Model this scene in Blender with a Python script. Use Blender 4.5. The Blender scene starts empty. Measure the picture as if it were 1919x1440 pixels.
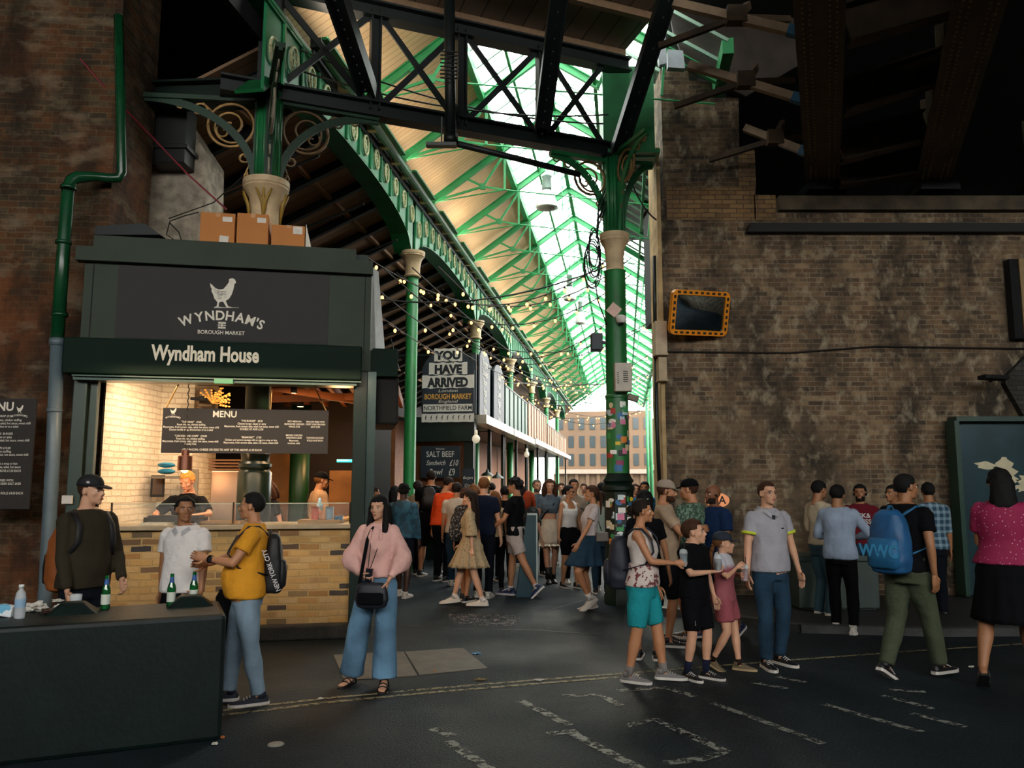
import bpy, bmesh, math, random
from mathutils import Vector, Matrix, noise
random.seed(7)
PI = math.pi
SC = bpy.context.scene
COL = SC.collection
# ---------------------------------------------------------------- camera
CAMH = 1.72
TH = math.radians(7.14)
F = 1500.0
cd = bpy.data.cameras.new('camera'); cam = bpy.data.objects.new('camera', cd); COL.objects.link(cam)
cam.location = (0, 0, CAMH); cam.rotation_euler = (PI/2 + TH, 0, 0)
cd.sensor_fit = 'HORIZONTAL'; cd.sensor_width = 36; cd.lens = 36*F/1919; cd.clip_end = 400
SC.camera = cam
SC.view_settings.view_transform = 'Standard'; SC.view_settings.look = 'None'
SC.view_settings.exposure = 0.0; SC.view_settings.gamma = 1.0; SC.view_settings.use_curve_mapping = False
SC.cycles.max_bounces = 7; SC.cycles.diffuse_bounces = 4; SC.cycles.glossy_bounces = 3
SC.cycles.transparent_max_bounces = 16; SC.cycles.transmission_bounces = 5
SC.cycles.use_denoising = True
SC.cycles.sample_clamp_indirect = 4.0
SC.cycles.caustics_reflective = False; SC.cycles.caustics_refractive = False
# ---------------------------------------------------------------- sky and sun
W = bpy.data.worlds.new('sky'); SC.world = W; W.use_nodes = True
bg = W.node_tree.nodes['Background']
bg.inputs[0].default_value = (1.0, 0.98, 0.94, 1); bg.inputs[1].default_value = 10.5
def lamp(kind, name, loc, power, color, size=0.1, rot=None, spot=None, target=None, sizey=None):
    d = bpy.data.lights.new(name, kind); o = bpy.data.objects.new(name, d); COL.objects.link(o)
    o.location = loc; d.energy = power; d.color = color
    if kind == 'AREA':
        d.size = size
        if sizey: d.shape = 'RECTANGLE'; d.size_y = sizey
    elif kind == 'SUN': d.angle = size
    else: d.shadow_soft_size = size
    if kind == 'SPOT' and spot: d.spot_size = spot; d.spot_blend = 0.6
    if target is not None: o.rotation_euler = (Vector(target) - Vector(loc)).to_track_quat('-Z', 'Y').to_euler()
    elif rot: o.rotation_euler = rot
    return o
lamp('SUN', 'sun', (6, 40, 22), 1.0, (1.0, 0.86, 0.66), size=0.12, target=(4.6, 7, 4.0))
# ---------------------------------------------------------------- pixel to place
cT, sT = math.cos(TH), math.sin(TH)
def ray(px, py):
    x = (px-959.5)/F; y = (720-py)/F
    return Vector((x, cT - y*sT, y*cT + sT))
def P(px, py, Y):
    r = ray(px, py); return Vector((0, 0, CAMH)) + r*(Y/r.y)
def G(px, py, z=0.0):
    r = ray(px, py); return Vector((0, 0, CAMH)) + r*((z-CAMH)/r.z)
def hitplane(px, py, p0, n):
    r = ray(px, py); o = Vector((0, 0, CAMH)); return o + r*((p0-o).dot(n)/r.dot(n))
AH = math.atan(0.14); HS, HC = math.sin(AH), math.cos(AH)
def H(u, s, z):           # a point in the hall: u across, s along, z up
    return Vector((u*HC + s*HS, -u*HS + s*HC, z))
# ---------------------------------------------------------------- materials
MATS = {}
def newmat(name):
    m = bpy.data.materials.new(name); m.use_nodes = True
    return m, m.node_tree, m.node_tree.nodes, m.node_tree.links, m.node_tree.nodes['Principled BSDF']
def c4(c): return (c[0], c[1], c[2], 1)
def hexc(h):
    v = [int(h[i:i+2], 16)/255 for i in (0, 2, 4)]
    return tuple(x/12.92 if x < 0.04045 else ((x+0.055)/1.055)**2.4 for x in v)
def mat(name, col, rough=0.6, metal=0.0, var=0.12, scale=9.0, bump=0.0, emit=0.0, spec=0.5, bscale=None, coat=0, bdist=0.02):
    if name in MATS: return MATS[name]
    if isinstance(col, str): col = hexc(col)
    m, nt, N, L, b = newmat(name)
    b.inputs['Roughness'].default_value = rough; b.inputs['Metallic'].default_value = metal
    b.inputs['Specular IOR Level'].default_value = spec
    b.inputs['Coat Weight'].default_value = coat
    tc = N.new('ShaderNodeTexCoord'); nz = N.new('ShaderNodeTexNoise'); nz.inputs['Scale'].default_value = scale
    nz.inputs['Detail'].default_value = 5
    L.new(tc.outputs['Object'], nz.inputs['Vector'])
    r = N.new('ShaderNodeValToRGB'); L.new(nz.outputs['Fac'], r.inputs[0])
    r.color_ramp.elements[0].position = 0.3; r.color_ramp.elements[1].position = 0.7
    r.color_ramp.elements[0].color = c4([x*(1-var) for x in col]); r.color_ramp.elements[1].color = c4([min(1, x*(1+var)) for x in col])
    L.new(r.outputs[0], b.inputs['Base Color'])
    if emit:
        L.new(r.outputs[0], b.inputs['Emission Color']); b.inputs['Emission Strength'].default_value = emit
    if bump:
        n2 = N.new('ShaderNodeTexNoise'); n2.inputs['Scale'].default_value = bscale or scale*4; n2.inputs['Detail'].default_value = 4
        L.new(tc.outputs['Object'], n2.inputs['Vector'])
        bp = N.new('ShaderNodeBump'); bp.inputs['Strength'].default_value = bump; bp.inputs['Distance'].default_value = bdist
        L.new(n2.outputs['Fac'], bp.inputs['Height']); L.new(bp.outputs[0], b.inputs['Normal'])
    MATS[name] = m; return m
def glass(name, col=(1, 1, 1), alpha=0.15, rough=0.05):
    if name in MATS: return MATS[name]
    m, nt, N, L, b = newmat(name)
    N.remove(b); out = N['Material Output']
    t = N.new('ShaderNodeBsdfTransparent'); t.inputs[0].default_value = c4(col)
    g = N.new('ShaderNodeBsdfPrincipled'); g.inputs['Base Color'].default_value = c4(col); g.inputs['Roughness'].default_value = rough
    x = N.new('ShaderNodeMixShader'); x.inputs[0].default_value = alpha
    L.new(t.outputs[0], x.inputs[1]); L.new(g.outputs[0], x.inputs[2]); L.new(x.outputs[0], out.inputs[0])
    MATS[name] = m; return m
def brick(name, cols, mortar, bw=0.225, bh=0.075, ms=0.008, stain=0.5, staincol=(0.01, 0.01, 0.008), rough=0.85, bump=0.6, patch=None, sscale=0.7, light=None, pscale=0.35, lsx=0.5):
    if name in MATS: return MATS[name]
    m, nt, N, L, b = newmat(name); b.inputs['Roughness'].default_value = rough; b.inputs['Specular IOR Level'].default_value = 0.25
    tc = N.new('ShaderNodeTexCoord'); sp = N.new('ShaderNodeSeparateXYZ'); L.new(tc.outputs['Object'], sp.inputs[0])
    ad = N.new('ShaderNodeMath'); L.new(sp.outputs[0], ad.inputs[0]); L.new(sp.outputs[1], ad.inputs[1])
    cb = N.new('ShaderNodeCombineXYZ'); L.new(ad.outputs[0], cb.inputs[0]); L.new(sp.outputs[2], cb.inputs[1])
    # slight waviness of courses
    wz = N.new('ShaderNodeTexNoise'); wz.inputs['Scale'].default_value = 5; L.new(cb.outputs[0], wz.inputs['Vector'])
    wm = N.new('ShaderNodeMixRGB'); wm.blend_type = 'LINEAR_LIGHT'; wm.inputs[0].default_value = 0.012
    L.new(cb.outputs[0], wm.inputs[1]); L.new(wz.outputs['Color'], wm.inputs[2])
    def bt(c1, c2, mo, bias=0.0):
        t = N.new('ShaderNodeTexBrick'); L.new(wm.outputs[0], t.inputs['Vector'])
        t.inputs['Scale'].default_value = 1; t.inputs['Brick Width'].default_value = bw; t.inputs['Row Height'].default_value = bh
        t.inputs['Mortar Size'].default_value = ms; t.inputs['Mortar Smooth'].default_value = 0.3; t.inputs['Bias'].default_value = bias
        t.inputs['Color1'].default_value = c4(c1); t.inputs['Color2'].default_value = c4(c2); t.inputs['Mortar'].default_value = c4(mo)
        return t
    bA = bt((0, 0, 0), (1, 1, 1), (0.5, 0.5, 0.5))
    r = N.new('ShaderNodeValToRGB'); L.new(bA.outputs['Color'], r.inputs[0])
    els = r.color_ramp.elements
    n = len(cols)
    els[0].color = c4(cols[0]); els[0].position = 0
    els[1].color = c4(cols[-1]); els[1].position = 1
    for i in range(1, n-1):
        e = els.new(i/(n-1)); e.color = c4(cols[i])
    mx = N.new('ShaderNodeMixRGB'); L.new(bA.outputs['Fac'], mx.inputs[0]); L.new(r.outputs[0], mx.inputs[1]); mx.inputs[2].default_value = c4(mortar)
    cur = mx.outputs[0]
    def layer(cur, col, scale, lo, hi, amt, sx=1.0, blend='MIX', seed=0.0):
        mp = N.new('ShaderNodeMapping'); mp.inputs['Scale'].default_value = (sx, 1, 1); mp.inputs['Location'].default_value = (seed, seed*1.7, 0)
        L.new(cb.outputs[0], mp.inputs[0])
        z = N.new('ShaderNodeTexNoise'); z.inputs['Scale'].default_value = scale; z.inputs['Detail'].default_value = 8; z.inputs['Roughness'].default_value = 0.62
        L.new(mp.outputs[0], z.inputs['Vector'])
        q = N.new('ShaderNodeMapRange'); q.inputs[1].default_value = lo; q.inputs[2].default_value = hi; q.inputs[4].default_value = amt
        L.new(z.outputs['Fac'], q.inputs[0])
        k = N.new('ShaderNodeMixRGB'); k.blend_type = blend; L.new(q.outputs[0], k.inputs[0]); L.new(cur, k.inputs[1]); k.inputs[2].default_value = c4(col)
        return k.outputs[0]
    if patch: cur = layer(cur, patch, pscale, 0.52, 0.62, 0.75, seed=3.3)
    cur = layer(cur, staincol, sscale, 0.42, 0.62, stain, sx=2.2)
    cur = layer(cur, staincol, 6, 0.5, 0.75, stain*0.8, seed=8)
    if light: cur = layer(cur, light, 3.5, 0.52, 0.75, 0.8, sx=lsx, seed=5)
    L.new(cur, b.inputs['Base Color'])
    bp = N.new('ShaderNodeBump'); bp.inputs['Strength'].default_value = bump; bp.inputs['Distance'].default_value = 0.015; bp.invert = True
    nz = N.new('ShaderNodeTexNoise'); nz.inputs['Scale'].default_value = 22; nz.inputs['Detail'].default_value = 5; L.new(cb.outputs[0], nz.inputs['Vector'])
    am = N.new('ShaderNodeMath'); am.operation = 'MULTIPLY_ADD'; am.inputs[1].default_value = 0.7; L.new(nz.outputs['Fac'], am.inputs[0]); L.new(bA.outputs['Fac'], am.inputs[2])
    L.new(am.outputs[0], bp.inputs['Height']); L.new(bp.outputs[0], b.inputs['Normal'])
    MATS[name] = m; return m
def planks(name, c1, c2, width=0.12, axis=0, rough=0.6):
    if name in MATS: return MATS[name]
    m, nt, N, L, b = newmat(name); b.inputs['Roughness'].default_value = rough
    tc = N.new('ShaderNodeTexCoord'); sp = N.new('ShaderNodeSeparateXYZ'); L.new(tc.outputs['Object'], sp.inputs[0])
    dv = N.new('ShaderNodeMath'); dv.operation = 'DIVIDE'; dv.inputs[1].default_value = width; L.new(sp.outputs[axis], dv.inputs[0])
    fr = N.new('ShaderNodeMath'); fr.operation = 'FRACT'; L.new(dv.outputs[0], fr.inputs[0])
    fl = N.new('ShaderNodeMath'); fl.operation = 'FLOOR'; L.new(dv.outputs[0], fl.inputs[0])
    wn = N.new('ShaderNodeTexWhiteNoise'); wn.noise_dimensions = '1D'; L.new(fl.outputs[0], wn.inputs['W'])
    mx = N.new('ShaderNodeMixRGB'); L.new(wn.outputs['Value'], mx.inputs[0]); mx.inputs[1].default_value = c4(c1); mx.inputs[2].default_value = c4(c2)
    lt = N.new('ShaderNodeMath'); lt.operation = 'LESS_THAN'; lt.inputs[1].default_value = 0.07; L.new(fr.outputs[0], lt.inputs[0])
    m2 = N.new('ShaderNodeMixRGB'); L.new(lt.outputs[0], m2.inputs[0]); L.new(mx.outputs[0], m2.inputs[1]); m2.inputs[2].default_value = c4([x*0.35 for x in c1])
    nz = N.new('ShaderNodeTexNoise'); nz.inputs['Scale'].default_value = 1.3; nz.inputs['Detail'].default_value = 6; L.new(tc.outputs['Object'], nz.inputs['Vector'])
    m3 = N.new('ShaderNodeMixRGB'); m3.blend_type = 'MULTIPLY'; m3.inputs[0].default_value = 0.5; L.new(m2.outputs[0], m3.inputs[1]); L.new(nz.outputs['Fac'], m3.inputs[2])
    L.new(m3.outputs[0], b.inputs['Base Color']); MATS[name] = m; return m
def worn(name, col, cover=0.5, scale=14):        # worn paint: bare patches let the road show
    if name in MATS: return MATS[name]
    m, nt, N, L, b = newmat(name); b.inputs['Base Color'].default_value = c4(col); b.inputs['Roughness'].default_value = 0.7
    tc = N.new('ShaderNodeTexCoord'); nz = N.new('ShaderNodeTexNoise'); nz.inputs['Scale'].default_value = scale; nz.inputs['Detail'].default_value = 8
    nz.inputs['Roughness'].default_value = 0.7
    L.new(tc.outputs['Object'], nz.inputs['Vector'])
    q = N.new('ShaderNodeMapRange'); q.inputs[1].default_value = 0.62-cover*0.35; q.inputs[2].default_value = 0.72-cover*0.3; L.new(nz.outputs['Fac'], q.inputs[0])
    q.inputs[4].default_value = 0.85
    t = N.new('ShaderNodeBsdfTransparent'); x = N.new('ShaderNodeMixShader'); L.new(q.outputs[0], x.inputs[0]); L.new(t.outputs[0], x.inputs[1]); L.new(b.outputs[0], x.inputs[2])
    L.new(x.outputs[0], N['Material Output'].inputs[0]); MATS[name] = m; return m
def pattern(name, base, spot, scale=30, thr=0.25, kind='dots', base2=None, rough=0.8):
    if name in MATS: return MATS[name]
    if isinstance(base, str): base = hexc(base)
    if isinstance(spot, str): spot = hexc(spot)
    m, nt, N, L, b = newmat(name); b.inputs['Roughness'].default_value = rough
    tc = N.new('ShaderNodeTexCoord')
    if kind == 'dots':
        v = N.new('ShaderNodeTexVoronoi'); v.inputs['Scale'].default_value = scale; L.new(tc.outputs['Object'], v.inputs['Vector'])
        f = N.new('ShaderNodeMath'); f.operation = 'LESS_THAN'; f.inputs[1].default_value = thr; L.new(v.outputs['Distance'], f.inputs[0]); fo = f.outputs[0]
    elif kind == 'noise':
        v = N.new('ShaderNodeTexNoise'); v.inputs['Scale'].default_value = scale; v.inputs['Detail'].default_value = 3; L.new(tc.outputs['Object'], v.inputs['Vector'])
        f = N.new('ShaderNodeMath'); f.operation = 'GREATER_THAN'; f.inputs[1].default_value = thr; L.new(v.outputs['Fac'], f.inputs[0]); fo = f.outputs[0]
    elif kind == 'check':
        sp = N.new('ShaderNodeSeparateXYZ'); L.new(tc.outputs['Object'], sp.inputs[0]); outs = []
        for ax in (0, 2):
            w = N.new('ShaderNodeMath'); w.operation = 'MULTIPLY'; w.inputs[1].default_value = scale; L.new(sp.outputs[ax], w.inputs[0])
            s = N.new('ShaderNodeMath'); s.operation = 'SINE'; L.new(w.outputs[0], s.inputs[0])
            g = N.new('ShaderNodeMath'); g.operation = 'GREATER_THAN'; g.inputs[1].default_value = thr; L.new(s.outputs[0], g.inputs[0]); outs.append(g.outputs[0])
        a = N.new('ShaderNodeMath'); a.operation = 'ADD'; L.new(outs[0], a.inputs[0]); L.new(outs[1], a.inputs[1])
        d = N.new('ShaderNodeMath'); d.operation = 'MULTIPLY'; d.inputs[1].default_value = 0.5; L.new(a.outputs[0], d.inputs[0]); fo = d.outputs[0]
    elif kind == 'height':     # blend over object height: thr..thr+scale
        sp = N.new('ShaderNodeSeparateXYZ'); L.new(tc.outputs['Object'], sp.inputs[0])
        q = N.new('ShaderNodeMapRange'); q.inputs[1].default_value = thr; q.inputs[2].default_value = thr+scale; L.new(sp.outputs[2], q.inputs[0]); fo = q.outputs[0]
    k = N.new('ShaderNodeMixRGB'); L.new(fo, k.inputs[0]); k.inputs[1].default_value = c4(base); k.inputs[2].default_value = c4(spot)
    L.new(k.outputs[0], b.inputs['Base Color']); MATS[name] = m; return m
# ---------------------------------------------------------------- mesh builder
class MB:
    def __init__(s): s.v = []; s.f = []; s.m = []
    def add(s, vs, fs, mi=0):
        o = len(s.v); s.v += [tuple(v) for v in vs]; s.f += [tuple(i+o for i in f) for f in fs]; s.m += [mi]*len(fs); return s
    def box(s, c, d, mi=0, M=None):
        vs = [Vector((x*d[0]/2, y*d[1]/2, z*d[2]/2)) for z in (-1, 1) for y in (-1, 1) for x in (-1, 1)]
        if M is not None: vs = [M @ v for v in vs]
        c = Vector(c); vs = [v+c for v in vs]
        return s.add(vs, [(0, 2, 3, 1), (4, 5, 7, 6), (0, 1, 5, 4), (2, 6, 7, 3), (0, 4, 6, 2), (1, 3, 7, 5)], mi)
    def box8(s, vs, mi=0):    # 4 bottom corners then 4 top corners
        return s.add(vs, [(3, 2, 1, 0), (4, 5, 6, 7), (0, 1, 5, 4), (1, 2, 6, 5), (2, 3, 7, 6), (3, 0, 4, 7)], mi)
    def beam(s, a, b, w, h, up=(0, 0, 1), mi=0):
        a = Vector(a); b = Vector(b); d = (b-a).normalized(); up = Vector(up)
        if abs(d.dot(up)) > 0.98: up = Vector((1, 0, 0))
        x = d.cross(up).normalized(); z = x.cross(d).normalized()
        vs = [p + x*(i*w/2) + z*(j*h/2) for p in (a, b) for i, j in ((-1, -1), (1, -1), (1, 1), (-1, 1))]
        return s.add(vs, [(0, 1, 2, 3), (7, 6, 5, 4), (0, 4, 5, 1), (1, 5, 6, 2), (2, 6, 7, 3), (3, 7, 4, 0)], mi)
    def ibeam(s, a, b, w, h, t=0.02, up=(0, 0, 1), mi=0):
        a = Vector(a); b = Vector(b); d = (b-a).normalized(); up = Vector(up)
        if abs(d.dot(up)) > 0.98: up = Vector((1, 0, 0))
        x = d.cross(up).normalized(); z = x.cross(d).normalized()
        s.beam(a, b, t, h, up, mi); s.beam(a+z*h/2, b+z*h/2, w, t, up, mi); s.beam(a-z*h/2, b-z*h/2, w, t, up, mi); return s
    def rings(s, rs, caps=True, mi=0, closed=True):
        n = len(rs[0]); vs = [p for r in rs for p in r]; fs = []
        for k in range(len(rs)-1):
            for i in range(n if closed else n-1):
                j = (i+1) % n; fs.append((k*n+i, k*n+j, (k+1)*n+j, (k+1)*n+i))
        if caps and closed:
            fs.append(tuple(range(n))[::-1]); fs.append(tuple((len(rs)-1)*n+i for i in range(n)))
        return s.add(vs, fs, mi)
    def tube(s, pts, r, n=10, mi=0, caps=True, flat=1.0):
        pts = [Vector(p) for p in pts]; m = len(pts)
        if not hasattr(r, '__len__'): r = [r]*m
        t = [(pts[min(i+1, m-1)]-pts[max(i-1, 0)]).normalized() for i in range(m)]
        up = Vector((0, 0, 1)) if abs(t[0].z) < 0.9 else Vector((0, 1, 0))
        x = t[0].cross(up).normalized(); rs = []
        for i in range(m):
            x = (x - t[i]*x.dot(t[i]))
            x = x.normalized() if x.length > 1e-6 else t[i].orthogonal().normalized()
            y = t[i].cross(x)
            rs.append([pts[i] + (x*math.cos(2*PI*k/n) + y*math.sin(2*PI*k/n)*flat)*r[i] for k in range(n)])
        return s.rings(rs, caps, mi)
    def lathe(s, prof, c=(0, 0, 0), n=24, mi=0, caps=True, rot=0.0):
        c = Vector(c)
        rs = [[c + Vector((r*math.cos(2*PI*k/n+rot), r*math.sin(2*PI*k/n+rot), z)) for k in range(n)] for r, z in prof]
        return s.rings(rs, caps, mi)
    def ell(s, c, r, M=None, nu=14, nv=9, mi=0):
        c = Vector(c); rs = []
        for j in range(nv+1):
            a = -PI/2 + PI*j/nv; a = max(-PI/2+0.05, min(PI/2-0.05, a)); ring = []
            for i in range(nu):
                v = Vector((r[0]*math.cos(a)*math.cos(2*PI*i/nu), r[1]*math.cos(a)*math.sin(2*PI*i/nu), r[2]*math.sin(a)))
                if M is not None: v = M @ v
                ring.append(c+v)
            rs.append(ring)
        return s.rings(rs, True, mi)
    def prism(s, poly, off, mi=0):   # poly: 3D points, extruded by off
        n = len(poly); off = Vector(off); a = [Vector(p) for p in poly]; b = [p+off for p in a]
        return s.add(a+b, [tuple(range(n))[::-1], tuple(range(n, 2*n))] + [(i, (i+1) % n, n+(i+1) % n, n+i) for i in range(n)], mi)
    def quad(s, a, b, c, d, mi=0): return s.add([a, b, c, d], [(0, 1, 2, 3)], mi)
    def xf(s, M):
        s.v = [tuple(M @ Vector(v)) for v in s.v]; return s
    def mesh(s, name, mats, smooth=False):
        me = bpy.data.meshes.new(name); me.from_pydata(s.v, [], s.f)
        if not isinstance(mats, (list, tuple)): mats = [mats]
        for m in mats: me.materials.append(m)
        if len(mats) > 1: me.polygons.foreach_set('material_index', s.m)
        if smooth: me.polygons.foreach_set('use_smooth', [True]*len(s.f))
        bm = bmesh.new(); bm.from_mesh(me); bmesh.ops.recalc_face_normals(bm, faces=bm.faces); bm.to_mesh(me); bm.free()
        me.update(); return me
    def build(s, name, mats, parent=None, smooth=False, bevel=0, label=None, autos=False):
        me = s.mesh(name, mats, smooth)
        if autos:
            me.polygons.foreach_set('use_smooth', [True]*len(me.polygons)); me.set_sharp_from_angle(angle=math.radians(38))
        o = bpy.data.objects.new(name, me); COL.objects.link(o)
        if parent is not None: o.parent = parent
        if bevel:
            b = o.modifiers.new('b', 'BEVEL'); b.width = bevel; b.segments = 2; b.limit_method = 'ANGLE'
        if label: o['label'] = label
        return o
def thing(name, label, cat, loc=(0, 0, 0), group=None, rz=0.0):
    o = bpy.data.objects.new(name, None); COL.objects.link(o); o.location = loc; o.rotation_euler = (0, 0, rz)
    o.empty_display_size = 0.1; o['label'] = label; o['category'] = cat
    if group: o['group'] = group
    return o
def tag(o, label, cat, group=None, kind=None):
    o['label'] = label; o['category'] = cat
    if group: o['group'] = group
    if kind: o['kind'] = kind
    return o
def struct(o, label=None, cat='structure'):
    o['kind'] = 'structure'
    if label: o['label'] = label
    o['category'] = cat
    return o
def recenter(o):          # move a one-mesh thing's origin to its base
    vs = [v.co for v in o.data.vertices]
    c = Vector(((min(v.x for v in vs)+max(v.x for v in vs))/2, (min(v.y for v in vs)+max(v.y for v in vs))/2, min(v.z for v in vs)))
    o.data.transform(Matrix.Translation(-c)); o.location = o.location + c; return o
def setbase(root, loc):     # parts were built in world coordinates: put the Empty at the base and shift the parts
    loc = Vector(loc); root.location = loc
    for ch in root.children:
        ch.location = ch.location - loc
# text as mesh; frame: origin O, right X, up Z, normal N ; baseline centre
_tc = {}
def text_geo(s, bold=0.0, sx=1.0):
    key = (s, bold, sx)
    if key in _tc: return _tc[key]
    cu = bpy.data.curves.new('t', 'FONT'); cu.body = s; cu.size = 1; cu.align_x = 'CENTER'; cu.offset = bold; cu.resolution_u = 3
    o = bpy.data.objects.new('t', cu); COL.objects.link(o)
    dg = bpy.context.evaluated_depsgraph_get(); me = bpy.data.meshes.new_from_object(o.evaluated_get(dg))
    vs = [(v.co.x*sx, v.co.y) for v in me.vertices]; fs = [tuple(p.vertices) for p in me.polygons]
    bpy.data.objects.remove(o); bpy.data.curves.remove(cu); bpy.data.meshes.remove(me)
    _tc[key] = (vs, fs); return _tc[key]
def put_text(mb, s, O, X, Z, size, bold=0.0, sx=1.0, lift=0.004, mi=0, align='C', skew=0):
    vs, fs = text_geo(s, bold, sx)
    if not vs: return
    X = Vector(X).normalized(); Z = Vector(Z).normalized(); Nn = X.cross(Z)
    dx = 0
    if align == 'L': dx = -min(v[0] for v in vs)
    mb.add([Vector(O) + X*((v[0]+dx+v[1]*skew)*size) + Z*(v[1]*size) + Nn*lift for v in vs], fs, mi)
def put_arc_text(mb, s, O, X, Z, size, rad, bold=0.0, sx=1.0, adv=0.72, widths=None, lift=0.004):
    # letters on an arc whose centre is rad below O
    X = Vector(X).normalized(); Z = Vector(Z).normalized()
    ws = []
    for ch in s:
        vs, _ = text_geo(ch, bold, sx); ws.append((max(v[0] for v in vs)-min(v[0] for v in vs))*size + size*0.07)
    tot = sum(ws); a = -tot/2
    for ch, w in zip(s, ws):
        an = (a+w/2)/rad; a += w
        x = X*math.cos(an) - Z*math.sin(an); z = X*math.sin(an) + Z*math.cos(an)
        put_text(mb, ch, Vector(O) - Z*rad + z*rad, x, z, size, bold, sx, lift)
# ================================================================ setting
M_asph = None
def asphalt():
    m, nt, N, L, b = newmat('asphalt')
    tc = N.new('ShaderNodeTexCoord')
    a = N.new('ShaderNodeTexNoise'); a.inputs['Scale'].default_value = 0.5; a.inputs['Detail'].default_value = 7; L.new(tc.outputs['Object'], a.inputs['Vector'])
    f = N.new('ShaderNodeTexNoise'); f.inputs['Scale'].default_value = 55; f.inputs['Detail'].default_value = 3; L.new(tc.outputs['Object'], f.inputs['Vector'])
    r = N.new('ShaderNodeValToRGB'); L.new(a.outputs['Fac'], r.inputs[0])
    r.color_ramp.elements[0].position = 0.3; r.color_ramp.elements[0].color = (0.0022, 0.0062, 0.009, 1)
    r.color_ramp.elements[1].position = 0.72; r.color_ramp.elements[1].color = (0.006, 0.0135, 0.018, 1)
    q = N.new('ShaderNodeMapRange'); q.inputs[1].default_value = 0.5; q.inputs[2].default_value = 0.78; L.new(f.outputs['Fac'], q.inputs[0])
    k = N.new('ShaderNodeMixRGB'); L.new(q.outputs[0], k.inputs[0]); L.new(r.outputs[0], k.inputs[1]); k.inputs[2].default_value = (0.025, 0.038, 0.044, 1)
    L.new(k.outputs[0], b.inputs['Base Color'])
    rr = N.new('ShaderNodeMapRange'); rr.inputs[1].default_value = 0.3; rr.inputs[2].default_value = 0.7; rr.inputs[3].default_value = 0.5; rr.inputs[4].default_value = 0.85
    b.inputs['Specular IOR Level'].default_value = 0.2
    L.new(a.outputs['Fac'], rr.inputs[0]); L.new(rr.outputs[0], b.inputs['Roughness'])
    bp = N.new('ShaderNodeBump'); bp.inputs['Strength'].default_value = 0.8; bp.inputs['Distance'].default_value = 0.012; L.new(f.outputs['Fac'], bp.inputs['Height']); L.new(bp.outputs[0], b.inputs['Normal'])
    return m
M_asph = asphalt()
M_dgreen = mat('dark green paint', '081c14', 0.5, var=0.25, scale=4, spec=0.3)
M_green = mat('green iron paint', '1c6b3c', 0.42, var=0.3, scale=2.5)
M_brgreen = mat('bright green iron paint', '2f8f55', 0.5, var=0.25, scale=2)
M_steel = mat('dark steel paint', '071414', 0.5, var=0.3, scale=3)
M_cream = mat('cream painted stone', 'cdb48c', 0.6, var=0.2, scale=6, bump=0.2)
M_gold = mat('bronze gilding', 'a88450', 0.45, metal=0.3, var=0.4, scale=9)
M_void = mat('plain near black', '05070a', 0.9)  # even near-black for deck, recess, back walls and small fittings
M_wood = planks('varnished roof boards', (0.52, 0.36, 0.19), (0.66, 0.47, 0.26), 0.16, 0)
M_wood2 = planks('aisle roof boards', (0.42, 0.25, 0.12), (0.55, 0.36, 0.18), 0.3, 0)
M_canopy = planks('grey canopy boards', (0.20, 0.15, 0.11), (0.28, 0.21, 0.15), 0.33, 0)
M_brickR = brick('sooty stock brick', [(0.13, 0.075, 0.04), (0.22, 0.14, 0.075), (0.08, 0.055, 0.035), (0.30, 0.20, 0.11)], (0.24, 0.19, 0.13), stain=0.9, staincol=(0.026, 0.022, 0.017),
                 patch=(0.16, 0.115, 0.07), sscale=0.55, light=(0.42, 0.35, 0.24), lsx=1.6)
M_brickY = brick('pale repair brick', [(0.30, 0.17, 0.07), (0.36, 0.22, 0.10), (0.2, 0.12, 0.06)], (0.12, 0.08, 0.05), stain=0.5, staincol=(0.03, 0.025, 0.02))
M_brickL = brick('rusty red brick', [(0.075, 0.036, 0.014), (0.12, 0.05, 0.018), (0.045, 0.032, 0.018), (0.10, 0.07, 0.036)], (0.12, 0.08, 0.042), stain=0.8, staincol=(0.012, 0.009, 0.006),
                 patch=(0.15, 0.05, 0.016), sscale=0.8, light=(0.25, 0.19, 0.12), pscale=0.5)
M_brickS = brick('yellow stall brick', [(0.50, 0.28, 0.09), (0.62, 0.38, 0.14), (0.05, 0.045, 0.045), (0.42, 0.21, 0.07), (0.58, 0.35, 0.13), (0.55, 0.36, 0.17), (0.36, 0.19, 0.07)], (0.50, 0.32, 0.13), ms=0.011, stain=0.12)
M_brickW = brick('whitewashed brick', [(0.72, 0.62, 0.47), (0.78, 0.68, 0.52), (0.66, 0.55, 0.40)], (0.62, 0.50, 0.36), stain=0.12, staincol=(0.4, 0.3, 0.18), bump=1.0)
M_plaster = mat('flaking lime plaster', 'a89c8a', 0.9, var=0.4, scale=7, bump=0.8)

# floor
mb = MB(); mb.quad((-30, -12, 0), (34, -12, 0), (34, 120, 0), (-30, 120, 0))
struct(mb.build('floor', M_asph), 'dark worn asphalt street running into the covered market', 'floor')

# right wall: brick viaduct pier, its face at y = 12.3
YW = 12.3
def PW(px, py): return P(px, py, YW)
xl = PW(1246, 700).x
top = PW(1500, 372).z
mb = MB()
mb.box8([(xl, YW, 0), (22, YW, 0), (22, YW+.75, 0), (xl, YW+.75, 0), (xl, YW, top), (22, YW, top), (22, YW+.75, top), (xl, YW+.75, top)])
struct(mb.build('wall_right', M_brickR), 'sooty brown brick viaduct wall behind the people on the right', 'wall')
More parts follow.
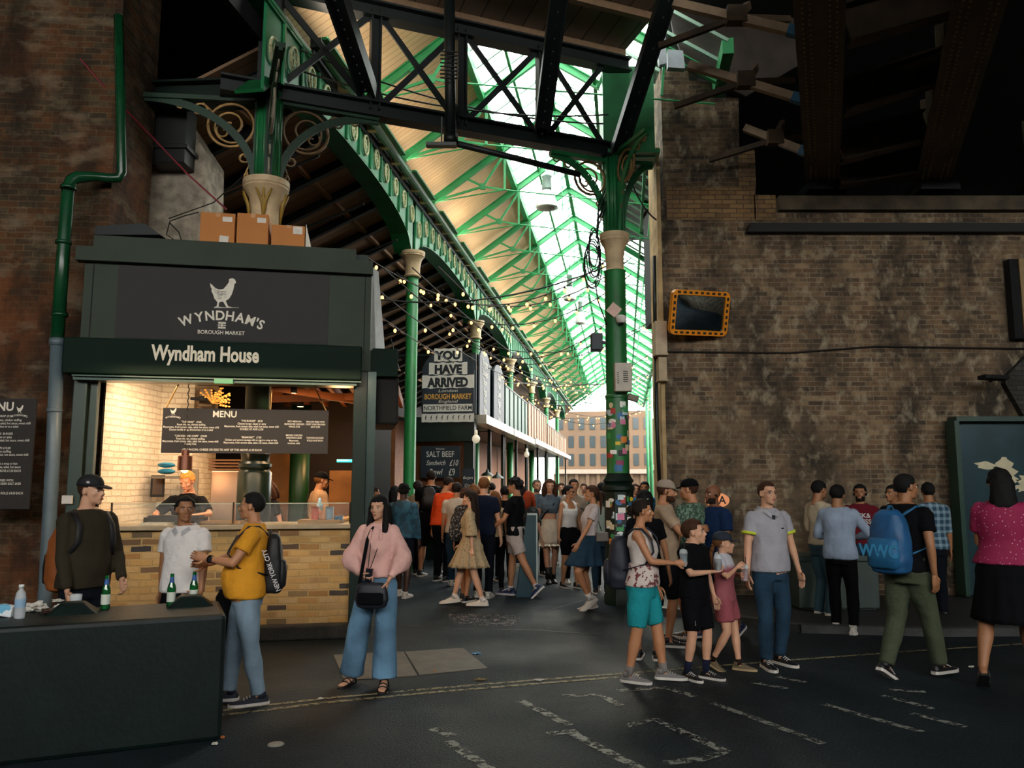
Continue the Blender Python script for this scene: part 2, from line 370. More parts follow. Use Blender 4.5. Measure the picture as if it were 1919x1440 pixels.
# stepped top at the wall's left end
def wallbox(name, pts, mt, lab, dy=0.0, th=.75, parent=None):
    mb = MB(); w = [PW(*p) for p in pts]
    mb.prism([Vector((p.x, YW+dy, p.z)) for p in w], (0, th, 0))
    return struct(mb.build(name, mt), lab, 'wall')
st = [(1247, 430), (1238, 128), (1290, 132), (1292, 150), (1340, 152), (1342, 180), (1385, 182), (1386, 278), (1414, 279), (1417, 364), (1453, 365), (1456, 410), (1456, 430)]
o = wallbox('wall_right_pier', st, M_brickR, 'stepped brick shoulder rising at the end of the viaduct wall', dy=0.02)
o.name = 'wall_pier'
mb = MB()
for x0, y0, x1, y1 in ((1250, 352, 1414, 412), (1386, 283, 1414, 352), (1414, 366, 1453, 412)):
    a = PW(x0, y1); b = PW(x1, y0); mb.box(((a.x+b.x)/2, YW+0.03, (a.z+b.z)/2), (b.x-a.x, 0.08, b.z-a.z))
struct(mb.build('trim_1', M_brickY), 'patch of newer orange brick on the wall shoulder', 'wall trim')
a = PW(1456, 398); b = PW(1919, 372)
mb = MB(); mb.box((14, YW-0.03, (a.z+b.z)/2), (2*(14-a.x), 0.2, b.z-a.z))
struct(mb.build('trim_2', mat('weathered stone', '4f4536', 0.9, var=0.5, scale=3, bump=0.4)), 'weathered stone coping along the top of the viaduct wall', 'wall trim')
a = PW(1396, 439); b = PW(1400, 423)
mb = MB(); mb.prism([Vector((a.x, YW-0.14, a.z)), Vector((a.x+0.06, YW-0.14, b.z)), Vector((20, YW-0.14, b.z)), Vector((20, YW-0.14, a.z))], (0, 0.14, 0))
struct(mb.build('trim_3', mat('gap black', '0b0d0c', 0.7)), 'long black strip in place of the dark gap below the stone coping', 'wall trim')  # shade of the recess drawn as a black strip on the wall
# sunlit end of the wall: the sunlight is put into its pale colour
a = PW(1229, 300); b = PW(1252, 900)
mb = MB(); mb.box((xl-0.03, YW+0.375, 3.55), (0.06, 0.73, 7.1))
struct(mb.build('trim_4', mat('sunlit end tint', 'b59a6e', 0.9, var=0.35, scale=3, bump=0.5)), 'end face of the viaduct wall, coloured pale as if sunlit', 'wall trim')

# left wall beside the stall
yl = 9.15
xr = P(212, 300, yl).x
mb = MB(); mb.box8([(-13, yl-0.6, 0), (P(150, 900, yl).x, yl, 0), (P(150, 900, yl).x, yl+1, 0), (-13, yl+1, 0), (-13, yl-0.6, 4.6), (P(150, 900, yl).x, yl, 4.6), (P(150, 900, yl).x, yl+1, 4.6), (-13, yl+1, 4.6)])
mb.box8([(-13, yl-0.6, 4.3), (xr, yl, 4.3), (xr, yl+1, 4.3), (-13, yl+1, 4.3), (-13, yl-0.6, 9.5), (xr, yl, 9.5), (xr, yl+1, 9.5), (-13, yl+1, 9.5)])
struct(mb.build('wall_left', M_brickL), 'dark rusty brick wall at the left beside the stall', 'wall')
# recess behind, plastered pier
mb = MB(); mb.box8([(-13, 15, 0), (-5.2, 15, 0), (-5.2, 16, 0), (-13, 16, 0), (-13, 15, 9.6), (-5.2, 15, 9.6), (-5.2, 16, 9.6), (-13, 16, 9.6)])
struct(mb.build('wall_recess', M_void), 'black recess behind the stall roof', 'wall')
mb = MB(); pl = [P(268, 470, 10.6), P(276, 210, 10.6), P(330, 200, 10.6), P(386, 285, 10.6), P(382, 470, 10.6)]
mb.prism(pl, (0, 0.7, 0))
struct(mb.build('wall_plaster', M_plaster), 'flaking grey plastered pier behind the stall roof', 'wall')
mb = MB(); a = P(285, 308, 10.3); b = P(355, 200, 10.3); mb.box(((a.x+b.x)/2, 10.4, (a.z+b.z)/2), (b.x-a.x, 0.34, b.z-a.z))
mb.box(((a.x+b.x)/2, 10.4, a.z+0.22), (b.x-a.x+0.08, 0.4, 0.06))
tag(recenter(mb.build('vent_box', mat('black metal', '0a0c0c', 0.5), bevel=0.01)), 'black metal box hung on the plastered pier', 'box')

# dark street ceiling over the camera side (railway deck)
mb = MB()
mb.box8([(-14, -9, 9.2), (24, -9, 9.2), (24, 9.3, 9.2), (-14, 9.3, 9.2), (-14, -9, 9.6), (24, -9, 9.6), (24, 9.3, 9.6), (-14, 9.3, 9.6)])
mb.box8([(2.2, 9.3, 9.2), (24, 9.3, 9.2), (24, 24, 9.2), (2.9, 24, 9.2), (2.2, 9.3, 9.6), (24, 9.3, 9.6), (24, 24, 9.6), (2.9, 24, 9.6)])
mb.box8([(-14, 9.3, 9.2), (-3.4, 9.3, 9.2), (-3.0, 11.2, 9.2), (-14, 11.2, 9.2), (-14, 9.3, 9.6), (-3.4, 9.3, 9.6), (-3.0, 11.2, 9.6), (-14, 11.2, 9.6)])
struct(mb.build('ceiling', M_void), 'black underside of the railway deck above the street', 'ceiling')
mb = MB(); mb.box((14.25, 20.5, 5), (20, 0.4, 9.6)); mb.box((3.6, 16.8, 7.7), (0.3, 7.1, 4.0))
struct(mb.build('wall_back', M_void), 'black wall added under the railway deck to block the sky', 'wall')  # added so the space above the viaduct wall stays black
mb = MB(); mb.box((-13.6, 2, 4.8), (0.5, 34, 9.6)); struct(mb.build('wall_far_left', M_brickL), 'brick wall out of frame on the left', 'wall')
mb = MB(); mb.box((22.5, 2, 4.8), (0.5, 36, 9.6)); struct(mb.build('wall_far_right', M_brickR), 'brick wall out of frame on the right', 'wall')
mb = MB(); mb.box((4, -11, 3.28), (40, 0.5, 6.56)); struct(mb.build('wall_light_limit', mat('grey limit wall', '6a6258', 0.9)), 'unseen building behind the camera, its height set to limit front light', 'wall')  # unseen wall, raised so that less front light comes in

# ---------------- columns and cast-iron brackets
CL = P(485, 700, 10.0); CL = Vector((CL.x, 10.0, 0))
CR = P(1157, 800, 11.9); CR = Vector((CR.x, 11.9, 0))
ZB = 6.75    # underside of the cross truss
def spiral(cx, cz, r, turns, dirn=1, a0=0.0, rmin=0.12, n=34):
    return [(cx + r*(1-(1-rmin)*t/n)*math.cos(a0+dirn*turns*2*PI*t/n), cz + r*(1-(1-rmin)*t/n)*math.sin(a0+dirn*turns*2*PI*t/n)) for t in range(n+1)]
def bracket(root, base, dirv, Lr, Hh, zt, r0=0.15, gold=None, ribm=None):
    d = Vector((dirv[0], dirv[1], 0)).normalized(); base = Vector(base)
    def pt(r, z): return base + d*(r0+r) + Vector((0, 0, zt+z))
    mb = MB(); arc = []
    for i in range(19):
        t = PI/2*i/18; arc.append((Lr - Lr*math.cos(t), -Hh + Hh*math.sin(t)))
    for (a, b) in zip(arc, arc[1:]): mb.beam(pt(*a), pt(*b), 0.10, 0.045, up=d.cross(Vector((0, 0, 1))))
    mb.beam(pt(0, -Hh), pt(0, 0.03), 0.10, 0.05, up=d); mb.beam(pt(-0.05, 0.02), pt(Lr, 0.02), 0.11, 0.06)
    mb.build('bracket_rib', ribm or M_green, root)
    g = MB(); R = 0.27*min(Lr, Hh)
    cx, cz = R*1.12, -R*1.12
    def crv(pts, w=0.016): g.tube([pt(*p) for p in pts], w, 6)
    crv([(cx+R*math.cos(a*PI/12), cz+R*math.sin(a*PI/12)) for a in range(25)], 0.02)
    crv(spiral(cx, cz, R*0.86, 1.6, 1, -2.2))
    crv(spiral(cx+R*0.3, cz-R*0.3, R*0.35, 0.9, -1, 0.6), 0.013)
    crv(spiral(cx*2.25, cz*0.42, R*0.36, 1.3, -1, PI), 0.014)
    crv(spiral(cx*3.0, cz*0.22, R*0.2, 1.2, 1, PI), 0.012)
    crv([(cx*1.7, cz*0.5), (cx*2.1, cz*0.12), (cx*2.6, cz*0.3), (cx*3.3, cz*0.1)], 0.011)
    crv(spiral(cx*0.45, cz*2.3, R*0.36, 1.3, 1, PI/2), 0.014)
    crv(spiral(cx*0.26, cz*3.1, R*0.2, 1.2, -1, PI/2), 0.012)
    crv([(cx*0.5, cz*1.8), (cx*0.15, cz*2.4), (cx*0.35, cz*2.9), (cx*0.08, cz*3.5)], 0.011)
    g.build('scrollwork', gold or M_gold, root, smooth=True)
def capital(mb, c, z0, z1, r):
    h = z1-z0
    prof = [(r*0.62, z0-0.02), (r*0.7, z0), (r*0.70, z0+h*0.04), (r*0.60, z0+h*0.07), (r*0.62, z0+h*0.4), (r*0.72, z0+h*0.66), (r*0.90, z0+h*0.78), (r*0.98, z0+h*0.82), (r*0.96, z0+h*0.86), (r*1.0, z0+h*0.88), (r*1.0, z0+h), (r*0.5, z0+h+0.01)]
    mb.lathe(prof, c, 28)
tL = P(493, 342, 10).z; tR = P(1155, 440, 11.9).z
col = thing('cast_iron_column', 'green cast-iron column with cream capital rising through the chicken stall', 'column', CL)
mb = MB(); mb.lathe([(0.205, 0), (0.205, 1.86), (0.175, 1.9), (0.20, 1.93), (0.20, 1.97), (0.17, 2.0), (0.17, 2.06), (0.18, 2.09), (0.155, 2.14), (0.152, 2.35)], (0, 0, 0), 24)
mb.build('column_base', mat('bottle green gloss', '0a1c12', 0.3, var=0.3, scale=5), col, autos=True)
mb = MB(); mb.lathe([(0.15, 2.3), (0.15, tL-0.5)], (0, 0, 0), 24); mb.build('shaft', M_dgreen, col, smooth=True)
mb = MB(); capital(mb, (0, 0, 0), tL-0.62, tL, 0.295); mb.build('capital', M_cream, col, autos=True)
mb = MB()
for k in range(4):
    a = -PI/2 + k*PI/2 + 0.2
    for q in (-0.35, 0, 0.35):
        mb.tube([Vector((math.cos(a)*0.19, math.sin(a)*0.19, tL-0.56)), Vector((math.cos(a+q*0.2)*0.21, math.sin(a+q*0.2)*0.21, tL-0.33)), Vector((math.cos(a+q)*0.285, math.sin(a+q)*0.285, tL-0.17))], [0.012, 0.028, 0.012], 6)
mb.build('leaf_ornament', mat('old gold paint', '9a7a2c', 0.5), col, smooth=True)
mb = MB(); mb.lathe([(0.16, tL), (0.155, ZB+0.1)], (0, 0, 0), 20)
for k in range(8):
    a = k*PI/4; mb.tube([(0.15*math.cos(a), 0.15*math.sin(a), tL), (0.15*math.cos(a), 0.15*math.sin(a), ZB)], 0.028, 6)
mb.build('upper_shaft', M_green, col, smooth=True)
dT = (CR-CL).normalized()
hB = tL; LB = P(700, 205, 10.6)
drk = mat('deep green iron', '0e3420', 0.5, var=.3, scale=3)
bracket(col, (0, 0, 0), dT, 1.3, ZB-0.05-tL, ZB-0.05, ribm=drk, gold=mat('dull bronze', '6d5436', 0.5, metal=0.3, var=0.3))
bracket(col, (0, 0, 0), (-1, -0.1), 1.45, ZB-0.05-tL, ZB-0.05, ribm=drk)
bracket(col, (0, 0, 0), (-dT.y, dT.x, 0) if False else (dT.y, -dT.x), 1.25, ZB+0.0-tL, ZB, ribm=drk, gold=mat('pale bronze', '8d8470', 0.5))
mb = MB(); mb.lathe([(0.19, ZB-0.02), (0.19, 9.2)], (0, 0, 0), 4, rot=PI/4); mb.build('post_head', M_steel, col)
# right column
col = thing('cast_iron_column', 'green cast-iron column covered in stickers with a cream capital', 'column', CR)
mb = MB(); zc = P(1157, 912, 11.9).z
mb.lathe([(0.24, 0), (0.24, 0.12), (0.215, 0.16), (0.215, zc-0.08)], (0, 0, 0), 8, rot=PI/8)
mb.lathe([(0.20, zc-0.08), (0.24, zc-0.05), (0.24, zc), (0.2, zc+0.04), (0.23, zc+0.08), (0.19, zc+0.14), (0.165, zc+0.2)], (0, 0, 0), 24)
mb.build('column_base', M_dgreen, col, autos=True)
mb = MB(); mb.lathe([(0.168, zc+0.15), (0.168, zc+1.3), (0.178, zc+1.31), (0.178, zc+1.34), (0.16, zc+1.36), (0.16, tR-0.6), (0.17, tR-0.58)], (0, 0, 0), 28); mb.build('shaft', M_brgreen if False else mat('column green', '1c6a33', 0.4, var=0.35, scale=2.5), col, autos=True)
mb = MB(); capital(mb, (0, 0, 0), tR-0.6, tR, 0.225); mb.build('capital', M_cream, col, autos=True)
mb = MB(); mb.lathe([(0.13, tR), (0.13, ZB)], (0, 0, 0), 20)
for k in range(8):
    a = k*PI/4; mb.tube([(0.14*math.cos(a), 0.14*math.sin(a), tR), (0.15*math.cos(a), 0.15*math.sin(a), ZB)], 0.03, 6)
mb.build('upper_shaft', M_green, col, smooth=True)
gd = mat('backlit bronze', '8c6c40', 0.4, metal=0.3)
bracket(col, (0, 0, 0), -dT, 0.95, ZB-0.1-tR, ZB-0.1, r0=0.12, gold=gd)
bracket(col, (0, 0, 0), (1, 0.12), 0.5, ZB-0.1-tR, ZB-0.1, r0=0.12, gold=gd)
bracket(col, (0, 0, 0), (dT.y, -dT.x), 0.9, ZB-tR, ZB, r0=0.12, gold=gd)
# stickers round the column
sc_cols = ['e8e4da', 'd9c9a0', 'b83a36', 'e6c52c', '2d6a9c', '101214', 'f4f2ea', 'd87a9a', '3c9a58', 'e0843a', 'c8d8d8', '141518', 'ece8e0', '8a2f55']
mats_s = [mat('sticker '+h, h, 0.5, var=0.05) for h in sc_cols]
n = 0
for i in range(96):
    low = i < 66
    z = random.uniform(0.25, zc-0.14) if low else random.uniform(zc+0.25, zc+1.25)
    if low and i % 6: z = random.uniform(0.85, zc-0.14)
    rr = 0.222 if low else 0.172
    a = -PI/2 + random.uniform(-1.1, 1.1)
    w = random.uniform(0.07, 0.13); h = random.uniform(0.05, 0.10)
    mb = MB(); rnd = random.random() < 0.35; q = []
    lift = 0.002 + 0.00008*i; Nn = 12
    if low:
        # lies flat on one of the eight faces
        kf = round(a/(PI/4)); am = kf*PI/4; ap = 0.215*math.cos(PI/8) + lift; off = max(-1, min(1, (a-am)/(PI/8)))*0.05
        def sp(t, v): return Vector((math.cos(am)*ap - math.sin(am)*(off+t), math.sin(am)*ap + math.cos(am)*(off+t), z+v))
        w = min(w, 0.15-2*abs(off))
    else:
        def sp(t, v): return Vector((math.cos(a+t/rr)*(0.168+lift), math.sin(a+t/rr)*(0.168+lift), z+v))
    if rnd:
        mb.add([sp(w/2*math.cos(2*PI*k/Nn), h/2*math.sin(2*PI*k/Nn)) for k in range(Nn)], [tuple(range(Nn))])
    else:
        g4 = [(-0.5, -0.5), (-0.17, -0.5), (0.17, -0.5), (0.5, -0.5), (0.5, 0.5), (0.17, 0.5), (-0.17, 0.5), (-0.5, 0.5)]
        mb.add([sp(x*w, y*h) for x, y in g4], [(0, 1, 6, 7), (1, 2, 5, 6), (2, 3, 4, 5)])
    mb.build('sticker', random.choice(mats_s), col)
# fittings on the right column: top-level things
def CRp(dx, dy, z): return Vector((CR.x+dx, CR.y+dy, z))
z0 = P(1165, 735, 11.7).z; z1 = P(1165, 682, 11.7).z
t = thing('junction_box', 'pale grey vented electrical box on the stickered column', 'electrical box', CRp(0.06, -0.24, z0))
mb = MB(); mb.box((0, 0, (z1-z0)/2), (0.25, 0.16, z1-z0)); mb.build('housing', mat('pale grey enamel', 'b9b09f', 0.5), t, bevel=0.012)
mb = MB()
for k in range(6):
    mb.box((0.03, -0.081, 0.14+k*0.03), (0.07, 0.006, 0.012)); mb.box((-0.08, -0.081, 0.12+k*0.03), (0.03, 0.006, 0.010))
mb.build('vent_slot', mat('shadow grey', '2a2a28', 0.7), t)
z0 = P(1122, 655, 11.7).z
t = thing('loudspeaker', 'dark wall loudspeaker bracketed to the left side of the stickered column', 'speaker', CRp(-0.30, -0.05, z0))
mb = MB(); mb.box((0, 0, 0.13), (0.17, 0.2, 0.26)); mb.build('cabinet', mat('speaker teal', '10242a', 0.5), t, bevel=0.015)
mb = MB(); mb.beam((0.08, 0, 0.13), (0.2, 0.03, 0.13), 0.04, 0.04); mb.build('mount', M_steel, t)
z0 = P(1160, 606, 11.7).z
t = thing('security_camera', 'white dome security camera on the stickered column', 'camera', CRp(0.05, -0.22, z0))
mb = MB(); mb.lathe([(0.05, 0.0), (0.07, 0.02), (0.08, 0.06), (0.08, 0.1), (0.03, 0.12)], (0, 0, 0), 18); mb.beam((0, 0, 0.09), (0, 0.1, 0.12), 0.05, 0.04); mb.build('camera_body', mat('white plastic', 'd8d4ca', 0.4), t, smooth=True)
mb = MB(); mb.ell((0, 0, 0.0), (0.045, 0.045, 0.04)); mb.build('dome', mat('smoked dome', '15171a', 0.15), t, smooth=True)
mb = MB(); a = P(1155, 580, 11.68); mb.box((0, 0, 0), (0.17, 0.008, 0.17), M=Matrix.Rotation(0.7, 3, 'Y'))
o = mb.build('paper_notice', mat('pinkish paper', 'd8b8a8', 0.8)); o.location = (a.x-0.03, 11.72, a.z); tag(o, 'tilted blank paper notice taped to the green column', 'notice')
z0 = P(1185, 745, 11.7).z
t = thing('floodlight', 'small tilted floodlight on the right of the stickered column', 'floodlight', CRp(0.22, -0.12, z0))
mb = MB(); mb.box((0, 0, 0), (0.16, 0.1, 0.09), M=Matrix.Rotation(0.3, 3, 'Y')); mb.beam((0, 0, 0), (-0.12, 0.06, 0.05), 0.03, 0.03); mb.build('lamp_housing', mat('brown metal', '6f6250', 0.5), t, bevel=0.008)
# hanging cable coils
cx = P(1112, 490, 11.6)
mb = MB()
for k in range(7):
    r1, r2 = 0.07+0.01*k, 0.20+0.02*(k % 3); ph = random.random()*0.3
    mb.tube([cx + Vector((r1*math.cos(a*PI/10)+0.02*math.sin(k), 0.02*k-0.05, (r2+0.1)*math.sin(a*PI/10)-0.05*k+0.2)) for a in range(21)], 0.010, 5)
for k in range(4): mb.tube([cx+Vector((0.05, 0, 0.35)), cx+Vector((0.1, 0.1, 0.6+0.1*k)), cx+Vector((0.22, 0.2, 0.9+0.1*k))], 0.012, 5)
mb.tube([cx+Vector((0.02, 0, -0.3)), cx+Vector((0.06, 0, -0.6)), cx+Vector((0.2, 0.1, -0.95))], 0.010, 5)
tag(recenter(mb.build('cable_coil', mat('black rubber', '0b0d10', 0.6), smooth=True)), 'tangled coils of black cable hanging beside the cream capital', 'cable')

# ---------------- cross truss between the two columns
tr = thing('lattice_girder', 'dark riveted lattice girder crossing between the two cast-iron columns', 'girder', (CL.x, CL.y, ZB))
A = Vector((CL.x, CL.y, 0)); Bv = Vector((CR.x, CR.y, 0)); dv = Bv-A; Lt = dv.length
def T(f, z): return A + dv*f + Vector((0, 0, z))
ZT = P(1120, 112, 11.8).z
mb = MB(); mb.ibeam(T(-0.12, ZB+0.1), T(1.06, ZB+0.1), 0.22, 0.2, 0.03)
for k in range(40): mb.box(T(-0.1+k*0.029, ZB-0.01), (0.02, 0.02, 0.02))
mb.build('bottom_chord', M_steel, tr)
mb = MB(); mb.ibeam(T(-0.12, ZT), T(1.06, ZT), 0.22, 0.2, 0.03); mb.build('top_chord', M_steel, tr)
nodes = [0.0, 0.27, 0.515, 0.765, 0.985]
for f in nodes[1:4]:
    mb = MB(); mb.ibeam(T(f, ZB+0.1), T(f, ZT), 0.16, 0.12, 0.025, up=dv.normalized())
    mb.prism([T(f-0.03, ZB+0.2), T(f+0.03, ZB+0.2), T(f+0.015, ZB+0.4), T(f-0.015, ZB+0.4)], Vector((dv.y, -dv.x, 0)).normalized()*0.03)
    mb.build('post', M_steel, tr)
for a, b in zip(nodes, nodes[1:]):
    for (p, q) in ((T(a+0.02, ZB+0.2), T(b-0.02, ZT-0.1)), (T(a+0.02, ZT-0.1), T(b-0.02, ZB+0.2))):
        mb = MB(); mb.beam(p, q, 0.03, 0.085, up=(0, 0, 1)); mb.build('diagonal_brace', M_steel, tr)
setbase(tr, (CL.x, CL.y, ZB))
for ch in tr.children: pass
# raking struts that spring from the truss toward the street
for (p0, d0, p1, d1, w, lab) in (((690, 172), 10.4, (622, -30), 8.9, 0.26, 'dark steel strut raking up left from the lattice girder'), ((1016, 240), 11.2, (1052, -40), 9.6, 0.26, 'dark steel strut raking up from the middle of the lattice girder'),
                     ((1158, 285), 11.7, (1262, -40), 9.7, 0.2, 'dark steel strut raking up right from the stickered column')):
    mb = MB(); a = P(*p0, d0); b = P(*p1, d1); mb.ibeam(a, b, w, 0.2, 0.03, up=(1, 0, 0))
    for k in range(12): mb.box(a+(b-a)*(k/12)+Vector((0, -0.02, -0.10)), (0.02, 0.02, 0.02))
    tag(recenter(mb.build('steel_strut', M_steel)), lab, 'strut')
mb = MB(); a = P(845, 262, 10.6); mb.tube([a, P(843, 130, 10.5), P(842, -20, 10.3)], 0.075, 14); mb.tube([a+Vector((0, 0, -0.06)), a+Vector((0, 0, 0.08))], 0.1, 14)
mb.tube([P(858, 270, 10.6), P(980, 300, 11.0), P(1085, 327, 11.4)], 0.045, 10)
for k in range(8): mb.tube([P(838, 100+k*7, 10.4)+Vector((-0.09, -0.05, 0)), P(852, 104+k*7, 10.4)+Vector((0.05, -0.08, 0))], 0.012, 5)
tag(recenter(mb.build('drain_pipe', M_steel, smooth=True)), 'dark vertical pipe with a branch below the lattice girder', 'pipe')
mb = MB(); a = P(830, 272, 10.5); mb.box((0, 0, 0), (0.42, 0.12, 0.05)); mb.tube([(0, 0, 0), (0, 0.02, 0.42)], 0.012, 6)
o = mb.build('strip_light', mat('grey lamp metal', '5a5f5c', 0.4), bevel=0.01); o.location = (a.x-0.02, a.y, a.z); tag(o, 'small grey strip lamp hanging below the lattice girder', 'lamp')

# plank canopy in front of the truss
mb = MB(); nrm = Vector((dv.y, -dv.x, 0)).normalized()
cp = [T(0.10, ZT+0.2), T(1.04, ZT+0.2), T(1.04, ZT+0.55)+nrm*3.2, T(0.10, ZT+0.55)+nrm*3.2]
mb.prism(cp, (0, 0, 0.08)); o = mb.build('canopy', M_canopy)
# orient planks along the truss normal
R = Matrix.Rotation(math.atan2(dv.y, dv.x), 4, 'Z'); o.data.transform(R.inverted()); o.matrix_world = R
struct(o, 'grey boarded canopy soffit above the lattice girder', 'ceiling'); o.name = 'ceiling_canopy'
mb = MB()
for k in range(4):
    q = nrm*(0.05+k*0.9); mb.beam(T(0.1, ZT+0.16+k*0.1)+q, T(1.04, ZT+0.16+k*0.1)+q, 0.10, 0.12)
struct(mb.build('trim_5', mat('tan painted timber', '7c6248', 0.6)), 'tan timber edge beams of the canopy', 'trim')
# box girder over the right column
mb = MB(); a = P(1130, 300, 12.1); b = P(1222, 130, 12.1)
mb.box(((a.x+b.x)/2, 12.25, (a.z+b.z)/2), (b.x-a.x, 0.5, b.z-a.z)); mb.box(((a.x+b.x)/2, 12.2, a.z+0.05), (b.x-a.x+0.1, 0.7, 0.06))
tag(recenter(mb.build('box_girder', M_green)), 'green plated girder end above the stickered column', 'girder')
# green beam running left from the left column to the wall
mb = MB(); mb.ibeam(Vector((CL.x, CL.y, ZB+0.1)), Vector((-9, 10.4, ZB+0.1)), 0.26, 0.3, 0.03)
tag(recenter(mb.build('steel_beam', M_dgreen)), 'dark green beam running left from the stall column to the brick wall', 'beam')

# ---------------- viaduct girders at the upper right
def vdir(px): return Vector(((px-959.5)/F/cT, 1, 0))
rust = mat('grimy olive girder steel', '4c4029', 0.7, var=0.4, scale=2.2)
for i, (xs, w, lab) in enumerate((((1512, 1572), 0.5, 'riveted olive steel girder under the railway deck, the one nearest the market'), ((1722, 1772), 0.5, 'riveted steel girder under the railway deck, slanting in the upper right corner'), ((1925, 1975), 0.5, 'far right riveted steel girder under the railway deck'))):
    zb = P(1540, 348, YW+0.1).z; cxp = P(sum(xs)/2, 348, YW+0.1); d = vdir([1543, 1590, 1600][i]); d.normalize()
    end = cxp + d*0.7; st_ = cxp - d*11
    g = thing('bridge_girder', lab, 'girder', (end.x, end.y, zb))
    mb = MB(); mb.beam(end+Vector((0, 0, 0.02)), st_+Vector((0, 0, 0.02)), w, 0.04); mb.build('bottom_flange', rust, g)
    mb = MB(); mb.beam(end+Vector((0, 0, 0.62)), st_+Vector((0, 0, 0.62)), 0.05, 1.2)
    for k in range(14): mb.beam(end - d*(0.5+k*0.8)+Vector((0, 0, 0.05)), end - d*(0.5+k*0.8)+Vector((0, 0, 1.2)), 0.3, 0.04, up=(d.x, d.y, 0))
    mb.build('web', rust, g)
    mb = MB(); perp = Vector((d.y, -d.x, 0))
    for k in range(72):
        for q in ((-0.165, -0.095, 0.095, 0.165)):
            c = end - d*(0.3+k*0.1+(0.05 if abs(q) < 0.1 else 0)) + perp*q; mb.lathe([(0.017, -0.022), (0.015, -0.012), (0.017, 0.0)], c, 6)
    mb.build('rivets', mat('rivet steel', '8a7850', 0.6), g)['kind'] = 'stuff'
    mb = MB(); mb.box(cxp+Vector((0, 0.0, -0.08)), (0.62, 0.5, 0.14)); mb.box(cxp+Vector((0, 0, -0.02)), (0.42, 0.4, 0.1)); mb.build('bearing', mat('dark blue grey bearing', '10161c', 0.5), g)
    setbase(g, (end.x, end.y, zb))
rb = mat('rust brown cross beam', '3c2e1c', 0.8, var=0.6, scale=3)
for k, (a, b) in enumerate((((1585, 48), (1790, -10)), ((1578, 185), (1770, 122)), ((1574, 278), (1735, 236)), ((1572, 326), (1730, 300)))):
    mb = MB(); d0 = [8.1, 9.6, 10.9, 11.9][k]; mb.ibeam(P(*a, d0), P(*b, d0+0.0), 0.25, 0.4, 0.03)
    tag(recenter(mb.build('cross_beam', rb)), 'rusty cross beam between the two riveted railway girders', 'beam', 'cross beams under the railway deck')
bst = mat('buff painted bar', '8a745a', 0.6, var=0.3, scale=5); blu = mat('blue shoe', '17506e', 0.5)
for k, (a, b, d0) in enumerate((((1262, 6), (1500, 62), 9.3), ((1290, 122), (1506, 188), 10.3), ((1395, 240), (1510, 285), 11.4))):
    t = thing('brace_bar', ['buff bracing bar nearest the top of the picture', 'long buff bracing bar above the brick shoulder', 'short buff bracing bar just above the stepped brick'][k], 'bracing bar', P(*a, d0))
    mb = MB(); A1 = P(*a, d0+0.3); B1 = P(*b, d0); mb.beam(A1, A1+(B1-A1)*0.9, 0.09, 0.11); mb.build('bar', bst, t)
    mb = MB(); mb.beam(A1+(B1-A1)*0.9, B1, 0.1, 0.13); mb.build('blue_shoe', blu, t)
    mb = MB(); c = A1+(B1-A1)*0.5
    mb.box(c+Vector((0, -0.02, 0.02)), (0.24, 0.14, 0.22)); mb.beam(c, c+Vector((0.35, 0.6, 0.55)), 0.08, 0.1); mb.beam(c, c+Vector((-0.9, 0.4, -0.15)), 0.06, 0.08); mb.beam(c, c+Vector((0.9, 0.6, 0.35)), 0.06, 0.08); mb.build('joint_plate', rb, t)
    setbase(t, A1)
mb = MB(); a = P(1250, -20, 11.8); b = P(1500, 330, 11.8); mb.prism([P(1240, -60, 11.9), P(1500, -60, 12.1), P(1500, 120, 12.1), P(1398, 180, 12.1), P(1290, 130, 11.9), P(1262, 60, 11.9)], (0, 0.06, 0))
struct(mb.build('trim_6', mat('grimy edge plate', '2c241c', 0.8, var=0.5, scale=3)), 'grimy steel edge plate of the railway deck', 'trim')
mb = MB(); a = P(1225, 95, 11.9)
mb.prism([P(1228, 60, 11.7), P(1246, 55, 11.7), P(1250, 118, 11.7), P(1236, 122, 11.7)], (0, 0.1, 0)); mb.prism([P(1252, 92, 11.75), P(1280, 95, 11.75), P(1284, 128, 11.75), P(1252, 126, 11.75)], (0, 0.12, 0))
tag(recenter(mb.build('sky_plate', mat('pale sky grey', '9aa4a8', 0.5))), 'pale grey plates in place of sky patches at the end of the railway deck', 'light stand-in')  # bright sky gaps painted as pale plates
# ================================================================ covered market hall
Z0 = CAMH
UE, ZE = -4.37, Z0+6.4        # left eave
UP_, ZP = -2.65, Z0+7.6       # purlin where boards meet glass
UR, ZR = -1.44, Z0+8.44       # ridge
UX, ZX = 1.6, Z0+6.4          # right eave
S0, S1 = 11.3, 66.0
hall = thing('hall_roof', 'pitched roof of the market hall, boards on the left and glass above', 'roof', (0, 0, 0)); struct(hall, None, 'roof'); hall.name = 'ceiling_hall'
def slab(u0, z0, u1, z1, s0, s1, th):
    return [H(u0, s0, z0), H(u1, s0, z1), H(u1, s1, z1), H(u0, s1, z0)], (0, 0, th)
def hall_obj(mb, name, m, parent=None, **k):    # built in hall-aligned coordinates so boards run with the hall
    R = Matrix.Rotation(-AH, 4, 'Z'); o = mb.build(name, m, None, **k); o.data.transform(R.inverted()); o.rotation_euler = (0, 0, -AH)
    if parent: o.parent = parent
    return o
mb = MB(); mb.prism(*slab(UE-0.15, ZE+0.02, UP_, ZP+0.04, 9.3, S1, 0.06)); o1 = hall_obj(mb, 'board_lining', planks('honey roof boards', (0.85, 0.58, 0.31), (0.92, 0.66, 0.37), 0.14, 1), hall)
gl = glass('roof glass', (0.93, 0.97, 0.97), 0.10, 0.3)
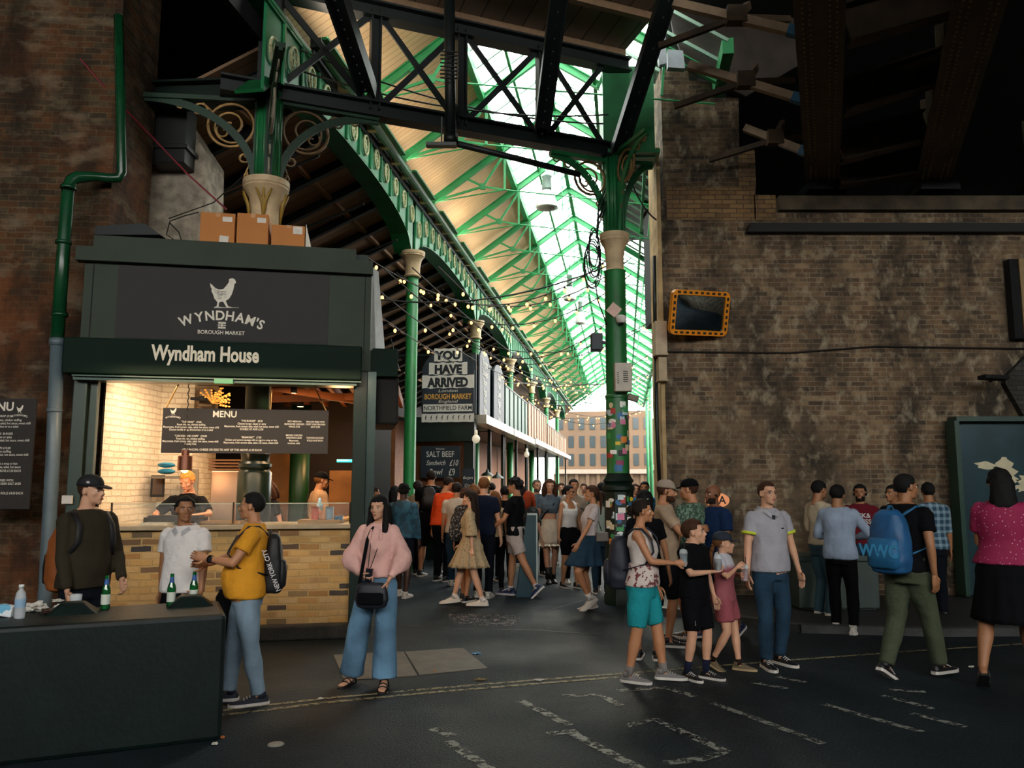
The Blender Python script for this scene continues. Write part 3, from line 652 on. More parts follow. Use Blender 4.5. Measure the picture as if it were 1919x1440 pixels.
mb = MB(); mb.quad(*slab(UP_, ZP+0.08, UR, ZR+0.08, S0, S1, 0)[0]); mb.quad(*slab(UR, ZR+0.08, UX, ZX+0.06, S0, S1, 0)[0]); mb.build('glazing', gl, hall)
mbar = mat('pale green glazing bar', '7fa08c', 0.5, var=0.1)
mb = MB(); s = S0
while s < S1:
    st_ = 0.62
    mb.beam(H(UP_, s, ZP+0.04), H(UR, s, ZR+0.04), 0.035, 0.05); mb.beam(H(UR, s, ZR+0.04), H(UX, s, ZX+0.03), 0.035, 0.05); s += st_
mb.build('glazing_bars', mbar, hall)
mb = MB()
for (u, z, w) in ((UP_, ZP-0.06, 0.12), (UR, ZR-0.03, 0.10), (UR+1.0, ZR-0.76, 0.07), (UR+2.0, ZR-1.46, 0.07), (UX, ZX-0.05, 0.16), (UR-0.6, ZR-0.5, 0.05)):
    mb.beam(H(u, S0, z), H(u, S1, z), w, w*1.5)
mb.build('purlins', M_brgreen, hall)
mb = MB(); mb.beam(H(UE+0.08, S0-1, ZE-0.1), H(UE+0.08, S1, ZE-0.1), 0.16, 0.14); mb.beam(H(UE+0.02, S0-1, ZE-0.32), H(UE+0.02, S1, ZE-0.32), 0.08, 0.2)
mb.build('gutter', M_steel, hall)
mb = MB(); mb.tube([H(UE+0.2, S0-1, ZE-0.26), H(UE+0.2, S1, ZE-0.26)], 0.08, 10); mb.build('gutter_pipe', M_green, hall)
mb = MB(); s = S0
while s < 46:
    mb.box(H(UE+0.14, s, ZE-0.24), (0.16, 0.12, 0.20)); s += 0.72
mb.build('gutter_bracket', mat('cream bracket', 'c9ab7c', 0.6), hall)
# added uplights along the gutter, made up to brighten the boards
upl = thing('added_uplight', 'slim uplight strips added along the left gutter to brighten the roof boards', 'light stand-in', H(UE+0.34, 14, ZE-0.2))
mb = MB(); s = 10.0
while s < 60: mb.beam(H(UE+0.34, s, ZE-0.235)-H(UE+0.34, 14, ZE-0.2), H(UE+0.34, s+1.6, ZE-0.235)-H(UE+0.34, 14, ZE-0.2), 0.1, 0.04); s += 2.4
mb.build('housing', M_green, upl)  # housings made up to go with the added lamps
for s in (14, 24, 36, 50):
    L_ = lamp('AREA', 'added gutter light', H(UE+0.34, s, ZE-0.2), 75, (1.0, 0.80, 0.62), size=10)
    L_.data.shape = 'RECTANGLE'; L_.data.size = 0.1; L_.data.size_y = 11
    zax = -(H(0.8, 0, 1.0)-H(0, 0, 0)).normalized(); yax = (H(0, 1, 0)-H(0, 0, 0)).normalized(); xax = yax.cross(zax)
    L_.rotation_euler = Matrix((xax, yax, zax)).transposed().to_euler()
# roof trusses
s = S0+0.9; k = 0
proto = None
while s < S1:
    ORD = 'nearest second third fourth fifth sixth seventh eighth ninth tenth eleventh twelfth thirteenth fourteenth fifteenth sixteenth seventeenth eighteenth nineteenth twentieth twenty-first twenty-second twenty-third farthest'.split()
    t = thing('roof_truss', ORD[min(k, 23)] + ' green iron roof truss counted from the street end of the hall', 'roof truss', (0, 0, 0), 'green roof trusses along the hall')
    if proto is None:
        mb = MB()
        mb.ibeam(H(UE+0.05, 0, ZE-0.12), H(UR, 0, ZR-0.12), 0.09, 0.13, 0.02); mb.ibeam(H(UX, 0, ZX-0.12), H(UR, 0, ZR-0.12), 0.09, 0.13, 0.02)
        r = mb.build('rafter', M_brgreen, t)
        mb = MB()
        def lp(f, dz=0): return H(UE+(UR-UE)*f, 0, ZE+(ZR-ZE)*f-0.12+dz)
        def rp(f, dz=0): return H(UX+(UR-UX)*f, 0, ZX+(ZR-ZX)*f-0.12+dz)
        mb.beam(lp(0.02), lp(0.45, -0.55), 0.03, 0.05); mb.beam(lp(0.45, -0.55), lp(0.62, -0.15), 0.03, 0.05); mb.beam(lp(0.45, -0.55), lp(0.30, -0.0), 0.03, 0.05)
        mb.beam(lp(0.45, -0.55), lp(0.62, -1.0), 0.025, 0.04); mb.beam(lp(0.62, 0), lp(0.62, -1.0), 0.05, 0.05)
        mb.box(lp(0.45, -0.55), (0.12, 0.04, 0.14))
        mb.build('strut', M_brgreen, t)
        mb = MB(); lo = lp(0.62, -1.0)
        mb.tube([lo, H(UX-0.1, 0, ZX-0.5)], 0.016, 5); mb.tube([lp(0.02), lo], 0.016, 5); mb.tube([H(UR, 0, ZR), H(UR, 0, ZX+0.45)], 0.014, 5)
        mb.beam(rp(0.5), H((UR+UX)/2-0.4, 0, ZX-0.1), 0.03, 0.04); mb.beam(rp(0.28), H((UR+UX)/2+0.6, 0, ZX-0.3), 0.03, 0.04)
        mb.build('tie_rod', M_brgreen, t); proto = t
    else:
        for ch in proto.children:
            c = ch.copy(); COL.objects.link(c); c.parent = t
    t.location = H(0, s, 0); s += 2.43; k += 1
# arched side girders on columns (u = -4.37)
UG = -4.37; ZGT = Z0+6.08; ZSP = Z0+4.9; ZCR = Z0+5.52
bay0 = 1.55; bayL = 7.3
M_web = mat('emerald girder paint', '1f7a4c', 0.38, var=0.22, scale=1.6)
ORDN = 'first second third fourth fifth sixth seventh eighth ninth tenth eleventh twelfth thirteenth fourteenth fifteenth'.split()
for b in range(0, 7):
    sa, sb = 8.75+bayL*b, 8.75+bayL*(b+1)
    s_lo = sa+0.15
    t = thing('arched_girder', ['near arched green girder with round medallions, springing from the stall column', 'second arched green girder, beyond the first slim column'][b] if b < 2 else ORDN[b] + ' arched green girder along the left of the hall, counted from the street', 'girder', H(UG, sa, ZSP), 'far arched girders' if b >= 2 else None)
    prof = []
    n = 20
    for i in range(n+1):
        x = -1+2*i/n; z = ZSP-0.05 + (ZCR-ZSP+0.05)*((1-abs(x)**2.4)**(1/2.0) if abs(x) < 1 else 0)
        prof.append((sa+0.12 + (bayL-0.24)*(x+1)/2, z))
    mb = MB()
    poly = [H(UG, a, z) for a, z in prof] + [H(UG, sb, ZSP-0.05), H(UG, sb, ZGT), H(UG, sa, ZGT), H(UG, sa, ZSP-0.05)]
    # web as strips
    for i in range(n):
        a, z = prof[i]; c, w = prof[i+1]
        mb.box8([H(UG-0.02, a, z), H(UG+0.02, a, z), H(UG+0.02, c, w), H(UG-0.02, c, w), H(UG-0.02, a, ZGT), H(UG+0.02, a, ZGT), H(UG+0.02, c, ZGT), H(UG-0.02, c, ZGT)])
    mb.build('web', M_web, t)
    mb = MB()
    for i in range(n):
        a, z = prof[i]; c, w = prof[i+1]; mb.beam(H(UG-0.17, a, z), H(UG-0.17, c, w), 0.38, 0.04, up=(0, 0, 1))
    mb.build('arch_flange', M_green, t)
    mb = MB(); mb.beam(H(UG-0.09, sa, ZGT), H(UG-0.09, sb, ZGT), 0.3, 0.05); mb.beam(H(UG+0.03, sa, ZGT-0.04), H(UG+0.03, sb, ZGT-0.04), 0.04, 0.06)
    for i in range(1, 12):
        a = sa+bayL*i/12; j = min(n, max(0, round((a-sa-0.12)/(bayL-0.24)*n))); z = prof[j][1]
        mb.beam(H(UG+0.04, a, z), H(UG+0.04, a, ZGT), 0.03, 0.05, up=(0, 1, 0))
    mb.build('stiffener', M_web, t)
    if b < 3:
        for i in range(12):
            g = MB(); a = sa+bayL*(i+0.5)/12; j = min(n-1, max(0, int((a-sa-0.12)/(bayL-0.24)*n))); z = prof[j][1]; zc = (z+ZGT)/2; hh = min(0.17, (ZGT-z)*0.42)
            if ZGT-z < 0.15: continue
            for ang in range(12):
                p = [H(UG+0.055, a+hh*0.72*math.cos(q*PI/6), zc+hh*math.sin(q*PI/6)) for q in (ang, ang+1)]
                g.tube([p[0], p[1]], 0.022, 5)
            for ang in range(0, 12, 3):
                g.tube([H(UG+0.05, a, zc), H(UG+0.05, a+hh*0.45*math.cos(ang*PI/6), zc+hh*0.6*math.sin(ang*PI/6))], 0.016, 5)
            g.build('medallion', mat('cream medallion', 'b9b98e', 0.6), t)
    setbase(t, H(UG, sa, ZSP))
    if b:
        c = thing('slim_column', ['', 'slim green column with cream capital beside the arched blackboard sign', 'second slim green column with cream capital, above the arched signs'][b] if b < 3 else ORDN[b-1] + ' slim green column along the stalls, counted from the street', 'column', H(UG, sa, 0), 'far slim columns' if b >= 3 else None)
        mb = MB(); mb.lathe([(0.16, 0), (0.16, 0.5), (0.125, 0.55), (0.125, ZSP-0.5), (0.11, ZSP-0.48)], (0, 0, 0), 20); mb.build('shaft', mat('column bright green', '237a3e', 0.4, var=0.25, scale=2), c, autos=True)
        mb = MB(); capital(mb, (0, 0, 0), ZSP-0.55, ZSP-0.02, 0.26); mb.build('capital', M_cream, c, autos=True)
# side aisle roof left of the girder: boards, dark rafters
al = thing('aisle', 'boarded aisle roof seen through the arches on the left', 'roof', (0, 0, 0)); struct(al, None, 'roof'); al.name = 'ceiling_aisle'
za0, za1 = Z0+5.9, Z0+3.6
UA = -9.6
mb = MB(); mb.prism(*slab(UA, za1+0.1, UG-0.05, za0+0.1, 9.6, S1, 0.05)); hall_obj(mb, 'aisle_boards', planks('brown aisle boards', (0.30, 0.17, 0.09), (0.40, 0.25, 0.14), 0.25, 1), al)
mb = MB(); s = 10.0
while s < 40: mb.ibeam(H(UA, s, za1), H(UG-0.1, s, za0), 0.10, 0.14, 0.02); s += 1.05
mb.build('aisle_rafters', M_steel, al)
mb = MB()
for f in (0.25, 0.5, 0.78): mb.beam(H(UA+(UG-UA)*f, 9.8, za1+(za0-za1)*f+0.06), H(UA+(UG-UA)*f, S1, za1+(za0-za1)*f+0.06), 0.09, 0.07)
mb.build('aisle_purlins', mat('tan purlin', '9a744c', 0.6), al)
mb = MB(); s = 11
while s < 32: mb.tube([H(UA+1, s, za1-0.2), H(UG-0.1, s, Z0+4.9)], 0.02, 5); mb.tube([H(UA+2.5, s, za1+0.9), H(UA+2.8, s, za1-0.1)], 0.018, 5); s += 2.1
mb.build('aisle_tie', M_steel, al)
# aisle back wall so that no sky leaks in low on the left
mb = MB(); mb.box8([H(UA-0.3, 9.5, 0), H(UA, 9.5, 0), H(UA, S1, 0), H(UA-0.3, S1, 0), H(UA-0.3, 9.5, 9), H(UA, 9.5, 9), H(UA, S1, 9), H(UA-0.3, S1, 9)])
struct(mb.build('wall_aisle', mat('dim aisle wall', '2c2a28', 0.9)), 'dim back wall of the side aisle, put in to keep the sky out', 'wall')
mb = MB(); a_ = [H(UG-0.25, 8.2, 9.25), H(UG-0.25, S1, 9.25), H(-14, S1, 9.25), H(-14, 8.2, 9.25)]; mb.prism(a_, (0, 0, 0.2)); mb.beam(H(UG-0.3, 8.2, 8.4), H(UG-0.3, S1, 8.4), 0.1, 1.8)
struct(mb.build('ceiling_cover', M_void), 'black cover added above the side aisle to keep the sky out', 'ceiling')  # added black sheet and band, block sky leaking in over the aisle
mb = MB(); mb.beam(H(UE-0.3, S0-0.3, ZE+0.5), H(UE-0.3, S1, ZE+0.5), 0.1, 1.6); struct(mb.build('wall_parapet', M_void), 'parapet above the left gutter', 'wall')

# ---------------- market stalls down the left of the hall (fronts at u = -3.45)
US = -3.45
def text_on_hall(mb, s, u, sa, z, size, **k):   # written on a front that faces +u (read looking left)
    put_text(mb, s, H(u, sa, z), -(H(0, 0, 0)-H(0, 1, 0)), (0, 0, 1), size, **k)
woodo = mat('orange plywood', '8a5228', 0.6, var=0.2)
def stall(s0, s1, name, lab, fcol, zc0, zc1, inner, body):
    t = thing('market_stall', lab, 'market stall', H(US, s0, 0))
    def bx(mb, u0, u1, a0, a1, z0, z1, mi=0):
        mb.box8([H(u0, a0, z0), H(u1, a0, z0), H(u1, a1, z0), H(u0, a1, z0), H(u0, a0, z1), H(u1, a0, z1), H(u1, a1, z1), H(u0, a1, z1)], mi)
    mb = MB(); bx(mb, US-0.1, US, s0, s1, zc0, zc1)
    k = s0
    while k < s1-0.4: bx(mb, US, US+0.03, k, k+0.06, zc0, zc1); k += 0.95
    mb.build('fascia', fcol, t)
    mb = MB(); bx(mb, US-1.9, US+0.02, s0, s1, zc1, zc1+0.05); bx(mb, US-1.9, US, s0+0.1, s1-0.1, zc0-0.1, zc0-0.05); mb.build('canopy_roof', body, t)
    mb = MB(); bx(mb, US-0.02, US+0.28, s0, s1, zc0-0.22, zc0-0.02); mb.build('awning_box', mat('brushed metal', '8c8678', 0.35, metal=0.5), t)
    mb = MB(); bx(mb, US-0.5, US-0.05, s0, s1, 0, 1.05); mb.build('counter', body, t)
    mb = MB(); bx(mb, US-2.0, US-1.9, s0, s1, 0, zc0); mb.build('back_wall', inner, t)
    for a in (s0+0.06, (s0+s1)/2, s1-0.06):
        mb = MB(); bx(mb, US-0.08, US+0.0, a-0.05, a+0.05, 0, zc0-0.05); mb.build('post', M_dgreen, t)
    mb = MB(); bx(mb, US-0.6, US+0.1, s0+0.2, s1-0.2, 1.05, 1.12); mb.build('worktop', mat('pale worktop', 'b8a68a', 0.4), t)
    setbase(t, H(US, s0, 0)); return t
fd = mat('slate fascia', '233234', 0.5); fg = mat('green fascia', '1f4a3a', 0.5); fb = mat('tan fascia', '8a6a52', 0.6); fl = mat('pale hoarding', '9aa4a2', 0.6)
stall(18.35, 23.0, 'a', 'dark fronted stall with white lettered boards behind the slim column', fd, 3.35, 4.75, woodo, M_dgreen)
stall(23.1, 28.6, 'b', 'green panelled stall, second along the left of the hall', fg, 3.35, 4.6, woodo, M_dgreen)
stall(28.8, 36.0, 'c', 'grey and tan boarded stall, third along the left', fb, 3.4, 4.7, woodo, M_dgreen)
stall(36.2, 48.0, 'd', 'far tan boarded stall near the end of the hall', fb, 3.4, 4.4, woodo, M_dgreen)
# face of the first stall toward the street: arched sign + chalkboard
SS = 18.3
t = thing('farm_stall', 'dark green stall end beneath the arched market sign', 'stall front', H(US-1.2, SS, 0))
def bxh(mb, u0, u1, a0, a1, z0, z1, mi=0):
    mb.box8([H(u0, a0, z0), H(u1, a0, z0), H(u1, a1, z0), H(u0, a1, z0), H(u0, a0, z1), H(u1, a0, z1), H(u1, a1, z1), H(u0, a1, z1)], mi)
mb = MB(); bxh(mb, US-1.6, US+0.05, SS-0.25, SS, 2.7, 3.22); mb.build('header', M_dgreen, t)
mb = MB(); bxh(mb, US-0.22, US, SS-0.1, SS, 0, 2.7); bxh(mb, US-1.6, US-1.45, SS-0.1, SS, 0, 2.7); mb.build('post', M_dgreen, t)
mb = MB(); bxh(mb, US-1.45, US-0.22, SS-0.05, SS+0.05, 0, 1.1); mb.build('counter', M_dgreen, t)
mb = MB(); bxh(mb, US-1.5, US-0.2, SS+0.2, SS+0.25, 1.3, 2.9); mb.build('inner_wall', woodo, t)
setbase(t, H(US-1.2, SS, 0))
# arched sign
def PH(px, py, s):     # pixel onto the cross plane at hall distance s
    return hitplane(px, py, H(0, s, 0), H(0, 1, 0)-H(0, 0, 0))
XH = (H(1, 0, 0)-H(0, 0, 0)).normalized(); ZV = Vector((0, 0, 1))
bl = PH(790, 792, SS-0.3); br = PH(888, 792, SS-0.3); tp = PH(838, 655, SS-0.3).z; sh = PH(838, 695, SS-0.3).z
t = thing('arched_sign', 'black arched sign reading you have arrived in big white letters', 'sign', bl)
w = (br-bl).length; zb = bl.z
def AS(x, z): return bl + XH*x + Vector((0, 0, z-bl.z))
arc = [(0, zb), (w, zb), (w, sh)] + [(w/2+w/2*0.98*math.cos(a*PI/12), sh+(tp-sh)*math.sin(a*PI/12)) for a in range(1, 12)] + [(0, sh)]
mb = MB(); mb.prism([AS(*p) for p in arc], (0.0, 0.06, 0)); mb.build('board', mat('blackboard blue', '14202a', 0.6), t)
wl = mat('white sign paint', 'cfccc0', 0.7, var=0.05); dk = mat('ink', '11181e', 0.7)
Np = XH.cross(ZV)
def chip(mb, x0, x1, z0, z1, lift, rag=0.0):
    pts = []
    for k in range(13): pts.append((x0+(x1-x0)*k/12, z0+rag*math.sin(k*2.1)))
    for k in range(13): pts.append((x1-(x1-x0)*k/12, z1+rag*math.sin(k*1.7+1)))
    mb.prism([AS(*p)+Np*lift for p in pts], Np*0.004)
H1 = tp-zb
mb = MB(); cx = w/2
chip(mb, cx-0.27*w, cx+0.27*w, tp-0.155*H1-0.02, tp+0.02, 0.0, 0.01); chip(mb, cx-0.37*w, cx+0.37*w, tp-0.345*H1, tp-0.185*H1, 0.0, 0.012); chip(mb, 0.0, w, tp-0.535*H1, tp-0.36*H1, 0.0, 0.012)
chip(mb, 0.03*w, 0.97*w, zb+0.145*H1, zb+0.245*H1, 0.0, 0.0)
chip(mb, 0.0, w, zb, zb+0.115*H1, 0.0, 0.004)
mb.build('letter_backing', wl, t)
mb = MB()
put_text(mb, 'YOU', AS(cx, tp-0.135*H1), XH, ZV, 0.155*H1, 0.06, 1.05, 0.006); put_text(mb, 'HAVE', AS(cx, tp-0.33*H1), XH, ZV, 0.16*H1, 0.06, 0.95, 0.006)
put_text(mb, 'ARRIVED', AS(cx, tp-0.515*H1), XH, ZV, 0.17*H1, 0.06, 0.82, 0.006); put_text(mb, 'NORTHFIELD FARM', AS(cx, zb+0.165*H1), XH, ZV, 0.085*H1, 0.01, 0.9, 0.006)
for k in range(9): put_text(mb, 'f', AS(w*(0.08+k*0.105), zb+0.03*H1), XH, ZV, 0.09*H1, 0.01, 1, 0.006)
mb.build('lettering', dk, t)
mb = MB(); put_text(mb, 'BOROUGH MARKET', AS(cx, tp-0.685*H1), XH, ZV, 0.10*H1, 0.022, 0.72, 0.004); mb.build('gold_lettering', mat('amber sign paint', 'd09a3c', 0.6), t)
mb = MB(); put_text(mb, 'London', AS(cx, tp-0.59*H1), XH, ZV, 0.055*H1, 0, 1.6, 0.004, skew=0.3); put_text(mb, 'England', AS(cx, tp-0.735*H1), XH, ZV, 0.055*H1, 0, 1.6, 0.004, skew=0.3); mb.build('script_lettering', wl, t)
setbase(t, bl)
# chalkboard below
a = PH(788, 896, SS-0.2); b = PH(862, 836, SS-0.2)
t = thing('chalkboard', 'black chalkboard advertising salt beef sandwich prices', 'chalkboard', a)
mb = MB(); w = (Vector((b.x, b.y, 0))-Vector((a.x, a.y, 0))).length; h = b.z-a.z
mb.prism([a, a+XH*w, a+XH*w+ZV*h, a+ZV*h], (0, 0.04, 0)); mb.build('board', mat('chalk black', '15202a', 0.7), t)
mb = MB(); put_text(mb, 'Home', a+XH*w*0.5+ZV*h*0.88, XH, ZV, 0.09*h, 0, 1.2); put_text(mb, 'SALT BEEF', a+XH*w*0.5+ZV*h*0.66, XH, ZV, 0.25*h, 0.01, 0.8)
put_text(mb, 'Sandwich', a+XH*w*0.38+ZV*h*0.40, XH, ZV, 0.22*h, 0.005, 0.75, skew=0.3); put_text(mb, '£10', a+XH*w*0.84+ZV*h*0.38, XH, ZV, 0.26*h, 0.01, 0.7, skew=0.2)
put_text(mb, 'Bowl', a+XH*w*0.38+ZV*h*0.10, XH, ZV, 0.26*h, 0.005, 0.8, skew=0.2); put_text(mb, '£9', a+XH*w*0.80+ZV*h*0.08, XH, ZV, 0.3*h, 0.01, 0.7)
mb.build('lettering', wl, t); setbase(t, a)
a = PH(866, 925, SS-0.5)
t = thing('chalkboard', 'narrow black board with white script beside the stall post', 'chalkboard', a)
mb = MB(); mb.prism([a, a+XH*0.28, a+XH*0.28+ZV*0.55, a+ZV*0.55], (0, 0.03, 0)); mb.build('board', mat('chalk black', '15202a', 0.7), t)
mb = MB(); put_text(mb, 'Burgers', a+XH*0.13+ZV*0.32, XH, ZV, 0.09, 0, 0.8, skew=0.2); put_text(mb, 'Chips', a+XH*0.13+ZV*0.15, XH, ZV, 0.09, 0, 0.8, skew=0.2); mb.build('lettering', wl, t); setbase(t, a)
# arched sign boards fixed along the stall front (face the hall)
for k, (sa, sb, zt, lab, wd) in enumerate(((18.5, 19.9, 5.0, 'slim arched board with white writing just right of the arrival sign', ['Burgers', 'Sausages', 'Bacon']), (20.6, 22.3, 4.95, 'second slim arched board with white writing along the stall front', ['Steak', 'Beef', 'Lamb']))):
    t = thing('arched_board', lab, 'sign', H(US+0.05, sa, 3.2)); mb = MB(); wv = sb-sa
    pts = [(sa, 3.2), (sb, 3.2), (sb, zt-0.35)] + [(sa+wv/2+wv/2*math.cos(a*PI/10), zt-0.35+0.35*math.sin(a*PI/10)) for a in range(1, 10)] + [(sa, zt-0.35)]
    mb.prism([H(US+0.05, a, z) for a, z in pts], H(0.04, 0, 0)); mb.build('board', mat('slate blue board', '27323c', 0.6), t)
    mb = MB(); Yd = (H(0, 1, 0)-H(0, 0, 0))
    for j, q in enumerate(wd + ['Eggs', 'Pies', 'Ham']): put_text(mb, q, H(US+0.10, (sa+sb)/2, zt-0.42-0.23*j), Yd, ZV, 0.24, 0.01, 0.9)
    mb.build('lettering', wl, t); setbase(t, H(US+0.05, sa, 3.2))
# small round lamps on the stalls
for k, (px, py, s) in enumerate(((892, 823, 18.0), (987, 852, 27))):
    mb = MB(); c = PH(px, py, s); mb.ell((0, 0, 0), (0.09, 0.09, 0.10)); mb.lathe([(0.04, 0.08), (0.03, 0.2)], (0, 0, 0), 10)
    o = mb.build('globe_lamp', mat('opal globe', 'd8cbb0', 0.3, emit=0.6), smooth=True); o.location = c; tag(o, ['small round white lamp on the corner of the first stall', 'small round white lamp on the second stall'][k], 'lamp')
for k, (px, py) in enumerate(((913, 892), (932, 897))):
    mb = MB(); c = PH(px, py, 20.5); mb.lathe([(0.17, 0), (0.13, 0.05), (0.04, 0.1), (0.03, 0.16), (0.01, 0.17)], (0, 0, 0), 20, caps=False); mb.tube([(0, 0, 0.16), (0, 0, 0.8)], 0.008, 5)
    o = mb.build('pendant_lamp', mat('dark green enamel', '16281f', 0.4), smooth=True); o.location = c; tag(o, 'dark enamel pendant lamp inside the first stall, ' + ['left one', 'right one'][k], 'lamp')
    lamp('POINT', 'pendant glow', c+Vector((0, 0, -0.08)), 14, (1, 0.6, 0.28), 0.05)
# big bell lamps hanging in the hall
for k, (px, py, s, r, lab) in enumerate(((1025, 352, 19.0, 0.27, 'large glass bell lamp hanging beneath the glass roof'), (1068, 548, 26.0, 0.21, 'smaller hanging bell lamp further down the hall'), (1088, 592, 30, 0.2, 'farthest hanging bell lamp in the hall'))):
    c = P(px, py+38 if k == 0 else py+14, s*HC); t = thing('bell_lamp', lab, 'lamp', c)
    mb = MB(); mb.lathe([(r, 0.0), (r*0.98, 0.08), (r*0.75, 0.26), (r*0.45, 0.42), (r*0.42, 0.45)], (0, 0, 0), 24, caps=False); mb.ell((0, 0, 0.02), (r*0.95, r*0.95, 0.08)); mb.build('shade', glass('frosted shade', (0.62, 0.66, 0.62), 0.9, 0.3), t, smooth=True)
    mb = MB(); mb.lathe([(r*0.44, 0.43), (r*0.46, 0.5), (r*0.4, 0.75), (r*0.48, 0.78), (r*0.46, 0.84), (0.05, 0.88), (0.03, 1.0)], (0, 0, 0), 20); mb.tube([(0, 0, 0.98), (0.0, 0, 1.35)], 0.015, 5); mb.build('lamp_body', mat('grey green lamp metal', '6f8078', 0.4, metal=0.3), t, smooth=True)
# ---------------- right side and far end of the hall
pale = mat('tan far facade', '5a4632', 0.8, var=0.2, scale=.4)
def far_building(u0, u1, s, z1, nx, nz, lab, m):
    t = thing('building', lab, 'building', H((u0+u1)/2, s, 0))
    mb = MB(); bxh(mb, u0, u1, s, s+3, 0, z1); mb.build('facade', m, t)
    for i in range(nx):
        for j in range(nz):
            mb = MB(); a = u0+(u1-u0)*(i+0.25)/nx; c = u0+(u1-u0)*(i+0.75)/nx; za = 3.2+(z1-3.5)*(j+0.15)/nz; zb = 3.2+(z1-3.5)*(j+0.8)/nz
            bxh(mb, a, c, s-0.05, s, za, zb); mb.build('window', mat('far window', '2c3436', 0.3), t)
    mb = MB(); bxh(mb, u0, u1, s-0.4, s-0.1, 2.7, 3.1); mb.build('shop_fascia', mat('far shop fascia', '8a7a6c', 0.7), t)
    for i in range(nx+1):
        mb = MB(); a = u0+(u1-u0)*i/nx; bxh(mb, a-0.15, a+0.15, s-0.2, s, 0, 2.7); mb.build('pilaster', m, t)
    setbase(t, H((u0+u1)/2, s, 0))
far_building(-6.5, 2.6, 76, 8.6, 9, 3, 'pale brick building closing the far end of the hall', pale)
far_building(1.9, 9.0, 58, 6.4, 8, 2, 'pale shopfront building at the far right, seen past the stickered column', mat('pale rose facade', '6a5040', 0.8))
# right hand stalls
for k, (s0, s1, z, lab) in enumerate(((22, 30, 3.0, 'open fronted stall with a slanting awning at the right of the hall'), (32, 44, 3.3, 'far right hand stall with a pale awning'))):
    t = thing('market_stall', lab, 'market stall', H(2.2, s0, 0))
    mb = MB(); mb.box8([H(1.55, s0, z), H(3.2, s0, z+0.5), H(3.2, s1, z+0.5), H(1.55, s1, z), H(1.55, s0, z+0.06), H(3.2, s0, z+0.56), H(3.2, s1, z+0.56), H(1.55, s1, z+0.06)]); mb.build('awning', mat('grey brown awning', '5c564c', 0.8) if k == 0 else pale, t)
    for a in (s0, (s0+s1)/2, s1):
        mb = MB(); mb.tube([H(1.62, a, 0), H(1.62, a, z)], 0.05, 8); mb.build('post', M_steel, t)
    mb = MB(); bxh(mb, 1.8, 3.2, s0, s1, 0, 1.0); mb.build('counter', mat('stall timber', '6b4a32', 0.7), t)
    mb = MB(); bxh(mb, 3.2, 3.3, s0, s1, 0, z); mb.build('back_wall', mat('stall back', '77706a', 0.8), t)
    setbase(t, H(2.2, s0, 0))
for k in range(6):
    s = 20+7.3*k
    mb = MB(); mb.tube([H(UX, s, 0), H(UX, s, ZX)], 0.1, 12); mb.lathe([(0.13, -0.5), (0.2, -0.1), (0.2, 0)], H(UX, s, ZX-0.1), 14)
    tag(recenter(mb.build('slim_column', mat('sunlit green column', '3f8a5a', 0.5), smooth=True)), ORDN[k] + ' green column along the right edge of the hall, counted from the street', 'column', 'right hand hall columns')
# cables and boxes on the wall end face
a = PW(1238, 665)
for k, (y0, y1, m, lab) in enumerate(((600, 663, 'b5a184', 'upper beige cable box on the end of the viaduct wall'), (668, 712, 'ad9878', 'lower beige cable box on the end of the viaduct wall'))):
    pa = P(1230+k*6, y1, YW-0.2); pb = P(1251, y0, YW-0.2)
    mb = MB(); mb.box((0, 0, (pb.z-pa.z)/2), (pb.x-pa.x, 0.25, pb.z-pa.z)); mb.box((0, -0.01, 0.0), (pb.x-pa.x+0.02, 0.27, 0.03))
    o = mb.build('cable_box', mat('beige '+m, m, 0.6), bevel=0.01); o.location = ((pa.x+pb.x)/2, YW-0.02, pa.z); tag(o, lab, 'cable box')
mb = MB(); mb.tube([P(1228, 640, YW+0.1), P(1231, 800, YW+0.1), P(1238, 950, YW+0.1)], 0.03, 8); mb.tube([P(1226, 480, YW+0.1), P(1228, 640, YW+0.1)], 0.03, 8)
tag(recenter(mb.build('conduit', M_steel, smooth=True)), 'dark conduit running down the wall end', 'conduit')
# ---------------- strings of bulbs
wirem = mat('black wire', '14150f', 0.6); bulbm = mat('glowing filament bulb', 'ffb35e', 0.3, emit=5.0, var=0.02)
bulb_me = None
rs = random.Random(5)
strings = []
for k in range(15):
    s = 12.6 + k*1.9
    strings.append((H(UG+0.1, s, 5.4+rs.uniform(-0.3, 0.4)), H(UX-0.1 if k > 3 else 0.2, s+rs.uniform(-1, 5), 5.9+rs.uniform(-0.4, 0.6)), 9+int(rs.random()*5), rs.uniform(0.5, 1.1)))
for k in range(5):
    strings.append((H(-4.2+0.3*k, 10.6+0.5*k, 4.7+0.15*k), H(-3.2+0.9*k, 34+2*k, 6.3), 11, 0.8))
capm = mat('bulb cap', '1a1a16', 0.5)
bm_ = MB(); bm_.ell((0, 0, -0.07), (0.027, 0.027, 0.036), nu=8, nv=6); bulb_mesh = bm_.mesh('bulb', [bulbm], True)
bm_ = MB(); bm_.lathe([(0.018, -0.035), (0.02, 0.0), (0.012, 0.01)], (0, 0, 0), 8); cap_mesh = bm_.mesh('socket', [capm], True)
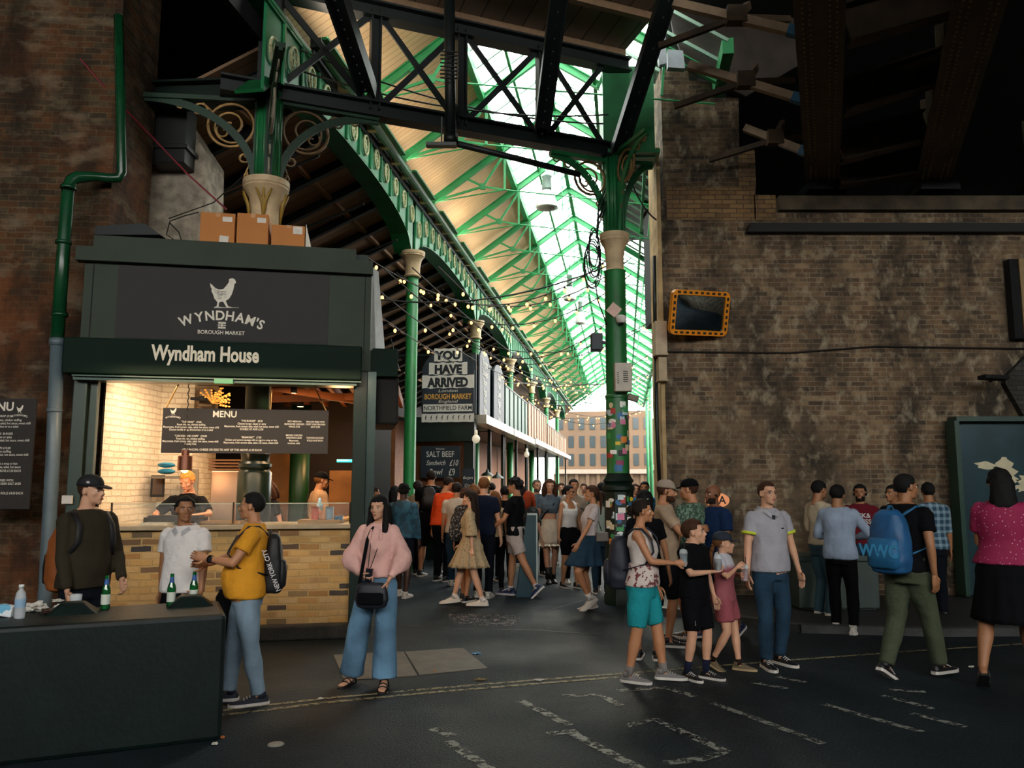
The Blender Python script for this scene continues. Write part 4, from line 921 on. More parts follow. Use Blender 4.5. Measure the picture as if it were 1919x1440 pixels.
for k, (a, b, n, sag) in enumerate(strings):
    t = thing('string_light', (ORDN[k] + ' string of warm bulbs crossing the market hall, counted from the street') if k < 15 else (ORDN[k-15] + ' long string of bulbs running down the hall, counted from the left'), 'string lights', a, 'strings of bulbs under the hall roof')
    pts = []
    for i in range(25):
        f = i/24; p = a.lerp(b, f); p.z -= sag*4*f*(1-f); pts.append(p-a)
    mb = MB(); mb.tube(pts, 0.011, 5); mb.build('wire', wirem, t)
    for i in range(n):
        f = (i+0.5)/n; p = a.lerp(b, f); p.z -= sag*4*f*(1-f)
        o = bpy.data.objects.new('bulb', bulb_mesh); COL.objects.link(o); o.parent = t; o.location = p-a
        o = bpy.data.objects.new('socket', cap_mesh); COL.objects.link(o); o.parent = t; o.location = p-a
# plain wires/cables draped across
for k, (p, q, lab) in enumerate((((P(560, 92, 10.4)), P(1130, 232, 11.7), 'upper black cable draped along the lattice girder'), (P(540, 125, 10.3), P(1140, 215, 11.6), 'lower black cable draped along the lattice girder'), (P(700, 560, 12), P(1135, 500, 12.2), 'black wire strung to the stickered column'), (P(1178, 330, 12), P(1255, 415, 12.6), 'bright wire at the wall end'))):
    mb = MB(); pts = []
    for i in range(25):
        f = i/24; r = p.lerp(q, f); r.z -= 0.25*4*f*(1-f); pts.append(r)
    mb.tube(pts, 0.013, 5); tag(recenter(mb.build('cable', wirem)), lab, 'cable')
# dropped green service rods and clutter between trusses
# bird-proof netting rods
# ================================================================ chicken stall
SLf = P(112, 670, 8.75); SRt = P(690, 700, 9.4)
OS = Vector((SLf.x, 8.75, 0)); XS = Vector((SRt.x-SLf.x, 9.4-8.75, 0)); WS = XS.length; XS.normalize(); NS = Vector((XS.y, -XS.x, 0))   # NS faces the street
def SFa(px, py, b=0.0):       # pixel on the plane parallel to the front, b metres behind it -> (a, z)
    p = hitplane(px, py, OS - NS*b, NS); return (p-OS).dot(XS), p.z
def S(a, b, z): return OS + XS*a - NS*b + Vector((0, 0, z))
stl = thing('food_stall', 'dark green chicken stall with a brick counter and lit kitchen', 'food stall', S(WS/2, 0, 0))
def sbox(mb, a0, a1, b0, b1, z0, z1, mi=0):
    mb.box8([S(a0, b0, z0), S(a1, b0, z0), S(a1, b1, z0), S(a0, b1, z0), S(a0, b0, z1), S(a1, b0, z1), S(a1, b1, z1), S(a0, b1, z1)], mi)
olive = mat('olive grey panel paint', '343e32', 0.8, var=0.12, scale=1.5); blk = mat('charcoal sign panel', '262220', 0.7, var=0.08, scale=1)
zf0 = SFa(400, 706)[1]; zf1 = SFa(400, 639)[1]; zt = SFa(400, 487)[1]; ztt = SFa(400, 456)[1]; zk = SFa(400, 990)[1]
aL = SFa(150, 900)[0]; aR = SFa(662, 900)[0]
zkb = 0.16
# local brick mesh for the counter
def stall_obj(mb, name, m, parent=stl, **k):
    ang = math.atan2(XS.y, XS.x); R = Matrix.Rotation(ang, 4, 'Z'); o = mb.build(name, m, None, **k); o.data.transform(R.inverted()); o.rotation_euler = (0, 0, ang); o.parent = parent; return o
mb = MB(); sbox(mb, aL+0.1, aR, 0.03, 0.40, zkb, zk-0.02); stall_obj(mb, 'brick_counter', M_brickS)
mb = MB(); sbox(mb, aL-0.3, aR+0.12, -0.12, 0.5, 0, zkb); mb.build('plinth', mat('grimy kerb stone', '2c2a26', 0.9, var=0.5, scale=6, bump=0.6), stl, bevel=0.02)
mb = MB(); sbox(mb, aL+0.1, aR, -0.04, 0.75, zk-0.02, zk+0.03); mb.build('worktop', mat('steel worktop', 'a99a80', 0.3, metal=0.4), stl, bevel=0.006)
mb = MB(); sbox(mb, aR-0.02, aR+0.14, -0.06, 0.12, 0.04, zf0+0.1); mb.build('right_post', M_dgreen, stl, bevel=0.01)
mb = MB(); sbox(mb, aR+0.14, aR+0.24, -0.02, 0.05, 0.04, zf0+0.1); sbox(mb, aR+0.20, aR+0.23, -0.03, -0.02, 1.0, 2.6); mb.build('shutter_rail', mat('greenish steel rail', '2e3d38', 0.35, metal=0.5), stl)
mb = MB(); sbox(mb, aL-0.12, aL+0.02, -0.04, 0.12, 0.04, zf0+0.1); sbox(mb, aL+0.04, aL+0.12, 0.0, 0.1, zk, zf0+0.1); mb.build('left_post', mat('green steel post', '22352c', 0.45), stl, bevel=0.01)
af0 = SFa(116, 670, -0.22)[0]; af1 = SFa(678, 670, -0.22)[0]
zfa0 = SFa(400, 706, -0.22)[1]; zfa1 = SFa(400, 640, -0.22)[1]
mb = MB(); sbox(mb, af0, af1, -0.22, 0.15, zfa0, zfa1); fas = mb.build('shutter_box', mat('racing green shutter box', '031a10', 0.65, var=0.1, scale=2, spec=0.15), stl, bevel=0.015)
a0 = SFa(283, 672, -0.225); a1 = SFa(486, 672, -0.225)
mb = MB(); put_text(mb, 'Wyndham House', S((a0[0]+a1[0])/2, -0.222, a0[1]-0.01), XS, ZV, 0.235, 0.032, 0.68); lt = mb.build('lettering', mat('cream letters', 'f5e8cc', 0.6, var=0.03), fas)
mb = MB(); sbox(mb, af0+0.1, af1-0.05, -0.15, 0.1, zfa0-0.06, zfa0); sbox(mb, af0+0.1, af1, -0.19, -0.17, zfa0-0.025, zfa0-0.01); mb.build('shutter_slot', mat('dull rail', '2a3a34', 0.3, metal=0.6), stl)
a = SFa(422, 709, -0.1); mb = MB(); sbox(mb, a[0]-0.1, a[0]+0.1, -0.21, -0.15, zfa0-0.075, zfa0-0.02); mb.build('green_tab', mat('green tab', '1f6a48', 0.4), stl)
# sign box
ab0 = SFa(155, 560)[0]; ab1 = SFa(697, 560)[0]
mb = MB(); sbox(mb, ab0, ab1, 0.0, 1.9, zf1-0.3, zt+0.02); bx = mb.build('sign_box', olive, stl)
for px in (172, 684):
    a = SFa(px, 560)[0]; mb = MB(); sbox(mb, a-0.006, a+0.006, -0.004, 0.0, zf1-0.1, zt); mb.build('panel_joint', mat('joint shadow', '0c100d', 0.8), bx)
a0 = SFa(219, 560); a1 = SFa(616, 560)
mb = MB(); sbox(mb, a0[0], a1[0], -0.012, 0.0, zf1, SFa(400, 510)[1]+0.03); sp = mb.build('sign_panel', blk, bx)
mb = MB(); am = SFa(416, 600)[0]
zw = SFa(416, 614, -0.01)[1]
put_arc_text(mb, "WYNDHAM'S", S(am, -0.016, SFa(416, 600, -0.01)[1]), XS, ZV, 0.155, 1.02, 0.024, 0.92, lift=0.0)
put_text(mb, 'BOROUGH MARKET', S(am, -0.016, SFa(416, 627, -0.01)[1]), XS, ZV, 0.062, 0.012, 0.92, lift=0)
fl0 = SFa(408, 616, -0.01); fl1 = SFa(424, 604, -0.01)
w_, h_ = fl1[0]-fl0[0], fl1[1]-fl0[1]
for dx, dz, ww, hh in ((0.5, 0.5, 1, 0.14), (0.5, 0.5, 0.14, 1), (0.22, 0.18, 0.34, 0.2), (0.78, 0.18, 0.34, 0.2), (0.22, 0.82, 0.34, 0.2), (0.78, 0.82, 0.34, 0.2), (0.5, 0.02, 1, 0.05), (0.5, 0.98, 1, 0.05)):
    c = (fl0[0]+w_*dx, fl0[1]+h_*dz); mb.quad(S(c[0]-w_*ww/2, -0.016, c[1]-h_*hh/2), S(c[0]+w_*ww/2, -0.016, c[1]-h_*hh/2), S(c[0]+w_*ww/2, -0.016, c[1]+h_*hh/2), S(c[0]-w_*ww/2, -0.016, c[1]+h_*hh/2))
# hen emblem, traced as a polygon in panel coordinates (crop pixels of the sign)
hen = [(812, 292), (822, 300), (845, 322), (865, 330), (890, 328), (905, 312), (918, 295), (926, 282), (925, 270), (934, 263), (950, 263), (962, 272), (968, 290), (958, 296), (956, 310), (950, 335), (940, 362), (925, 385), (905, 398), (912, 412), (920, 430), (945, 436), (912, 438), (900, 420), (892, 405), (880, 402), (866, 408), (862, 432), (885, 434), (838, 434), (852, 428), (856, 408), (850, 398), (838, 385), (830, 360), (820, 340), (822, 325), (815, 315)]
def crop8(x, y): return (140+x/3.198, 440+y/3.2)
hp = [SFa(*crop8(*p), -0.01) for p in hen]
mb.add([S(a, -0.016, z) for a, z in hp], [tuple(range(len(hp)))])
g0 = SFa(*crop8(835, 436), -0.01); g1 = SFa(*crop8(985, 438), -0.01); mb.quad(S(g0[0], -0.016, g0[1]-0.008), S(g1[0], -0.016, g1[1]-0.003), S(g1[0], -0.016, g1[1]), S(g0[0], -0.016, g0[1]))
mb.build('lettering', mat('bone white print', 'e6dfce', 0.7, var=0.04), sp)
mb = MB(); tri = []
for (x, y, r, q) in ((850, 345, 14, 0.5), (870, 350, 16, 0.2), (895, 350, 14, -0.2), (840, 330, 9, 0.9), (905, 370, 10, -0.5), (870, 375, 12, 0.1), (937, 283, 4, 0)):
    c = SFa(*crop8(x, y), -0.01); rr = r*0.0019
    for k in range(3): mb.quad(*[S(c[0]+u*rr*math.cos(q)-v*rr*math.sin(q), -0.019, c[1]+u*rr*math.sin(q)*-1+v*rr*math.cos(q)-(k-1)*0.018) for u, v in ((-1, -0.1), (1, -0.2), (1, 0.0), (-1, 0.1))])
mb.build('feather_lines', mat('feather grey', '5a564e', 0.8), sp)
mb = MB(); c0 = SFa(146, 487)[0]; c1 = SFa(699, 490)[0]; sbox(mb, c0, c1, -0.09, 0.05, zt-0.10, zt+0.06)
c0 = SFa(178, 470)[0]; c1 = SFa(668, 470)[0]; sbox(mb, c0, c1, -0.07, 0.05, zt+0.06, ztt); mb.build('cornice', olive, stl)
mb = MB(); sbox(mb, ab0+0.1, ab1-0.05, 0.05, 1.9, zt+0.02, ztt-0.03); mb.build('stall_roof', M_dgreen, stl)
# white side panel going back along the hall
mb = MB(); q0 = S(ab1-0.01, -0.02, zf1-0.05); q1 = S(ab1-0.01, -0.02, zt+0.0); dh = (H(0, 1, 0)-H(0, 0, 0))
mb.box8([q0, q0+XS*0.05+dh*0.05, q0+dh*.45+XS*0.05, q0+dh*.45, q1, q1+XS*0.02, q1+dh*.2+XS*0.02, q1+dh*.2]); mb.build('side_panel', mat('pale side panel', '8b8d88', 0.5), stl)
# side shutter housing (right)
s0 = SFa(692, 700, 0.1); s1 = SFa(745, 700, 0.1)
mb = MB(); zz0 = SFa(720, 708, 0.1)[1]; zz1 = SFa(720, 656, 0.1)[1]; sbox(mb, s0[0], s1[0], -0.0, 1.4, zz0, zz1); mb.build('side_shutter_box', mat('racing green shutter box', '0c2419', 0.4), stl, bevel=0.01)
mb = MB(); sbox(mb, s0[0]+0.03, s1[0]+0.02, 0.1, 1.2, SFa(720, 795, 0.1)[1], zz0); mb.build('side_bin', M_void, stl, bevel=0.03)
# interior
inner_b = 3.2
mb = MB(); # white brick left wall, angled, with returns
ia = [S(aL+0.12, 0.3, 0), S(SFa(300, 800, 1.6)[0], 1.6, 0), S(SFa(300, 800, 1.6)[0]+0.02, 3.6, 0)]
for p, q in ((ia[0], ia[1]), (ia[1], S(SFa(362, 800, 1.7)[0], 1.7, 0)), (S(SFa(362, 800, 1.7)[0], 1.7, 0), S(SFa(362, 800, 1.7)[0], 3.6, 0))):
    mb.box8([p, q, q+Vector((-0.1, 0.15, 0)), p+Vector((-0.1, 0.15, 0)), p+ZV*3.3, q+ZV*3.3, q+Vector((-0.1, 0.15, 3.3)), p+Vector((-0.1, 0.15, 3.3))])
mb.build('white_brick_wall', M_brickW, stl)
mb = MB(); sbox(mb, aL-0.5, aR+0.3, 4.6, 4.7, 0, 3.4); mb.build('back_partition', mat('dark kitchen wall', '1c120b', 0.8), stl)
mb = MB(); sbox(mb, aR+0.05, aR+0.12, 1.5, 4.6, 0, 2.0); mb.build('side_partition', mat('dark kitchen wall', '1c120b', 0.8), stl)
mb = MB(); sbox(mb, aL-0.2, aR+0.3, 1.9, 4.7, zf0+0.45, zf0+0.55); mb.build('kitchen_ceiling', mat('dark joist ceiling', '1a1008', 0.8), stl)
mb = MB()
for k in range(7): mb.beam(S(1.7+0.32*k, 0.5, zf0+0.28), S(2.1+0.32*k, 4.6, zf0+0.18), 0.06, 0.14)
mb.beam(S(aR-1.2, 1.2, zf0+0.05), S(aR+0.02, 2.2, zf0-0.02), 0.05, 0.10); mb.beam(S(aR-1.2, 2.4, zf0+0.0), S(aR+0.02, 2.0, zf0+0.02), 0.05, 0.10)
mb.build('ceiling_joist', mat('orange lit joist', '8a4c20', 0.7), stl)
mb = MB()
pz = SFa(520, 870, 4.5)
for px, w, m in ((470, 0.5, 0),): pass
sbox(mb, SFa(505, 870, 4.4)[0], SFa(545, 870, 4.4)[0], 4.4, 4.5, 0.9, 2.4); sbox(mb, SFa(618, 870, 4.4)[0], SFa(662, 870, 4.4)[0], 4.4, 4.5, 0.9, 1.95)
mb.build('tan_panel', mat('amber kitchen panel', '9a6a34', 0.7, var=0.3, scale=3), stl)
mb = MB(); mb.tube([S(SFa(562, 870, 3.9)[0], 3.9, 0), S(SFa(562, 870, 3.9)[0], 3.9, 3.0)], 0.16, 18); mb.build('green_duct', mat('kitchen green', '0f3a1c', 0.4), stl, smooth=True)
mb = MB(); sbox(mb, aL+0.15, aR, 0.42, 4.6, 0, 0.14); mb.build('kitchen_floor', mat('kitchen floor', '2a2018', 0.6), stl)
# steel hood / oven behind the worker
mb = MB(); a0 = SFa(408, 940, 1.6)[0]; a1 = SFa(446, 940, 1.6)[0]
sbox(mb, a0-0.08, a1+0.02, 1.5, 2.1, 0.9, SFa(425, 883, 1.6)[1]); mb.build('steel_oven', mat('warm stainless', 'b59a84', 0.3, metal=0.6, var=0.1, scale=2), stl, bevel=0.01)
mb = MB()
for k in range(4): sbox(mb, a0-0.12, a1+0.05, 1.5, 2.0, SFa(425, 882, 1.6)[1]+0.04*k, SFa(425, 882, 1.6)[1]+0.04*k+0.022)
mb.build('tray_rack', mat('brown trays', '7a5030', 0.5), stl)
mb = MB(); sbox(mb, SFa(340, 900, 1.5)[0], SFa(372, 900, 1.5)[0], 1.45, 1.5, SFa(350, 970, 1.5)[1], SFa(350, 880, 1.5)[1]+0.0)
mb.build('steel_splashback', mat('soft stainless', '9c8a70', 0.35, metal=0.3), stl)
# glass screen
gz1 = SFa(400, 945, 0.1)[1]
gs = thing('glass_screen', 'clear glass food screen standing on the stall counter', 'glass screen', S(2.5, 0.05, zk))
g0_ = SFa(206, 970)[0]; g1_ = SFa(436, 970)[0]; g2_ = SFa(656, 970)[0]; gg = glass('screen glass', (0.95, 1, 0.98), 0.09, 0.03)
for a, b in ((g0_, g1_-0.02), (g1_+0.02, g2_)):
    mb = MB(); mb.quad(S(a, 0.06, zk+0.03), S(b, 0.06, zk+0.03), S(b, 0.06, gz1), S(a, 0.06, gz1)); mb.build('pane', gg, gs)
mb = MB(); sbox(mb, g0_, g2_, 0.05, 0.07, gz1, gz1+0.008); sbox(mb, g0_, g2_, 0.06, 0.28, gz1, gz1+0.004); mb.build('top_edge', mat('glass edge', 'b4c0ae', 0.2), gs)
for a in (g0_, g1_, g2_):
    mb = MB(); mb.tube([S(a, 0.05, zk+0.02), S(a, 0.05, gz1+0.02)], 0.012, 8); mb.build('support_post', mat('chrome', 'c8c4ba', 0.15, metal=1), gs)
setbase(gs, S(2.5, 0.05, zk))
setbase(stl, S(WS/2, 0, 0))
# items behind the glass
def sitem(name, lab, cat, mb, m, px, b, z=None, smooth=True, group=None):
    a = SFa(px, 980, b)[0]; o = mb.build(name, m, smooth=smooth); o.location = S(a, b, z if z is not None else zk+0.031); return tag(o, lab, cat, group)
def cup(r=0.04, h=0.13, t=1.25): 
    m = MB(); m.lathe([(r*0.8, 0), (r*0.82, 0.005), (r, h), (r*0.96, h), (r*0.76, 0.01)], (0, 0, 0), 18, caps=False); m.lathe([(0.001, 0.008), (r*0.8, 0.008)], (0, 0, 0), 18, caps=False); return m
sitem('paper_cup', 'coral red cup behind the glass on the stall counter', 'cup', cup(0.05, 0.15), mat('coral cup', 'd8604a', 0.4), 590, 0.25)
sitem('paper_cup', 'orange tub beside the coral cup on the stall counter', 'cup', cup(0.055, 0.10), mat('peach tub', 'd08a5a', 0.5), 606, 0.3)
sitem('paper_cup', 'grey blue cup behind the glass on the stall counter', 'cup', cup(0.05, 0.15), mat('grey blue cup', '8fa0ac', 0.4), 617, 0.25)
mb = MB(); mb.lathe([(0.03, 0), (0.035, 0.01), (0.035, 0.17), (0.015, 0.22), (0.014, 0.25), (0.0, 0.25)], (0, 0, 0), 14)
sitem('squeeze_bottle', 'blue and white squeeze bottle behind the stall glass', 'bottle', mb, mat('pale blue plastic', '9cc4d8', 0.4), 598, 0.42)
mb = MB(); mb.box((0, 0, 0.02), (0.5, 0.22, 0.04)); sitem('bread_board', 'wooden tray under the cups on the stall counter', 'tray', mb, mat('board wood', 'a8763c', 0.6), 602, 0.32, z=zk+0.03, smooth=False)
for o in COL.objects:
    if o.name.startswith(('paper_cup', 'squeeze_bottle')): o.location.z = zk+0.073
sitem('takeaway_tub', 'blue rimmed food tub near the right end of the stall counter', 'tub', cup(0.06, 0.08), mat('teal tub', '2f6a8a', 0.4), 634, 0.3)
mb = MB(); mb.box((0, 0, 0.04), (0.62, 0.3, 0.08)); mb.box((0, 0, 0.09), (0.56, 0.24, 0.02)); sitem('food_tray', 'long steel food tray in front of the blonde worker', 'tray', mb, mat('dark steel pan', '3a332a', 0.3, metal=0.7), 330, 0.35, smooth=False)
mb = MB(); mb.box((0, 0, 0.015), (0.3, 0.2, 0.03)); sitem('paper_stack', 'white paper sheets beside the food tray', 'paper', mb, mat('greaseproof white', 'c8bda4', 0.7), 296, 0.14, smooth=False)
mb = MB(); mb.box((0, 0, 0.02), (0.55, 0.22, 0.03)); sitem('chopping_board', 'pale wooden chopping board on the stall counter', 'board', mb, mat('board wood', 'a8763c', 0.6), 412, 0.28, smooth=False)
mb = MB()
rr = random.Random(2)
for k in range(10): mb.ell((rr.uniform(-0.13, 0.13), rr.uniform(-0.05, 0.05), 0.03+rr.random()*0.02), (0.04, 0.03, 0.03), nu=8, nv=5)
sitem('chip_tray', 'tray of chips and food at the right end of the stall counter', 'food', mb, mat('chip gold', 'c08a3a', 0.6), 646, 0.5)
o = [x for x in COL.objects if x.name.startswith('chip_tray')][0]; o['kind'] = 'stuff'
# pendant lamp
pa, pz0 = SFa(346, 882, 0.3)
t = thing('pendant_lamp', 'copper cylinder heat lamp hanging over the counter', 'lamp', S(pa, 0.3, pz0))
mb = MB(); mb.lathe([(0.082, 0.0), (0.082, 0.16), (0.078, 0.165), (0.045, 0.17), (0.045, 0.235), (0.02, 0.24)], (0, 0, 0), 24, caps=False); mb.build('shade', mat('brushed copper', '9c6a58', 0.3, metal=0.9, var=0.1), t, autos=True)
mb = MB(); mb.ell((0, 0, 0.03), (0.05, 0.05, 0.06)); mb.build('bulb', mat('heat bulb', 'ffb060', 0.3, emit=8), t, smooth=True)
mb = MB()
for k in range(40): mb.tube([(0.008*math.cos(k*1.6), 0.008*math.sin(k*1.6), 0.24+k*0.022), (0.008*math.cos(k*1.6+1.6), 0.008*math.sin(k*1.6+1.6), 0.262+k*0.022)], 0.006, 5)
mb.build('cord', wirem, t)
# hanging menu board
m0 = SFa(302, 849, 0.45); m1 = SFa(616, 770, 0.45)
t = thing('menu_board', 'long black menu board hanging inside the chicken stall', 'menu board', S(m0[0], 0.45, m0[1]))
mb = MB(); sbox(mb, m0[0], m1[0], 0.43, 0.45, m0[1], m1[1]); mb.build('board', blk, t)
mb = MB(); Wb = m1[0]-m0[0]; Hb = m1[1]-m0[1]
def MT(s, fx, fz, size, bold=0.008, sx=0.95): put_text(mb, s, S(m0[0]+Wb*fx, 0.426, m0[1]+Hb*(1-fz)), XS, ZV, size*Hb, bold, sx, lift=0)
MT('MENU', 0.365, 0.19, 0.20, 0.018)
c1 = ['"THE WRAP"   £9.00', 'Roast chicken, chicken stuffing,', 'Mayonnaise, fresh tomato salsa, salad, hot sauce, sweet chilli', 'Choose tortilla wrap, Brioche bun or as a salad']
for i, q in enumerate(c1): MT(q, 0.17, 0.33+0.058*i, 0.062, 0.012, 0.78)
c1 = ['"CHICKEN AND CHIPS"   £10.00', 'Roast chicken, chicken stuffing,', 'Mayonnaise, fresh tomato salsa, salad, hot sauce, sweet chilli', 'Chunky fries']
for i, q in enumerate(c1): MT(q, 0.17, 0.645+0.058*i, 0.062, 0.012, 0.78)
for i, q in enumerate(['"THE BURGER"   £8.50', 'Chicken burger, classic or spicy', 'Mayonnaise, fresh tomato salsa, salad, hot sauce, sweet chilli', 'DOUBLE UP: ADD £3.50']): MT(q, 0.53, 0.29+0.062*i, 0.062, 0.012, 0.78)
for i, q in enumerate(['"BREAKFAST"   £7.50', 'Chicken and apricot sausage with an egg in a wrap or bun', 'Mayonnaise, fresh tomato salsa, salad, hot sauce, sweet chilli']): MT(q, 0.53, 0.66+0.06*i, 0.062, 0.012, 0.78)
for i, q in enumerate(['SPICY MEXICAN', 'MARINATED CHICKEN', 'WINGS £7.50']): MT(q, 0.79, 0.285+0.06*i, 0.055, 0.012, 0.78)
for i, q in enumerate(['SKIN-ON FRIES WITH', 'CRISPY CHICKEN SKIN', 'SALT £4.50']): MT(q, 0.92, 0.285+0.06*i, 0.055, 0.012, 0.78)
for i, q in enumerate(['SMOKED CHICKEN', 'SANDWICH £8.00', 'Mayonnaise,', 'tomatoes, salad']): MT(q, 0.79, 0.60+0.06*i, 0.055, 0.012, 0.78)
for i, q in enumerate(['CHICKEN SAUSAGE', 'ROLLS £4.50 EACH']): MT(q, 0.92, 0.655+0.06*i, 0.055, 0.012, 0.78)
MT('ADD BACON, CHEESE OR EGG TO ANY OF THE ABOVE £1.50 EACH', 0.36, 0.945, 0.062, 0.014, 0.9)
def mini_logo(mb, O, X, sz, lift):
    hx = [((x-885)/170, (360-y)/170) for x, y in hen]
    X = Vector(X).normalized(); Nn = X.cross(ZV)
    mb.add([Vector(O)+X*(x*sz*0.9)+ZV*(y*sz*0.9+sz*0.25)+Nn*lift for x, y in hx], [tuple(range(len(hx)))])
    put_arc_text(mb, "WYNDHAM'S", Vector(O)+Nn*lift-ZV*sz*0.52, X, ZV, sz*0.34, sz*2.2, 0.02, 0.9, lift=0)
mini_logo(mb, S(m0[0]+Wb*0.06, 0.426, m0[1]+Hb*0.87), XS, 0.085, 0.0)
mb.build('lettering', mat('bone white print', 'c9c2b2', 0.7), t)
mb = MB(); zc_ = zf0+0.1
mb.tube([S(m0[0]+0.03, 0.44, m1[1]), S(m0[0]+0.22, 0.44, zc_)], 0.010, 5); mb.tube([S(m1[0]-0.03, 0.44, m1[1]), S(m1[0]-0.25, 0.44, zc_)], 0.008, 5); mb.tube([S(m0[0]+Wb*0.64, 0.44, m1[1]), S(m0[0]+Wb*0.64, 0.44, zc_)], 0.006, 5)
mb.build('hanging_rope', mat('straw rope', 'b08a4c', 0.8), t)
setbase(t, S(m0[0], 0.45, m0[1]))
# small kitchen things
def kbox(name, lab, cat, px0, py0, px1, py1, b, th, m, **k):
    a0, z0 = SFa(px0, py1, b); a1, z1 = SFa(px1, py0, b); mb = MB(); sbox(mb, a0, a1, b, b+th, z0, z1); o = recenter(mb.build(name, m, bevel=0.006)); return tag(o, lab, cat)
t = kbox('wall_frame', 'small dark framed screen on the white brick beside the worker', 'screen', 281, 891, 309, 932, 1.42, 0.03, mat('frame black', '1a120c', 0.5))
mb = MB(); a0, z0 = SFa(285, 927, 1.41); a1, z1 = SFa(305, 897, 1.41); sbox(mb, a0, a1, 1.412, 1.418, z0, z1); o = mb.build('screen_glass', mat('dim screen', '6a5440', 0.3), t); o.location = -t.location
kbox('switch_box', 'upper black switch box on the white brick wall', 'switch box', 260, 780, 280, 804, 1.36, 0.08, M_void)
kbox('switch_box', 'lower grey switch box on the white brick wall', 'switch box', 257, 860, 277, 881, 1.36, 0.08, mat('grey switch', '4a4034', 0.6))
kbox('extractor_motor', 'dark steel extractor motor above the menu board', 'motor', 372, 728, 398, 762, 1.5, 0.3, mat('dull motor', '4a3a24', 0.4, metal=0.5))
mb = MB(); c = S(SFa(398, 750, 1.3)[0], 1.3, SFa(398, 750, 1.3)[1])
mb.tube([(-0.28, 0, 0.02), (-0.05, 0, 0)], 0.022, 6); mb.lathe([(0.05, -0.03), (0.07, 0), (0.05, 0.03)], (-0.12, 0, 0.02), 10)
tag_o = mb.build('wall_bracket', M_void); tag_o.location = c; tag(tag_o, 'black iron bracket holding dried flowers above the menu', 'bracket')
mb = MB()
for k in range(26):
    a = rr.uniform(-0.4, 2.4); L_ = rr.uniform(0.1, 0.24); e = Vector((L_*math.cos(a), rr.uniform(-0.05, 0.05), L_*math.sin(a)))
    mb.tube([(0, 0, 0), e*0.5+Vector((0, 0, 0.02)), e], [0.004, 0.004, 0.003], 4)
    for q in range(3): mb.ell(e*(0.6+0.2*q), (0.016, 0.012, 0.012), nu=6, nv=4)
o = mb.build('dried_flowers', mat('dried gold flowers', 'c08434', 0.7)); o.location = c+Vector((0.02, -0.05, -0.05)); tag(o, 'spray of golden dried flowers hung above the menu board', 'dried flowers')
for k, (px, py) in enumerate(((312, 884), (312, 872))):
    mb = MB(); mb.ell((0, 0, 0), (0.11, 0.09, 0.035)); mb.lathe([(0.04, 0.0), (0.10, -0.02)], (0, 0, 0.03), 14)
    o = mb.build('blue_bowl', mat('cyan plastic', '1b7a9c', 0.35), smooth=True); a, z = SFa(px, py, 1.3); o.location = S(a, 1.3, z); tag(o, ['lower blue plastic bowl on the shelf by the worker', 'upper blue plastic bowl on the shelf by the worker'][k], 'bowl')
mb = MB(); a, z = SFa(325, 893, 1.35); sbox(mb, a-0.22, a+0.12, 1.15, 1.4, z-0.03, z); tag(recenter(mb.build('shelf', mat('steel shelf', '7a6c58', 0.4, metal=0.5))), 'narrow steel shelf under the blue bowls', 'shelf')
# downlights (spots) in the kitchen
for k, (px, py, b) in enumerate(((531, 717, 0.55), (549, 737, 1.5), (563, 762, 2.4))):
    a, z = SFa(px, py, b); t = thing('downlight', ['nearest round ceiling spotlight in the stall', 'middle round ceiling spotlight in the stall', 'farthest round ceiling spotlight in the stall'][k], 'spotlight', S(a, b, z))
    mb = MB(); mb.lathe([(0.05, 0), (0.055, 0.03), (0.04, 0.12)], (0, 0, 0), 16); mb.build('can', M_void, t, smooth=True)
    mb = MB(); mb.lathe([(0.001, -0.004), (0.045, -0.004)], (0, 0, 0), 16, caps=False); mb.build('lens', mat('lamp lens', 'ffd9a0', 0.3, emit=12), t)
    lamp('SPOT', 'spot glow', S(a, b, z-0.03), 60, (1, 0.66, 0.36), 0.05, spot=2.3, target=S(a-0.4, b, 0.5))
mb = MB(); a, z = SFa(648, 864, 3.6); mb.tube([S(a-0.14, 3.6, z), S(a+0.1, 3.6, z)], 0.022, 8); tag(recenter(mb.build('neon_tube', mat('cyan tube', '2ad6b8', 0.3, emit=3))), 'short cyan glowing tube in the back of the stall', 'light')
# warm light of the kitchen
lamp('AREA', 'kitchen strip', S(1.4, 0.75, zf0-0.02), 36, (1, 0.74, 0.50), 1.6, target=S(1.0, 1.4, 0.9), sizey=0.3)
lamp('AREA', 'kitchen strip', S(3.0, 1.2, zf0-0.02), 26, (1, 0.6, 0.30), 1.0, target=S(2.9, 1.6, 0.9), sizey=0.3)
lamp('POINT', 'heat lamp glow', S(pa, 0.3, pz0-0.1), 7, (1, 0.55, 0.25), 0.05)
lamp('POINT', 'kitchen glow', S(3.0, 3.4, 2.3), 35, (1, 0.5, 0.2), 0.15)
# added warm light below the shutter box, there to brighten the brick counter
lamp('AREA', 'added counter light', S(2.0, -0.55, zf0+0.05), 42, (1, 0.70, 0.42), 2.8, target=S(2.0, -0.2, 0.6), sizey=0.15)
